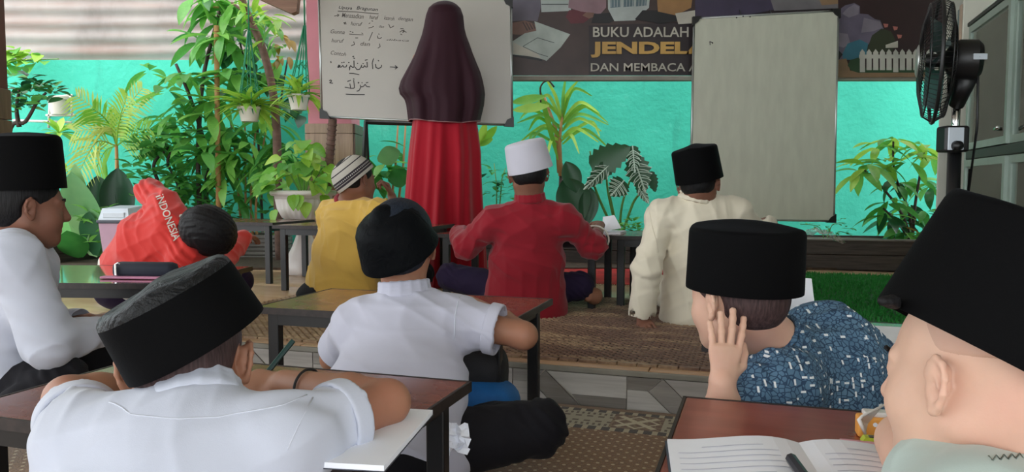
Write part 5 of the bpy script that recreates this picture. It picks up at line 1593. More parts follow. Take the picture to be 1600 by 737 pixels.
# ---- boy in profile at the left edge
left = boy('boy in a long-sleeved white shirt and black cap in profile at the left edge', (-1.33, 2.0, .01), .0035,
    J(40, 322, 2.0), (.74, .67, -.10), (0, 0, 1), J(14, 384, 2.02), (J(34, 396, 2.16), J(20, 402, 1.90)), (-1.36, 2.02, .17),
    {'R': dict(e=J(78, 536, 1.90), w=J(160, 517, 2.06), d=(.75, .6, .25), n=(.2, -.5, .9), f=.98, q=-1), 'L': dict(e=J(70, 520, 2.28), w=J(138, 500, 2.22), d=(.9, -.1, .1), n=(0, -.3, 1), f=.90)},
    'skin_dark', 'white_shirt', hs=.96, chest=(.145, .095), waist=(.145, .105), hip=(.16, .125), sleeve='long', sl=(.062, .060, .042), seed=8, folds=.0055, hair_kw=dict(low_back=-.06, th=.005),
    cap=((J(37, 296, 2.0), (-.03, -.02, 1), (1, .1, 0), .094, .100, .135, 'velvet'), dict(taper=.97, dome=.006, rnd=.010)),
    legs=[((-1.32, 1.96, .15), J(98, 594, 1.92), (-1.30, 1.78, .07)), ((-1.32, 2.12, .15), (-1.02, 2.30, .17), (-1.34, 2.32, .07))])
# ---- boy in yellow with the striped knitted cap
yel = boy('boy in a loose mustard yellow shirt and knitted striped cap resting chin on fist', (-.80, 3.60, PZ), .0045,
    J(556, 282, 3.5), (.70, .70, -.08), (-.12, 0, 1), J(545, 318, 3.55), (J(517, 334, 3.62), J(592, 334, 3.40)), J(532, 455, 3.62),
    {'R': dict(e=J(640, 400, 3.62), w=J(612, 306, 3.72), d=(-.35, -.1, .9), n=(.8, .3, .2), q=1, curl=(1.1, 1.1, 1.1, 1.1)), 'L': dict(e=J(520, 400, 3.85), w=J(560, 360, 3.95), d=(.8, .4, .1), n=(0, 0, 1))},
    'skin_dark', 'yellow_shirt', hs=.95, chest=(.15, .11), waist=(.175, .135), hip=(.215, .165), sleeve='long', sl=(.060, .060, .045), seed=12, folds=.008, drop=.06, collar=False,
    hair_kw=dict(low_back=-.045, th=.006), legs=[((-.72, 3.62, .22), (-.45, 3.80, .24), (-.70, 3.95, .20)), ((-.86, 3.70, .22), (-.98, 3.98, .24), (-.72, 4.02, .20))])
O = yel['O']
def mk_knit():
    t = NT('striped_knit')
    tc = t.n('ShaderNodeTexCoord'); sp = t.n('ShaderNodeSeparateXYZ'); t.l(tc.outputs['UV'], sp.inputs[0])
    u, z = sp.outputs[0], sp.outputs[1]
    base = t.ramp(t.noise(tc.outputs['UV'], 160, 2), [(.3, srgb(176, 170, 160)), (.7, srgb(206, 200, 190))])
    st = lambda a, b: t.math('MULTIPLY', t.math('GREATER_THAN', z, a), t.math('LESS_THAN', z, b))
    dark = srgb(46, 38, 46)
    c = t.mix(st(.12, .20), base, dark); c = t.mix(st(.22, .40), c, dark); c = t.mix(st(.62, .66), c, dark); c = t.mix(st(.86, .89), c, dark)
    dash = t.math('GREATER_THAN', t.math('FRACT', t.math('MULTIPLY', u, 60)), .5)
    c = t.mix(t.math('MULTIPLY', st(.285, .33), dash), c, srgb(200, 196, 190))
    t.base(c); t.set(Roughness=.95)
    w = t.n('ShaderNodeTexWave'); w.inputs['Scale'].default_value = 16; w.bands_direction = 'Y'; t.l(tc.outputs['UV'], w.inputs['Vector']); t.bump(w.outputs['Fac'], .5, .004)
    return t.m
M['knit'] = mk_knit()
prof = [(.93, .012), (1.0, .0), (1.02, .012)] + [(1.02 * math.cos(t) ** .75 if t < 1.5 else 0, .012 + .098 * math.sin(t)) for t in [i * math.pi / 2 / 12 for i in range(1, 13)]]
ko, Mx = add_cap('knitted_cap', yel['root'], O, J(557, 281, 3.50), (-.60, -.16, .78), (.7, .5, .5), .096, .100, .10, 'knit', prof=prof, ridge=False)
uv = ko.data.uv_layers.new(name='cap'); Mi = Mx.inverted()
for lp in ko.data.loops:
    p = Mi @ (V(ko.data.vertices[lp.vertex_index].co) + V(O)); uv.data[lp.index].uv = (math.atan2(p.y, p.x) / 6.2832 + .5, p.z / .115)
m = MB(); nk = J(545, 318, 3.55); m.ring(nk + A3(.0, 0, .008), .058, .012, tuple(yel['nd']), 28, 8); m.build('red_collar', M['red_shirt'], yel['root'], True, O)
# ---- boy in dark red with the white cap
red = boy('boy in a dark red shirt and white cap seen from behind at his desk', (.04, 3.26, PZ), .0045,
    J(825, 272, 3.15), (-.12, .95, -.22), (-.06, .1, 1), J(828, 312, 3.16), (J(772, 346, 3.16), J(882, 342, 3.16)), J(820, 462, 3.26),
    {'L': dict(e=J(730, 384, 3.22), w=J(716, 362, 3.46), d=(.2, .95, .05), n=(0, 0, 1), f=.75, curl=(.5, .5, .5, .5)), 'R': dict(e=J(925, 384, 3.24), w=J(938, 352, 3.46), d=(-.1, .95, .12), n=(0, -.1, 1), f=.35)},
    'skin_dark', 'red_shirt', hs=.95, chest=(.135, .095), waist=(.150, .11), hip=(.185, .14), sleeve='long', sl=(.056, .056, .052), seed=14, folds=.007, drop=.055, hair_kw=dict(low_back=-.06, th=.009), neck_r=.046,
    cap=((J(829, 266, 3.14), (-.22, -.10, .96), (-.1, .9, 0), .093, .098, .120, 'white_cap'), dict(taper=.90, dome=.004, rnd=.016, ridge=False)),
    legs=[((.12, 3.32, .22), J(905, 446, 3.34), (.10, 3.66, .19)), ((-.02, 3.32, .22), J(704, 432, 3.42), (.0, 3.70, .19))], trousers='navy_trousers')
O = red['O']
S_ = SDF(.005); f0 = J(928, 462, 3.38); S_.cap(f0 + A3(.02, .10, -.01), f0, .026, .034, .02); S_.cap(f0, f0 + A3(-.03, -.04, .005), .034, .026, .02); link('foot', S_.mesh('foot', None, O), M['skin_brown'], red['root'])
cuffm = MB(); e_, w_ = J(925, 384, 3.24), J(938, 352, 3.46); cuffm.ring(e_ + (w_ - e_) * .34, .060, .004, tuple(w_ - e_), 28, 6); cuffm.build('cuff_stripe', M['jacket_white'], red['shirt'], True, O)
# ---- boy in the cream tunic
crm = boy('boy in a long cream tunic and black cap leaning on his left hand', (.74, 3.06, PZ), .0045,
    J(1092, 288, 3.05), (.42, .88, -.20), (-.10, .05, 1), J(1086, 312, 3.05), (J(1034, 334, 3.05), J(1150, 330, 3.08)), J(1108, 462, 3.10),
    {'L': dict(e=J(1010, 420, 2.98), w=J(1003, 497, 3.0), d=(.15, -.75, -.25), n=(-.3, -.25, .9), f=.96, q=-1, curl=(.15, .15, .15, .2)), 'R': dict(e=J(1205, 390, 3.25), w=J(1196, 346, 3.46), d=(.3, .9, .05), n=(0, -.1, 1), f=.85)},
    'skin_dark', 'cream_shirt', hs=.95, chest=(.140, .10), waist=(.160, .115), hip=(.205, .15), sleeve='long', sl=(.052, .056, .054), seed=17, folds=.006, drop=.06, hair_kw=dict(low_back=-.055), collar=.032, neck_r=.05,
    cap=((J(1093, 282, 3.04), (-.20, -.06, .97), (.4, .9, -.1), .093, .103, .132, 'velvet'), dict(taper=.96, dome=.008, rnd=.012)),
    legs=[((.84, 3.14, .21), (1.08, 3.32, .22), (.74, 3.46, .19)), ((.70, 3.14, .21), (.64, 3.44, .22), (.76, 3.52, .19))], trousers='cream_shirt')
O = crm['O']; bv = bvh_of(crm['shirt'], O)
seam(crm['shirt'], O, bv, [J(1030, 322, 2.8), J(1034, 360, 2.8), J(1040, 400, 2.8)], (0, 1, 0), .0022, 'cream_shirt')
# ---- boy in blue patterned shirt, cheek in hand
bat = boy('boy in a blue patterned shirt and black cap leaning his cheek on his hand', (.62, 1.56, .01), .003,
    J(1152, 462, 1.38), (-.58, .81, -.10), (-.06, 0, 1), J(1216, 546, 1.42), (J(1218, 606, 1.345), J(1322, 566, 1.60)), J(1345, 710, 1.56),
    {'L': dict(e=J(1132, 665, 1.285), w=J(1128, 598, 1.268), d=(.13, .20, .97), n=(.05, -.97, .22), q=-1, curl=(.14, .12, .12, .14), spread=.16, f=.90, sleeve='short', thumb=(.7, .5)), 'R': dict(e=J(1430, 620, 1.72), w=J(1330, 640, 1.86), d=(-.8, .3, .1), n=(0, 0, 1))},
    'skin_light', 'batik', hs=.93, chest=(.165, .12), waist=(.165, .13), hip=(.18, .14), sl=(.064, .056, .05), seed=21, folds=.006, hair='hair_soft', hair_kw=dict(th=.006, noise_=.0012, low_back=-.062), mid=J(1322, 622, 1.55), collar=.030, neck_r=.045,
    cap=((J(1162, 452, 1.38), (.02, -.04, 1), (-.75, .62, 0), .096, .104, .112, 'velvet'), dict(taper=.985, dome=.008, rnd=.010)), hand_s=.78, arm_r=(.036, .033, .031, .0215),
    legs=[((.52, 1.50, .12), (.34, 1.30, .17), (.62, 1.86, .07)), ((.70, 1.62, .12), (.86, 1.86, .12), (.60, 1.92, .07))])
# ---- boy at the right edge, close to the camera
rgt = boy('boy in a pale mint shirt and tall black cap close up at the right edge', (.62, .72, .01), .0026,
    J(1530, 590, .77), (-.50, .86, -.12), (.10, .04, 1), J(1600, 742, .745), (J(1540, 835, .66), J(1700, 775, .86)), (.66, .70, .12),
    {'L': dict(e=(.47, .90, .37), w=J(1452, 764, .815), d=(-.03, .03, 1), n=(-.35, -.8, .1), q=-1, curl=(1.2, 1.2, 1.2, 1.2), sleeve='short', f=.5), 'R': dict(e=(.74, .98, .37), w=(.64, 1.0, .36), d=(-.5, .5, -.1), n=(0, 0, 1), sleeve='short', f=.6)},
    'skin_light', 'mint_shirt', hs=.96, chest=(.145, .095), waist=(.145, .11), hip=(.16, .12), sl=(.058, .058, .05), seed=25, folds=.004, hair='stubble', hair_kw=dict(th=.0006, noise_=.0002, low_back=.022, low_side=.01), collar=.018, neck_r=.050,
    cap=((J(1537, 553, .765), (.46, -.06, .88), (-.85, .4, .35), .099, .110, .134, 'velvet'), dict(taper=.955, dome=.006, sink=.006, rnd=.009)), eyes=True,
    legs=[((.58, .78, .11), (.42, 1.02, .14), (.64, 1.06, .06)), ((.72, .78, .11), (.92, .98, .14), (.66, 1.02, .06))])
O = rgt['O']; bv = bvh_of(rgt['shirt'], O)
zz = [J(1545 + 6.0 * i, 716 + (4 if i % 2 else -4) - i * .5, .5) for i in range(10)]
m = MB(); pts = []
for p in zz:
    h = bv.ray_cast(V(p), V(p - np.array(cam.location)).normalized()); 
    if h[0] is not None: pts.append(h[0])
if len(pts) > 2: m.tube(pts, .0009, 5); m.build('zigzag_stitch', plain('grey_green_thread', srgb(120, 134, 126), .8), rgt['shirt'], True, O)
M['hair_tuft'] = M['hair']
q = J(1380, 470, .74); Sx = SDF(.003); Sx.cap(q, q + A3(.016, .01, -.003), .0055, .007, .004); link('hair_tuft', Sx.mesh('hair_tuft', wrinkle(.002, 200, 4), O), M['hair'], rgt['root'])

# ---- boy in the red jacket slumped over
def flag_boy():
    base = V((-1.50, 3.25, PZ)); O = base
    root = person('boy in a red lettered jacket slumped sideways with his dark hair towards the camera', base)
    hc = J(322, 366, 3.02); fwd = (.35, .55, -.76); up = (.86, -.42, .25); R = frame(fwd, up)
    neck = J(282, 358, 3.06); shL = J(258, 322, 3.14); shR = J(290, 402, 2.99); pel = J(205, 432, 3.22); ch = (shL + shR) / 2; mid = (pel + ch) / 2 + A3(0, -.02, .03); lat = unit(shR - shL)
    eL = J(234, 300, 3.24); wL = J(252, 336, 3.44)
    S = SDF(.0045); L = add_head(S, hc, R, .95); S.cap(L(0, -.03, -.03), neck, .045, .045, .03); S.cap(neck, ch, .045, .05, .03); S.seg(pel, mid, (.10, .075), (.09, .07), lat, .03); S.seg(mid, ch, (.09, .07), (.105, .07), lat, .03)
    for s in (shL, shR): S.cap(ch, s, .04, .036, .03)
    S.cap(shL, eL, .036, .032, .02); S.cap(eL, wL, .032, .021, .02); add_hand(S, wL, unit(A3(.5, .8, -.2)), A3(0, 0, 1), -1)
    eR = J(330, 432, 3.1); wR = J(380, 372, 3.5); S.cap(shR, eR, .036, .03, .02); S.cap(eR, wR, .03, .021, .02); add_hand(S, wR, unit(A3(.2, .9, 0)), A3(0, 0, 1), 1)
    link('body', S.mesh('body', None, O), M['skin_dark'], root); add_eyes(root, O, L, R, .95)
    Hh, w_ = hair_shape(.004, hc, R, .95, low_back=-.095, low_side=-.03, th=.028, noise_=.010); link('hair', Hh.mesh('hair', w_, O), M['hair'], root)
    T = SDF(.0045); T.seg(pel, mid, (.165, .13), (.155, .125), lat, .05); T.seg(mid, ch, (.155, .125), (.135, .095), lat, .05)
    for s in (shL, shR): T.cap(ch, s, .07, .062, .04)
    T.cap(shL, eL, .062, .052, .03); T.cap(eL, wL - (wL - eL) * .1, .052, .04, .03); T.cap(shR, eR, .062, .05, .03); T.cap(eR, wR, .05, .04, .03)
    nd = unit(hc - neck); T.cap(neck + nd * .01, neck + nd * .1, .05, .065, .008, True)
    ax = unit(ch - pel)
    t = NT('red_jacket_with_bands'); tc = t.n('ShaderNodeTexCoord'); dp = t.n('ShaderNodeVectorMath', operation='DOT_PRODUCT'); t.l(tc.outputs['Object'], dp.inputs[0])
    bx = unit(ax * .75 + A3(0, 0, .66)); dp.inputs[1].default_value = tuple(bx); p0 = float(bx @ (pel - np.array(O)))
    h = t.math('SUBTRACT', dp.outputs['Value'], p0 - .02)
    c = t.mix(t.math('LESS_THAN', h, 0.057), srgb(204, 42, 34), srgb(214, 212, 202)); c = t.mix(t.math('LESS_THAN', h, 0.028), c, srgb(40, 120, 88)); c = t.mix(t.math('LESS_THAN', h, 0.018), c, srgb(214, 214, 210)); c = t.mix(t.math('LESS_THAN', h, 0.000), c, srgb(24, 30, 46))
    t.base(c); t.set(Roughness=.8, Sheen_Weight=.2); t.bump(t.noise(tc.outputs['Object'], 50, 4), .12, .004)
    jk = link('jacket', T.mesh('jacket', plus(wrinkle(.007, 42, 31), near_fold([shR, shL, eL], .006, 110, (1, .3, 1), .10)), O), t.m, root)
    C = SDF(.004); u_ = unit(lat - nd * (lat @ nd)); w2 = np.cross(nd, u_)
    P = [neck + nd * .012 + (u_ * math.cos(a) + w2 * math.sin(a)) * .055 for a in np.linspace(0, 2 * math.pi, 17)]
    for i in range(16): C.cap(P[i], P[i + 1], .010, None, .004)
    link('collar', C.mesh('collar', None, O), M['jacket_white'], jk)
    bv = bvh_of(jk, O)
    y0 = 2.85
    a = at(243, 307, y0); b = at(271, 377, y0); u = (b - a); w = u.length; u.normalize(); up_ = V((u.z, 0, -u.x)); up_ = -up_ if up_.x < 0 else up_
    me = text_mesh('INDONESIA', .012)
    co = np.array([v.co for v in me.vertices]); mn = co.min(0); mx = co.max(0)
    for v in me.vertices:
        p = a + u * ((v.co.x - mn[0]) / (mx[0] - mn[0]) * w) + up_ * ((v.co.y - mn[1]) / (mx[1] - mn[1]) * .030)
        v.co = p - V(O)
    bm = bmesh.new(); bm.from_mesh(me); bmesh.ops.subdivide_edges(bm, edges=[e for e in bm.edges if e.calc_length() > .012], cuts=1); bm.to_mesh(me); bm.free()
    cl = np.array(cam.location)
    for v in me.vertices:
        p = V(v.co) + V(O); d = (p - cam.location).normalized(); hh = bv.ray_cast(cam.location, d)
        if hh[0] is not None: v.co = hh[0] - d * .0025 - V(O)
    me.materials.clear(); link('lettering', me, M['jacket_white'], jk)
    Q = SDF(.006); Q.ell(pel + A3(0, 0, -.05), (.15, .14, .10), None, .03)
    for (hp_, k, an) in ((pel + A3(.06, .05, -.05), A3(-1.25, 3.50, .24), A3(-1.52, 3.62, .19)), (pel + A3(-.06, .05, -.05), A3(-1.80, 3.52, .24), A3(-1.54, 3.68, .19))): Q.cap(hp_, k, .078, .06, .03); Q.cap(k, an, .058, .045, .02)
    Q.cut((base.x, base.y, base.z + .003), (0, 0, -1), .9)
    link('trousers', Q.mesh('trousers', wrinkle(.004, 30, 3), O), M['navy_trousers'], root)
flag_boy()

# ---- the teacher, standing with her back to us
def teacher():
    Yt = 4.34; base = V((at(695, 400, Yt).x, Yt, PZ)); O = base
    root = person('woman in a long dark maroon veil and red dress standing at the handwritten whiteboard', base)
    def loft(rows, nfold, amp, yoff, seed, top=True, flat=0.0):
        r = np.random.RandomState(seed); ph = r.uniform(0, 6.28, 6); fr = [nfold, nfold * 1.7, nfold * .6, nfold * 2.6, 3, 5]; n = 144
        vs = []; fs = []
        for (y, xl, xr, dep, fa) in rows:
            a = at(xl, y, Yt); b = at(xr, y, Yt); cx = (a.x + b.x) / 2; hw = (b.x - a.x) / 2; z = a.z
            for k in range(n):
                t = 2 * math.pi * k / n; f = 0
                for i in range(4): f += math.sin(fr[i] * t + ph[i] + .006 * y * (1 if i % 2 else -1)) / (i + 1.3)
                back = .5 - .5 * math.sin(t)     # folds hang mostly at the visible back
                q = 1 + amp * fa * f * (.35 + .65 * abs(math.sin(t)))
                vs.append((cx + hw * math.cos(t) * (1 + amp * fa * f * .25), Yt + yoff + dep * math.sin(t) * q, z + .012 * fa * math.sin(2 * t + 1)))
        for i in range(len(rows) - 1):
            for k in range(n): fs.append((i * n + k, i * n + (k + 1) % n, (i + 1) * n + (k + 1) % n, (i + 1) * n + k))
        fs.append(tuple(range(n))); m = MB(); m.add(vs, fs); return m, vs, n
    def densify(rows, step):
        ys = np.arange(rows[0][0], rows[-1][0] + .1, step); R_ = np.array(rows, float)
        return [tuple([y] + [float(np.interp(y, R_[:, 0], R_[:, c])) for c in range(1, 5)]) for y in ys]
    dress = densify([(150, 662, 734, .10, .1), (186, 646, 745, .14, .4), (240, 640, 752, .165, .7), (300, 635, 754, .18, .9), (360, 630, 757, .20, 1.0), (448, 622, 762, .225, 1.15)], 8)
    m, _, _ = loft(dress, 9, .16, 0, 4); m.build('dress', M['red_dress'], root, True, O)
    veil = densify([(2, 692, 700, .012, 0), (6, 678, 712, .05, 0), (14, 670, 720, .085, .01), (25, 666, 724, .102, .03), (45, 662, 726, .108, .06), (57, 659, 729, .112, .1), (70, 654, 734, .118, .2), (85, 649, 739, .126, .35), (100, 642, 745, .136, .5), (114, 635, 751, .146, .6), (128, 628, 755, .154, .7), (140, 625, 757, .16, .8), (149, 627, 758, .164, .85), (157, 634, 757, .165, .9), (166, 637, 756, .167, .95), (191, 640, 750, .17, 1)], 3)
    m, vs, n = loft(veil, 7, .15, -.01, 9); vo = m.build('veil', M['hijab'], root, True, O)
    hm = MB(); last = vs[-n:]; hm.tube([V(p) + V((0, 0, -.001)) for p in last] + [V(last[0])], .003, 5); hm.build('veil_hem', plain('pale_rose_hem', srgb(150, 110, 112), .7), vo, True, O)
    S = SDF(.007); hc = A3(base.x + .0, Yt + .0, at(695, 34, Yt).z); R = frame((-.15, 1, -.05), (0, 0, 1))
    L = add_head(S, hc, R, .92); nk = hc + A3(0, .0, -.15); ch = nk + A3(0, 0, -.07); hip = A3(base.x, Yt, PZ + .80)
    S.cap(L(0, -.03, -.03), nk, .048, .05, .03); S.cap(nk, ch, .05, .06, .03); S.seg(hip, ch, (.13, .09), (.135, .085), (1, 0, 0), .03)
    sL = ch + A3(-.13, 0, .01); sR = ch + A3(.13, 0, .01); S.cap(ch, sL, .045, .04, .03); S.cap(ch, sR, .045, .04, .03)
    eL = A3(at(648, 138, Yt).x, Yt + .02, at(648, 138, Yt).z); wL = eL + A3(.08, .17, .13); S.cap(sL, eL, .04, .034, .02); S.cap(eL, wL, .034, .023, .02); add_hand(S, wL, A3(.1, .7, .7), A3(-.6, -.3, .6), -1, (.7, .7, .7, .7), .9)
    eR = sR + A3(.02, .02, -.27); wR = eR + A3(-.05, .12, -.17); S.cap(sR, eR, .04, .034, .02); S.cap(eR, wR, .034, .023, .02); add_hand(S, wR, A3(0, .2, -1), A3(1, 0, 0), 1, s=.9)
    for q in (-1, 1):
        k = A3(base.x + q * .07, Yt + .02, PZ + .44); f = A3(base.x + q * .07, Yt, PZ + .07); S.cap(hip + A3(q * .07, 0, 0), k, .085, .055, .03); S.cap(k, f, .055, .036, .02); S.cap(f, f + A3(0, .13, -.035), .036, .030, .02)
    link('body', S.mesh('body', None, O), M['skin_tan'], root)
teacher()
# ------------------------------------------------------------------ plants: every leaf that can be told apart is an object
M['leaf_fresh'] = leaf_mat('fresh_green_leaf', srgb(78, 156, 64), srgb(150, 212, 102)); M['leaf_mid'] = leaf_mat('mid_green_leaf', srgb(52, 122, 56), srgb(112, 184, 90)); M['leaf_dark'] = leaf_mat('dark_glossy_leaf', srgb(22, 70, 44), srgb(58, 124, 70), .3, .2)
M['leaf_lime'] = leaf_mat('lime_green_leaf', srgb(112, 180, 50), srgb(188, 222, 96)); M['leaf_yellow'] = leaf_mat('yellow_green_leaf', srgb(168, 194, 84), srgb(226, 224, 128)); M['leaf_pale'] = leaf_mat('pale_green_leaf', srgb(104, 156, 104), srgb(150, 192, 128), .45, .3)
M['leaf_deep'] = leaf_mat('deep_green_leaf', srgb(30, 70, 48), srgb(52, 98, 62), .35, .1); M['leaf_brown'] = leaf_mat('dry_brown_leaf', srgb(120, 96, 40), srgb(160, 130, 60)); M['vein'] = plain('pale_leaf_vein', srgb(186, 206, 190), .5)
M['bark'] = plain('brown_bark', srgb(104, 80, 70), .8, var=.3, scale=24, bump=.6, bscale=60); M['stem_dark'] = plain('dark_stem', srgb(64, 50, 42), .7, var=.3, scale=30); M['stem_green'] = plain('green_stem', srgb(96, 140, 66), .5, var=.2); M['stem_tan'] = plain('tan_bamboo_stake', srgb(176, 132, 84), .6, var=.2); M['stem_orange'] = plain('orange_palm_stem', srgb(190, 132, 74), .5)
M['string'] = plain('green_net_cord', srgb(20, 130, 88), .6); M['pot_white'] = plain('white_hanging_pot', srgb(216, 210, 200), .45, var=.05)

def leaf_me(name, mat, L=1.0, W=.3, droop=.25, fold=.25, nseg=6, shape=1.0, wave=0.0, tip=1.0):
    """leaf along +y with midrib fold, unit length scaled by the copy"""
    vs = []; fs = []
    for i in range(nseg + 1):
        t = i / nseg
        w = W * (math.sin(math.pi * t ** shape) ** (.8 * tip) if 0 < t < 1 else .015)
        y = L * (t - .12 * droop * t * t); z = -droop * t * t * L
        wv = wave * math.sin(7 * t)
        vs += [(-w, y, z + fold * w + wv * w), (0, y, z), (w, y, z + fold * w - wv * w)]
    for i in range(nseg):
        a = i * 3; fs += [(a, a + 1, a + 4, a + 3), (a + 1, a + 2, a + 5, a + 4)]
    me = bpy.data.meshes.new(name); me.from_pydata(vs, [], fs); me.polygons.foreach_set('use_smooth', [True] * len(fs)); me.materials.append(M[mat] if isinstance(mat, str) else mat); me.update()
    return me
def put_leaf(root, me, p, d, roll=0.0, s=.1, name='leaf', up=(0, 0, 1)):
    y = V(d).normalized(); x = y.cross(V(up))
    if x.length < 1e-3: x = V((1, 0, 0))
    x.normalize(); z = x.cross(y)
    o = bpy.data.objects.new(name, me); COL.objects.link(o); o.parent = root
    Mx = Matrix(((x.x, y.x, z.x, p[0]), (x.y, y.y, z.y, p[1]), (x.z, y.z, z.z, p[2]), (0, 0, 0, 1)))
    o.matrix_local = Matrix.Translation(-V(root.location)) @ Mx @ Matrix.Rotation(roll, 4, 'Y') @ Matrix.Scale(s, 4)
    return o
R_ = random.Random(42)
def rdir(a0=-.3, a1=.6):
    t = R_.uniform(0, 6.283); e = R_.uniform(a0, a1); return V((math.cos(t) * math.cos(e), math.sin(t) * math.cos(e), math.sin(e)))
def stems(root, paths, r, mat, name='stem'):
    for P in paths:
        m = MB(); n = len(P); m.tube(P, [r * (1 - .5 * i / max(1, n - 1)) for i in range(n)], 7); m.build(name, M[mat], root, True, root.location)
def smooth_path(P, n=6):
    P = [V(p) for p in P]; out = []
    for i in range(len(P) - 1):
        p0, p1, p2, p3 = P[max(i - 1, 0)], P[i], P[i + 1], P[min(i + 2, len(P) - 1)]
        for k in range(n):
            t = k / n; out.append(.5 * ((2 * p1) + (p2 - p0) * t + (2 * p0 - 5 * p1 + 4 * p2 - p3) * t * t + (3 * p1 - p0 - 3 * p2 + p3) * t ** 3))
    out.append(P[-1]); return out
def plant(label, base, cat='plant', group=None, name='plant'): return thing(name, label, cat, base, 0, group)
def whorls(root, centres, me, per, s0, s1, elev=(-.45, .35), spread=.02, droop_up=True):
    for c in centres:
        k0 = R_.uniform(0, 6.28)
        for k in range(per):
            t = k0 + 6.283 * k / per + R_.uniform(-.35, .35); e = R_.uniform(*elev)
            d = V((math.cos(t) * math.cos(e), math.sin(t) * math.cos(e), math.sin(e)))
            put_leaf(root, me if not isinstance(me, list) else R_.choice(me), V(c) + d * spread + V((0, 0, R_.uniform(-.02, .02))), d, R_.uniform(-.4, .4), R_.uniform(s0, s1))
lance = leaf_me('lance_leaf', 'leaf_fresh', W=.15, droop=.32, fold=.3)
lance_m = leaf_me('lance_leaf_mid', 'leaf_mid', W=.16, droop=.35, fold=.3); lance_d = leaf_me('lance_leaf_dark', 'leaf_dark', W=.17, droop=.4, fold=.25); lance_l = leaf_me('lance_leaf_lime', 'leaf_lime', W=.15, droop=.3, fold=.3)
oval = leaf_me('oval_leaf', 'leaf_mid', W=.27, droop=.2, fold=.2, nseg=5, shape=1.1); oval_d = leaf_me('oval_leaf_dark', 'leaf_dark', W=.28, droop=.2, fold=.2, nseg=5, shape=1.1)
heart = leaf_me('heart_leaf', 'leaf_fresh', W=.38, droop=.35, fold=.2, shape=.62, nseg=7); heart_d = leaf_me('heart_leaf_dark', 'leaf_dark', W=.36, droop=.3, fold=.2, shape=.62, nseg=7); heart_l = leaf_me('heart_leaf_lime', 'leaf_lime', W=.37, droop=.35, fold=.25, shape=.62, nseg=7)
strap = leaf_me('strap_leaf', 'leaf_lime', W=.085, droop=.75, fold=.4, nseg=8, shape=.8); brown_l = leaf_me('dry_leaf', 'leaf_brown', W=.2, droop=.4, fold=.3)
def cloud(poly_px, Y, n, dY=.25):
    """random points inside a photo-frame outline at depth about Y"""
    xs = [p[0] for p in poly_px]; ys = [p[1] for p in poly_px]; out = []
    while len(out) < n:
        x, y = R_.uniform(min(xs), max(xs)), R_.uniform(min(ys), max(ys)); ins = False; j = len(poly_px) - 1
        for i in range(len(poly_px)):
            if (poly_px[i][1] > y) != (poly_px[j][1] > y) and x < (poly_px[j][0] - poly_px[i][0]) * (y - poly_px[i][1]) / (poly_px[j][1] - poly_px[i][1]) + poly_px[i][0]: ins = not ins
            j = i
        if ins: out.append(at(x, y, Y + R_.uniform(-dY, dY)))
    return out

# tall bush left of the pink pillar
b = at(315, 395, 5.85); b.z = .14
tb = plant('tall bushy shrub with drooping bright green lance leaves beside the bamboo stake', b, 'shrub', name='tall_shrub')
stems(tb, [smooth_path([b, at(312, 330, 5.85), at(310, 230, 5.8), at(318, 120, 5.8), at(340, 30, 5.85), at(350, -20, 5.85)]), smooth_path([b + V((.05, 0, 0)), at(322, 320, 5.9), at(322, 240, 5.85), at(300, 160, 5.75), at(275, 100, 5.75)])], .022, 'stem_dark')
C = cloud([(300, -10), (370, -15), (385, 40), (380, 110), (345, 160), (390, 230), (350, 300), (300, 300), (255, 260), (225, 200), (255, 150), (215, 105), (280, 80), (310, 40)], 5.8, 44, .28)
whorls(tb, C, [lance, lance, lance_m], 6, .19, .30, (-.7, .35))
sk = thing('bamboo_stake', 'tan bamboo stake standing upright inside the tall bushy shrub', 'stake', at(341, 330, 5.6)); sk.location.z = .14
m = MB(); P = [V((sk.location.x, 5.6, .14)), at(340, 200, 5.6), at(338, 40, 5.6)]
m.tube(P, [.02, .019, .018], 10)
for t in range(12):
    z = .25 + t * .17; x = sk.location.x
    m.ring((x + (P[2].x - x) * (z - .14) / (P[2].z - .14), 5.6, z), .0195, .003, (0, 0, 1), 12, 5)
m.build('cane', M['stem_tan'], sk, True, sk.location)
# second shrub, thin pale stems, in the slatted planter
b = at(392, 398, 5.9); b.z = .28
t2 = plant('slender shrub of thin pale stems and hanging lance leaves in the slatted planter', b, 'shrub', name='slender_shrub')
stems(t2, [smooth_path([b + V((dx, 0, 0)), at(388 + q, 320, 5.88), at(390 + q * 1.6, 240, 5.85), at(392 + q * 2.4, 180, 5.8)]) for dx, q in ((-.06, -14), (-.02, -4), (.02, 4), (.05, 12))], .011, 'stem_tan')
whorls(t2, cloud([(340, 180), (440, 185), (440, 260), (420, 310), (360, 310), (330, 250)], 5.75, 26, .22), [lance, lance_m], 5, .18, .27, (-.8, .1))
for k in range(14): put_leaf(t2, lance_l, b + V((R_.uniform(-.15, .15), R_.uniform(-.1, .1), R_.uniform(.0, .08))), rdir(.1, .9), 0, R_.uniform(.08, .14))
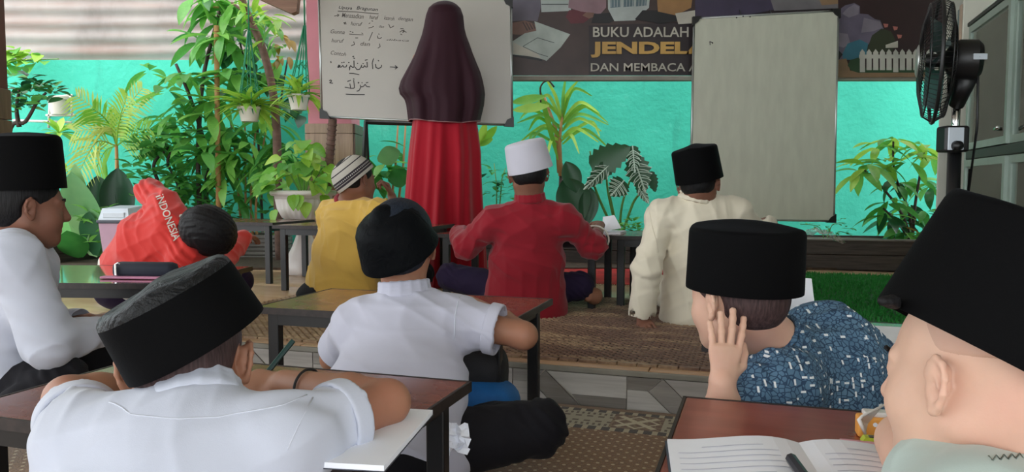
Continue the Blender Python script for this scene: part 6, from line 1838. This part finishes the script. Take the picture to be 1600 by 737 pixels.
# climbing vine with dark heart leaves
vb = at(410, 330, 6.1); vb.z = .14
vine = plant('climbing vine of dark glossy heart-shaped leaves high against the zinc fence', vb, 'vine', name='climbing_vine')
stems(vine, [smooth_path([vb, at(405, 240, 6.1), at(395, 140, 6.05), at(375, 60, 6.05), at(395, 10, 6.05)]), smooth_path([vb + V((.1, 0, 0)), at(430, 240, 6.1), at(440, 150, 6.05), at(450, 90, 6.05)])], .012, 'stem_dark')
for p in cloud([(345, 10), (400, 5), (425, 60), (435, 120), (470, 140), (470, 200), (410, 180), (360, 140), (345, 80)], 6.0, 105, .12): put_leaf(vine, R_.choice([heart_d, heart_d, heart]), p, V((R_.uniform(-.7, .7), R_.uniform(-1, -.2), R_.uniform(-.8, .1))), R_.uniform(-.5, .5), R_.uniform(.10, .17))
for p in cloud([(425, 50), (455, 60), (462, 100), (440, 110), (425, 80)], 5.9, 16, .1): put_leaf(vine, R_.choice([brown_l, lance_l, lance]), p, V((R_.uniform(-.6, .6), -.5, R_.uniform(-.8, .2))), 0, R_.uniform(.10, .15))
# leaning tree trunk
tb_ = at(436, 330, 5.55); tb_.z = .14
tree = plant('slim leaning tree with bare brown trunk left of the pink pillar', tb_, 'tree', name='slim_tree')
P = smooth_path([tb_, at(434, 300, 5.55), at(432, 200, 5.5), at(424, 130, 5.5), at(408, 70, 5.5), at(388, 25, 5.5), at(374, -12, 5.5)], 5)
m = MB(); m.tube(P, [.034 - .010 * i / len(P) for i in range(len(P))], 10); m.build('trunk', M['bark'], tree, True, tree.location)
m = MB(); m.tube(smooth_path([at(398, 45, 5.5), at(384, 22, 5.45), at(362, 4, 5.45)]), .009, 6); m.build('branch', M['bark'], tree, True, tree.location)
for p in cloud([(330, -10), (420, -12), (440, 30), (420, 70), (395, 40)], 5.45, 34, .2): put_leaf(tree, R_.choice([lance, lance_l]), p, rdir(-.9, .2), 0, R_.uniform(.12, .2))
# gnarled small-leaved shrub behind the red jacket
b = at(268, 390, 5.8); b.z = .14
bs_ = plant('gnarled shrub with curved branches and small oval leaves behind the red-jacketed boy', b, 'shrub', name='gnarled_shrub')
stems(bs_, [smooth_path([b, at(262, 320, 5.8), at(240, 260, 5.75), at(262, 230, 5.75), at(240, 225, 5.72), at(208, 234, 5.7)]), smooth_path([b, at(280, 300, 5.8), at(262, 250, 5.75), at(290, 215, 5.75)])], .016, 'stem_dark')
whorls(bs_, cloud([(190, 215), (240, 190), (300, 200), (310, 250), (320, 300), (290, 330), (230, 312), (195, 290), (205, 250)], 5.7, 42, .2), [oval, oval, lance_m], 6, .085, .135, (-.4, .7))
whorls(bs_, cloud([(270, 310), (330, 300), (420, 330), (420, 355), (300, 350)], 5.8, 12, .15), [lance, oval], 6, .08, .13, (-.3, .6))
# yellow-green palm
def frond(root, P, me, n, l0, l1, name='frond', ang=.9, mat='leaf_yellow', stemm='leaf_yellow', r=.006, flat=False):
    """one frond: rachis with leaflets joined in one mesh"""
    P = smooth_path(P, 5); m = MB()
    m.tube(P, [r * (1 - .7 * i / len(P)) for i in range(len(P))], 5)
    L = len(P)
    for k in range(n):
        t = .22 + .77 * k / (n - 1); q = t * (L - 1); i = min(int(q), L - 2); p = P[i].lerp(P[i + 1], q - i); T = (P[i + 1] - P[i]).normalized()
        side = T.cross(V((0, -1, .25))).normalized(); ll = (l0 + (l1 - l0) * t) * (math.sin(math.pi * (.15 + .8 * t)) ** .5)
        for s in (-1, 1):
            d = (T * math.cos(ang) + side * s * math.sin(ang) + V((0, R_.uniform(-.15, .05), 0))).normalized(); nn = d.cross(V((0, 1, 0))).normalized(); w = .0075
            drop = V((0, 0, -.35 * ll))
            a, b_, c = p, p + d * ll * .5 + drop * .2, p + d * ll + drop
            m.add([a - nn * w * .5, a + nn * w * .5, b_ + nn * w, b_ - nn * w, c], [(0, 1, 2, 3), (3, 2, 4)])
    return m.build(name, M[mat], root, False, root.location, fixn=False)
b = at(184, 330, 5.7); b.z = .14
yp = plant('yellow-green feather palm with an orange stem against the teal wall at left', b, 'palm', name='feather_palm')
stems(yp, [[b, at(184, 300, 5.7), at(182, 225, 5.7)]], .022, 'stem_orange')
c0 = at(182, 228, 5.7)
for (x1, y1, x2, y2, n, mt) in ((165, 185, 120, 150, 15, 'leaf_yellow'), (190, 180, 222, 138, 16, 'leaf_yellow'), (172, 200, 118, 205, 15, 'leaf_yellow'), (150, 222, 124, 268, 13, 'leaf_yellow'), (186, 190, 198, 150, 14, 'leaf_lime'), (168, 190, 145, 170, 13, 'leaf_lime'), (200, 215, 232, 200, 12, 'leaf_lime'), (165, 235, 150, 262, 10, 'leaf_lime')):
    dy = R_.uniform(-.25, .1); frond(yp, [c0, at(x1, y1, 5.7 + dy * .5), at(x2, y2, 5.7 + dy)], None, n, .16, .24, mat=mt)
# broad pale leaves, left
def big_leaf(root, name, base, tip, width, mat, lean=0.0, curl=.1, stalk=True, yoff=0.0, scallop=0.0, veins=False, pn=14, roll=0.0, lobes=0.0):
    base = V(base); tip = V(tip); ax = (tip - base); L = ax.length; ax.normalize()
    side = ax.cross(V((math.sin(roll), -math.cos(roll), 0))).normalized(); nrm = side.cross(ax).normalized()
    vs = []; fs = []; nx = 5
    for i in range(pn + 1):
        t = i / pn; w = width * (math.sin(math.pi * (.04 + .96 * t) ** (1.15 if not scallop else .72)) ** .7 if t < 1 else .02)
        if scallop: w *= 1 + scallop * (1 if i % 2 else -1)
        for k in range(-nx, nx + 1):
            u = k / nx
            q = base + ax * (L * t - lobes * abs(u) * L * (1 - t) * .5) + side * (u * w) + nrm * (curl * w * (u * u) - .25 * L * lean * t * t)
            vs.append(q)
    W_ = 2 * nx + 1
    for i in range(pn):
        for k in range(W_ - 1): a = i * W_ + k; fs.append((a, a + 1, a + W_ + 1, a + W_))
    m = MB(); m.add(vs, fs); o = m.build(name, M[mat], root, True, root.location, fixn=False)
    if veins:
        v_ = MB(); mid = [V(vs[i * W_ + nx]) - nrm * -.003 for i in range(pn + 1)]
        for off in (-.004, .004):
            v_.tube([p + nrm * off for p in mid], .0045, 4, False)
            for i in range(2, pn - 1, 1):
                for s in (-1, 1):
                    j = min(pn, i + 2); v_.tube([V(vs[i * W_ + nx]) + nrm * off, V(vs[i * W_ + nx + s * 3]).lerp(V(vs[j * W_ + nx + s * 3]), .5) + nrm * off, V(vs[j * W_ + nx + s * 5]) + nrm * off], .0032, 4, False)
        v_.build('veins', M['vein'], o, False, root.location, fixn=False)
    return o
b = at(125, 400, 5.45); b.z = .2
bp_ = plant('broad-leaved plant with tall pale green wavy leaves behind the dark timber planter', b, 'plant', name='broad_leaf_plant')
for (bx, by, tx, ty, w, mt) in ((160, 385, 112, 268, .17, 'leaf_pale'), (130, 395, 118, 255, .09, 'leaf_pale'), (146, 400, 168, 322, .16, 'leaf_pale'), (112, 398, 96, 320, .16, 'leaf_mid'), (126, 402, 104, 360, .10, 'leaf_mid'), (150, 400, 140, 330, .10, 'leaf_deep')):
    big_leaf(bp_, 'leaf', at(bx, by, 5.45), at(tx, ty, 5.4 + R_.uniform(-.15, .1)), w, mt, roll=R_.uniform(-.5, .5), curl=R_.uniform(.1, .5))
b2 = at(182, 400, 5.6); b2.z = .14
sn = plant('clump of upright deep green paddle leaves behind the lilac bin', b2, 'plant', name='paddle_plant')
for (bx, by, tx, ty, w) in ((164, 360, 152, 274, .11), (188, 360, 184, 262, .12), (200, 370, 202, 320, .09), (172, 370, 172, 330, .09)): big_leaf(sn, 'leaf', at(bx, by, 5.55), at(tx, ty, 5.55), w, 'leaf_deep', roll=R_.uniform(-.4, .4), curl=.35)
gl = plant('low tuft of bright green leaves in the dark timber planter', at(178, 392, 5.35), 'plant', name='leafy_tuft'); gl.location.z = .25
for k in range(30): put_leaf(gl, lance, V((at(168, 380, 5.35).x + R_.uniform(-.16, .1), 5.38 + R_.uniform(-.1, .06), R_.uniform(.25, .50))), rdir(0, 1.1), 0, R_.uniform(.10, .16))
# shrub with dark trunk at far left, hanging into view
b = at(15, 330, 5.0); b.z = .14
ls = plant('shrub with a bare curved branch and rosettes of leaves beside the brown pillar', b, 'shrub', name='rosette_shrub')
stems(ls, [smooth_path([b, at(14, 215, 5.0), at(40, 190, 5.0), at(58, 160, 5.0), at(72, 145, 5.0)]), smooth_path([at(30, 198, 5.0), at(26, 170, 5.0), at(30, 140, 5.0)])], .016, 'stem_dark')
whorls(ls, [at(x, y, 5.0 + R_.uniform(-.1, .1)) for x, y in ((30, 135), (48, 140), (68, 140), (82, 150), (30, 155), (20, 170), (50, 160), (70, 160), (22, 120), (38, 170), (14, 150), (62, 132), (86, 142), (44, 122))], [oval, oval_d, oval_d], 7, .07, .11, (-.1, .8))
# vine creeping over the wall top
b = at(40, 95, 6.28); b.z = 1.69
cv = plant('lime green creeper hanging over the top of the teal wall at the far left', b, 'vine', name='wall_creeper')
stems(cv, [smooth_path([at(5, 92, 6.18), at(45, 94, 6.18), at(92, 92, 6.18)])], .008, 'stem_green')
for p in cloud([(4, 70), (30, 78), (60, 84), (95, 84), (80, 102), (8, 106)], 6.16, 34, .02): put_leaf(cv, R_.choice([heart_l, heart_l, heart]), p, V((R_.uniform(-.8, .8), -1, R_.uniform(-.6, .4))), R_.uniform(-.4, .4), R_.uniform(.09, .14))
# wall rack with white pot
rk = thing('pot_rack', 'white pipe rack on the teal wall carrying a small white pot', 'rack', at(90, 180, 6.2))
m = MB()
for (p, q) in (((75, 152), (112, 149)), ((72, 180), (118, 180)), ((110, 149), (113, 180)), ((78, 152), (76, 200)), ((20, 188), (112, 191)), ((124, 140), (124, 152))): m.tube([at(p[0], p[1], 6.05), at(q[0], q[1], 6.05)], .010, 6)
m.tube([at(112, 149, 6.05), at(112, 149, 6.3)], .010, 6); m.tube([at(76, 180, 6.05), at(76, 180, 6.3)], .010, 6)
m.build('pipes', M['pot_white'], rk, True, rk.location)
def hang_pot(label, px, ytop, ybot, wpx, Y, name='hanging_pot', group=None):
    c = at(px, ybot, Y); zt_ = at(px, ytop, Y).z; r = wpx / 2400 * Y
    t = thing(name, label, 'pot', c, 0, group); h = zt_ - c.z
    m = MB(); m.lathe([(0, 0), (r * .68, 0), (r * .9, h * .82), (r * 1.0, h * .84), (r * 1.02, h), (r * .94, h), (r * .9, h * .8), (0, h * .8)], 48, None, flute=lambda w, z: 1 + .012 * math.cos(w * 24)); m.build('pot_body', M['pot_white'], t, 40)
    return t, c, zt_, r
t, c, zt_, r = hang_pot('small white pot standing on the pipe rack of the teal wall', 94, 152, 179, 36, 6.05, 'wall_pot')
dr = plant('small lime green rosette plant below the wall pot', at(88, 300, 5.8), 'plant', name='rosette_plant'); dr.location.z = .14
stems(dr, [[V((dr.location.x, 5.8, .14)), at(90, 260, 5.8), at(92, 205, 5.8)]], .012, 'stem_green')
for k in range(18): put_leaf(dr, lance_l, at(92, 208, 5.8), rdir(-.2, 1.2), 0, R_.uniform(.13, .2))
for k in range(8): put_leaf(dr, lance_l, at(95, 245 + 8 * k, 5.8), rdir(-.6, .3), 0, R_.uniform(.1, .15))
# two hanging pots with green net hangers and spider plants
def spider(label, px, py, Y, n, l0, l1, group=None, mats=(None,)):
    p = plant(label, at(px, py, Y), 'plant', group, 'spider_plant')
    for k in range(n): put_leaf(p, strap, at(px + R_.uniform(-8, 8), py + R_.uniform(-3, 3), Y + R_.uniform(-.05, .05)), rdir(.15, 1.2), 0, R_.uniform(l0, l1))
    return p
for (px_, yt, yb, wp, hx, hy, Y, nm) in ((390, 167, 190, 36, 389, 48, 5.25, 'leaning trunk'), (467, 148, 172, 34, 476, 40, 4.92, 'pink pillar')):
    t, c, zt_, r = hang_pot('white ribbed hanging pot in a green cord net beside the %s' % nm, px_, yt, yb, wp, Y)
    hk = at(hx, hy, Y); m = MB()
    for k in range(6):
        a = 6.283 * k / 6; e = V((c.x + r * math.cos(a), c.y + r * math.sin(a), zt_)); e2 = V((c.x + r * .6 * math.cos(a + .5), c.y + r * .6 * math.sin(a + .5), c.z))
        m.tube([hk + V((.006 * math.cos(a), .006 * math.sin(a), 0)), V((c.x, c.y, 0)) * .0 + e.lerp(hk, .55) , e, e2], .004, 5)
        for q in (.2, .38): 
            b_ = V((c.x + r * math.cos(a + 1.05), c.y + r * math.sin(a + 1.05), zt_)); m.tube([e.lerp(hk, q), b_.lerp(hk, q + .09)], .0035, 4)
    m.tube([hk, V((hk.x, hk.y, 2.62 if Y < 4.9 else hk.z + .25))], .005, 5); m.build('net_hanger', M['string'], t, True, t.location)
    spider('spider plant with arching narrow leaves in the hanging pot by the %s' % nm, px_, yt + 2, Y, 70 if Y > 5.2 else 40, .16, .30 if Y > 5.2 else .22)
# pothos in the pedestal pot
po = plant('pothos with lime green heart-shaped leaves spilling over the white pedestal pot', V(pot.location) + V((0, 0, hz - .055)), 'plant', name='pothos')
for k in range(105):
    a = R_.uniform(0, 6.283); q = R_.random() ** .5; rr = .24 * q; hgt = .02 + .27 * (1 - q * q) * R_.uniform(.5, 1.1) + (0 if R_.random() > .2 else -.02)
    p = V(po.location) + V((rr * math.cos(a), rr * math.sin(a), .06 + hgt))
    put_leaf(po, R_.choice([heart_l, heart, heart_l, heart]), p, V((math.cos(a) * 1.0, math.sin(a) * 1.0 - .5, R_.uniform(-.7, .3))), R_.uniform(-.6, .6), R_.uniform(.085, .14))
for k in range(7): 
    a = -1.57 + R_.uniform(-1.2, 1.2); put_leaf(po, heart_l, V(pot.location) + V((.215 * math.cos(a), .215 * math.sin(a), hz - .02 - .045 * (k % 3))), V((math.cos(a), math.sin(a), -1.6)), 0, .10)
stems(po, [[V(po.location) + V((0, 0, .0)), V(po.location) + V((.05 * k - .1, .02 * k, .2))] for k in range(5)], .006, 'stem_green')
ps = thing('moss_pole', 'brown fibre pole leaning out of the pedestal pot before the pink pillar', 'pole', V(po.location) + V((.13, .05, 0)))
m = MB(); a_ = V(ps.location); b_ = at(520, 186, 4.75); m.tube([a_, a_.lerp(b_, .5), b_], .026, 12)
for k in range(16): m.ring(tuple(a_.lerp(b_, .05 + k / 17)), .027, .004, tuple(b_ - a_), 14, 5)
m.build('fibre_pole', M['bark'], ps, True, ps.location)
# green things behind the board stand
b = at(600, 330, 5.9); b.z = .14
eb = plant('pale leafy plant with tan canes seen through the black board stand', b, 'plant', name='cane_plant')
stems(eb, [[b + V((dx, 0, 0)), at(600 + q, 260, 5.9), at(604 + q, 190, 5.9)] for dx, q in ((0, 18), (.05, 30))], .012, 'stem_tan')
for p in cloud([(575, 215), (640, 225), (640, 290), (580, 300)], 5.75, 24, .15): put_leaf(eb, R_.choice([lance, lance_m, oval]), p, rdir(-.4, .6), 0, R_.uniform(.16, .26))
big_leaf(eb, 'leaf', at(590, 250, 5.7), at(625, 236, 5.6), .07, 'leaf_pale'); big_leaf(eb, 'leaf', at(606, 280, 5.7), at(640, 272, 5.6), .08, 'leaf_mid'); big_leaf(eb, 'leaf', at(600, 300, 5.7), at(560, 240, 5.6), .06, 'leaf_fresh')
# plant right of the teacher, small
b = at(775, 330, 5.9); b.z = .14
sp2 = plant('small thin-stemmed plant between the red dress and the white cap', b, 'plant', name='thin_plant')
stems(sp2, [[b, at(776, 290, 5.9), at(772, 255, 5.9)], [b, at(784, 280, 5.9), at(790, 262, 5.9)]], .006, 'stem_green')
for p in cloud([(756, 262), (795, 260), (798, 310), (758, 312)], 5.85, 34, .1): put_leaf(sp2, R_.choice([oval, oval_d, lance_m]), p, rdir(-.3, .6), 0, R_.uniform(.06, .11))
# slim palm in the middle
b = at(874, 360, 5.75); b.z = .14
cp = plant('slim young palm with arching narrow fronds in front of the teal wall, middle', b, 'palm', name='young_palm')
stems(cp, [[b, at(875, 325, 5.75), at(877, 255, 5.75)]], .026, 'stem_dark'); stems(cp, [[at(876, 275, 5.74), at(874, 215, 5.74), at(880, 170, 5.74)], [at(874, 270, 5.76), at(868, 200, 5.74), at(850, 150, 5.7)]], .018, 'stem_tan')
c0 = at(878, 190, 5.74); c1 = at(877, 235, 5.74)
for (x0, y0, x1, y1, x2, y2) in ((878, 190, 868, 150, 852, 122), (878, 190, 885, 150, 905, 124), (878, 190, 880, 150, 884, 120), (878, 190, 905, 160, 935, 175), (878, 195, 910, 165, 950, 192), (878, 205, 905, 185, 940, 205), (878, 215, 900, 200, 935, 222), (878, 220, 892, 210, 905, 240), (878, 205, 850, 180, 808, 192), (878, 212, 850, 200, 828, 222), (878, 222, 862, 218, 852, 262), (878, 195, 858, 150, 840, 160), (878, 190, 895, 140, 925, 150), *[(878 + R_.uniform(-3, 3), 190 + 5 * k, 878 + (26 + 9 * (k % 3)) * (1 if k % 2 else -1), 160 + 6 * k, 878 + (52 + 7 * (k % 4)) * (1 if k % 2 else -1), 168 + 9 * k) for k in range(9)]):
    m = MB(); P = smooth_path([at(x0, y0, 5.74), at(x1, y1, 5.68), at(x2, y2, 5.6 + R_.uniform(-.2, .2))], 6); n = len(P)
    vs = []; fs = []
    for i, p in enumerate(P):
        T = (P[min(i + 1, n - 1)] - P[max(i - 1, 0)]).normalized(); sd = T.cross(V((0, 1, 0))).normalized(); w = .0105 * math.sin(math.pi * (.1 + .88 * i / (n - 1))) + .002
        vs += [p - sd * w, p + V((0, .004, 0)), p + sd * w]
    for i in range(n - 1): a = 3 * i; fs += [(a, a + 1, a + 4, a + 3), (a + 1, a + 2, a + 5, a + 4)]
    m.add(vs, fs); m.build('frond', M[R_.choice(['leaf_lime', 'leaf_lime', 'leaf_fresh'])], cp, True, cp.location, fixn=False)
for (bx, by, tx, ty) in ((858, 165, 802, 172), (852, 150, 800, 160)): big_leaf(cp, 'frond', at(bx, by, 5.6), at(tx, ty, 5.4), .032, 'leaf_lime', lean=.1)
m = MB(); m.tube(smooth_path([at(845, 160, 5.6), at(845, 135, 5.6), at(856, 126, 5.6), at(866, 136, 5.6)]), .006, 6); m.build('curled_frond', M['stem_dark'], cp, True, cp.location)
big_leaf(cp, 'frond', at(872, 250, 5.7), at(842, 135, 5.6), .02, 'leaf_lime')
# long leaf tip right of the teacher
lf = plant('bright strap-leaved plant peeping out right of the maroon veil', at(745, 300, 5.7), 'plant', name='strap_plant'); lf.location.z = .14
stems(lf, [[V((lf.location.x, 5.7, .14)), at(748, 225, 5.7)]], .012, 'stem_green')
for (tx, ty, w) in ((778, 196, .03), (772, 216, .02), (760, 190, .03)): big_leaf(lf, 'leaf', at(748, 228, 5.7), at(tx, ty, 5.55), w, 'leaf_lime', lean=-.2)
# dark paddle leaves right of the white cap
b = at(900, 370, 5.45); b.z = .25
pd_ = plant('plant with upright dark grey-green paddle leaves right of the boy in dark red', b, 'plant', name='paddle_plant')
for (bx, by, tx, ty, w) in ((908, 345, 882, 278, .125), (902, 300, 884, 252, .07), (918, 350, 922, 292, .07)): big_leaf(pd_, 'leaf', at(bx, by, 5.4), at(tx, ty, 5.4), w, 'leaf_deep', roll=R_.uniform(-.2, .2), curl=.3)
# alocasia
b = at(968, 372, 5.5); b.z = .27
al = plant('elephant-ear plant with scalloped dark leaves and bright white veins', b, 'plant', name='elephant_ear')
stems(al, [smooth_path([b, at(932, 300, 5.45), at(926, 262, 5.42), at(922, 236, 5.4)]), smooth_path([b, at(972, 320, 5.45), at(992, 262, 5.42)]), smooth_path([b, at(958, 330, 5.45), at(952, 300, 5.4)]), smooth_path([b, at(988, 320, 5.45), at(1000, 300, 5.4), at(992, 290, 5.4)]), smooth_path([b, at(950, 300, 5.45), at(948, 262, 5.4)])], .011, 'stem_green')
for (bx, by, tx, ty, w, vn) in ((924, 262, 985, 229, .10, False), (958, 252, 912, 296, .055, True), (990, 246, 1008, 300, .085, True), (988, 228, 992, 270, .05, True), (975, 282, 954, 306, .075, True), (996, 290, 1014, 318, .03, True), (1015, 268, 1024, 300, .04, False)):
    big_leaf(al, 'leaf', at(bx, by, 5.38), at(tx, ty, 5.34), w, 'leaf_deep', scallop=.14, veins=vn, pn=12)
hb = plant('low clump of tiny rounded leaves at the planter edge by the open book', at(982, 372, 5.3), 'plant', name='low_herb'); hb.location.z = .27
for p in cloud([(962, 346), (985, 338), (1000, 350), (998, 366), (964, 366)], 5.3, 70, .08): put_leaf(hb, R_.choice([oval, heart]), p, rdir(-.2, .9), 0, R_.uniform(.035, .06))
# thin sprigs beneath the blank board
sg = plant('thin trailing sprigs with sparse little leaves below the blank whiteboard', at(1290, 372, 5.2), 'plant', name='sprig'); sg.location.z = .27
b = V(sg.location)
stems(sg, [smooth_path([b, at(1280, 355, 5.2), at(1250, 350, 5.2)]), smooth_path([b, at(1300, 352, 5.2), at(1320, 348, 5.2)]), smooth_path([b + V((.05, 0, 0)), at(1310, 362, 5.2), at(1332, 368, 5.2)])], .004, 'stem_green')
for p in cloud([(1245, 344), (1325, 342), (1335, 366), (1290, 366)], 5.2, 40, .05): put_leaf(sg, oval, p, rdir(-.3, .5), 0, R_.uniform(.03, .05))
# bright bush at right
b = at(1425, 385, 5.25); b.z = .27
rb_ = plant('bright bush of long glossy leaves against the teal wall beside the fan', b, 'shrub', name='glossy_bush')
stems(rb_, [smooth_path([b, at(1420, 330, 5.25), at(1398, 270, 5.2), at(1396, 215, 5.2)]), smooth_path([b, at(1430, 320, 5.25), at(1440, 260, 5.25), at(1445, 230, 5.25)]), smooth_path([b, at(1412, 340, 5.25), at(1385, 300, 5.2), at(1350, 265, 5.15)]), smooth_path([b, at(1405, 350, 5.2), at(1380, 325, 5.15)])], .012, 'stem_dark')
whorls(rb_, [at(x, y, 5.2 + R_.uniform(-.2, .2)) for x, y in ((1372, 228), (1398, 218), (1440, 228), (1455, 240), (1355, 258), (1385, 256), (1420, 250), (1345, 270))], [lance_l, lance_l, lance], 7, .16, .25, (-.6, .35))
whorls(rb_, [at(x, y, 5.25 + R_.uniform(-.2, .2)) for x, y in ((1400, 285), (1430, 280), (1455, 290), (1390, 315), (1420, 320), (1385, 335), (1445, 330), (1410, 360), (1440, 365), (1400, 345))], [lance_m, lance_d, lance], 7, .15, .22, (-.7, .2))
put_leaf(rb_, brown_l, at(1400, 355, 5.1), V((1, -.2, .1)), 0, .16)
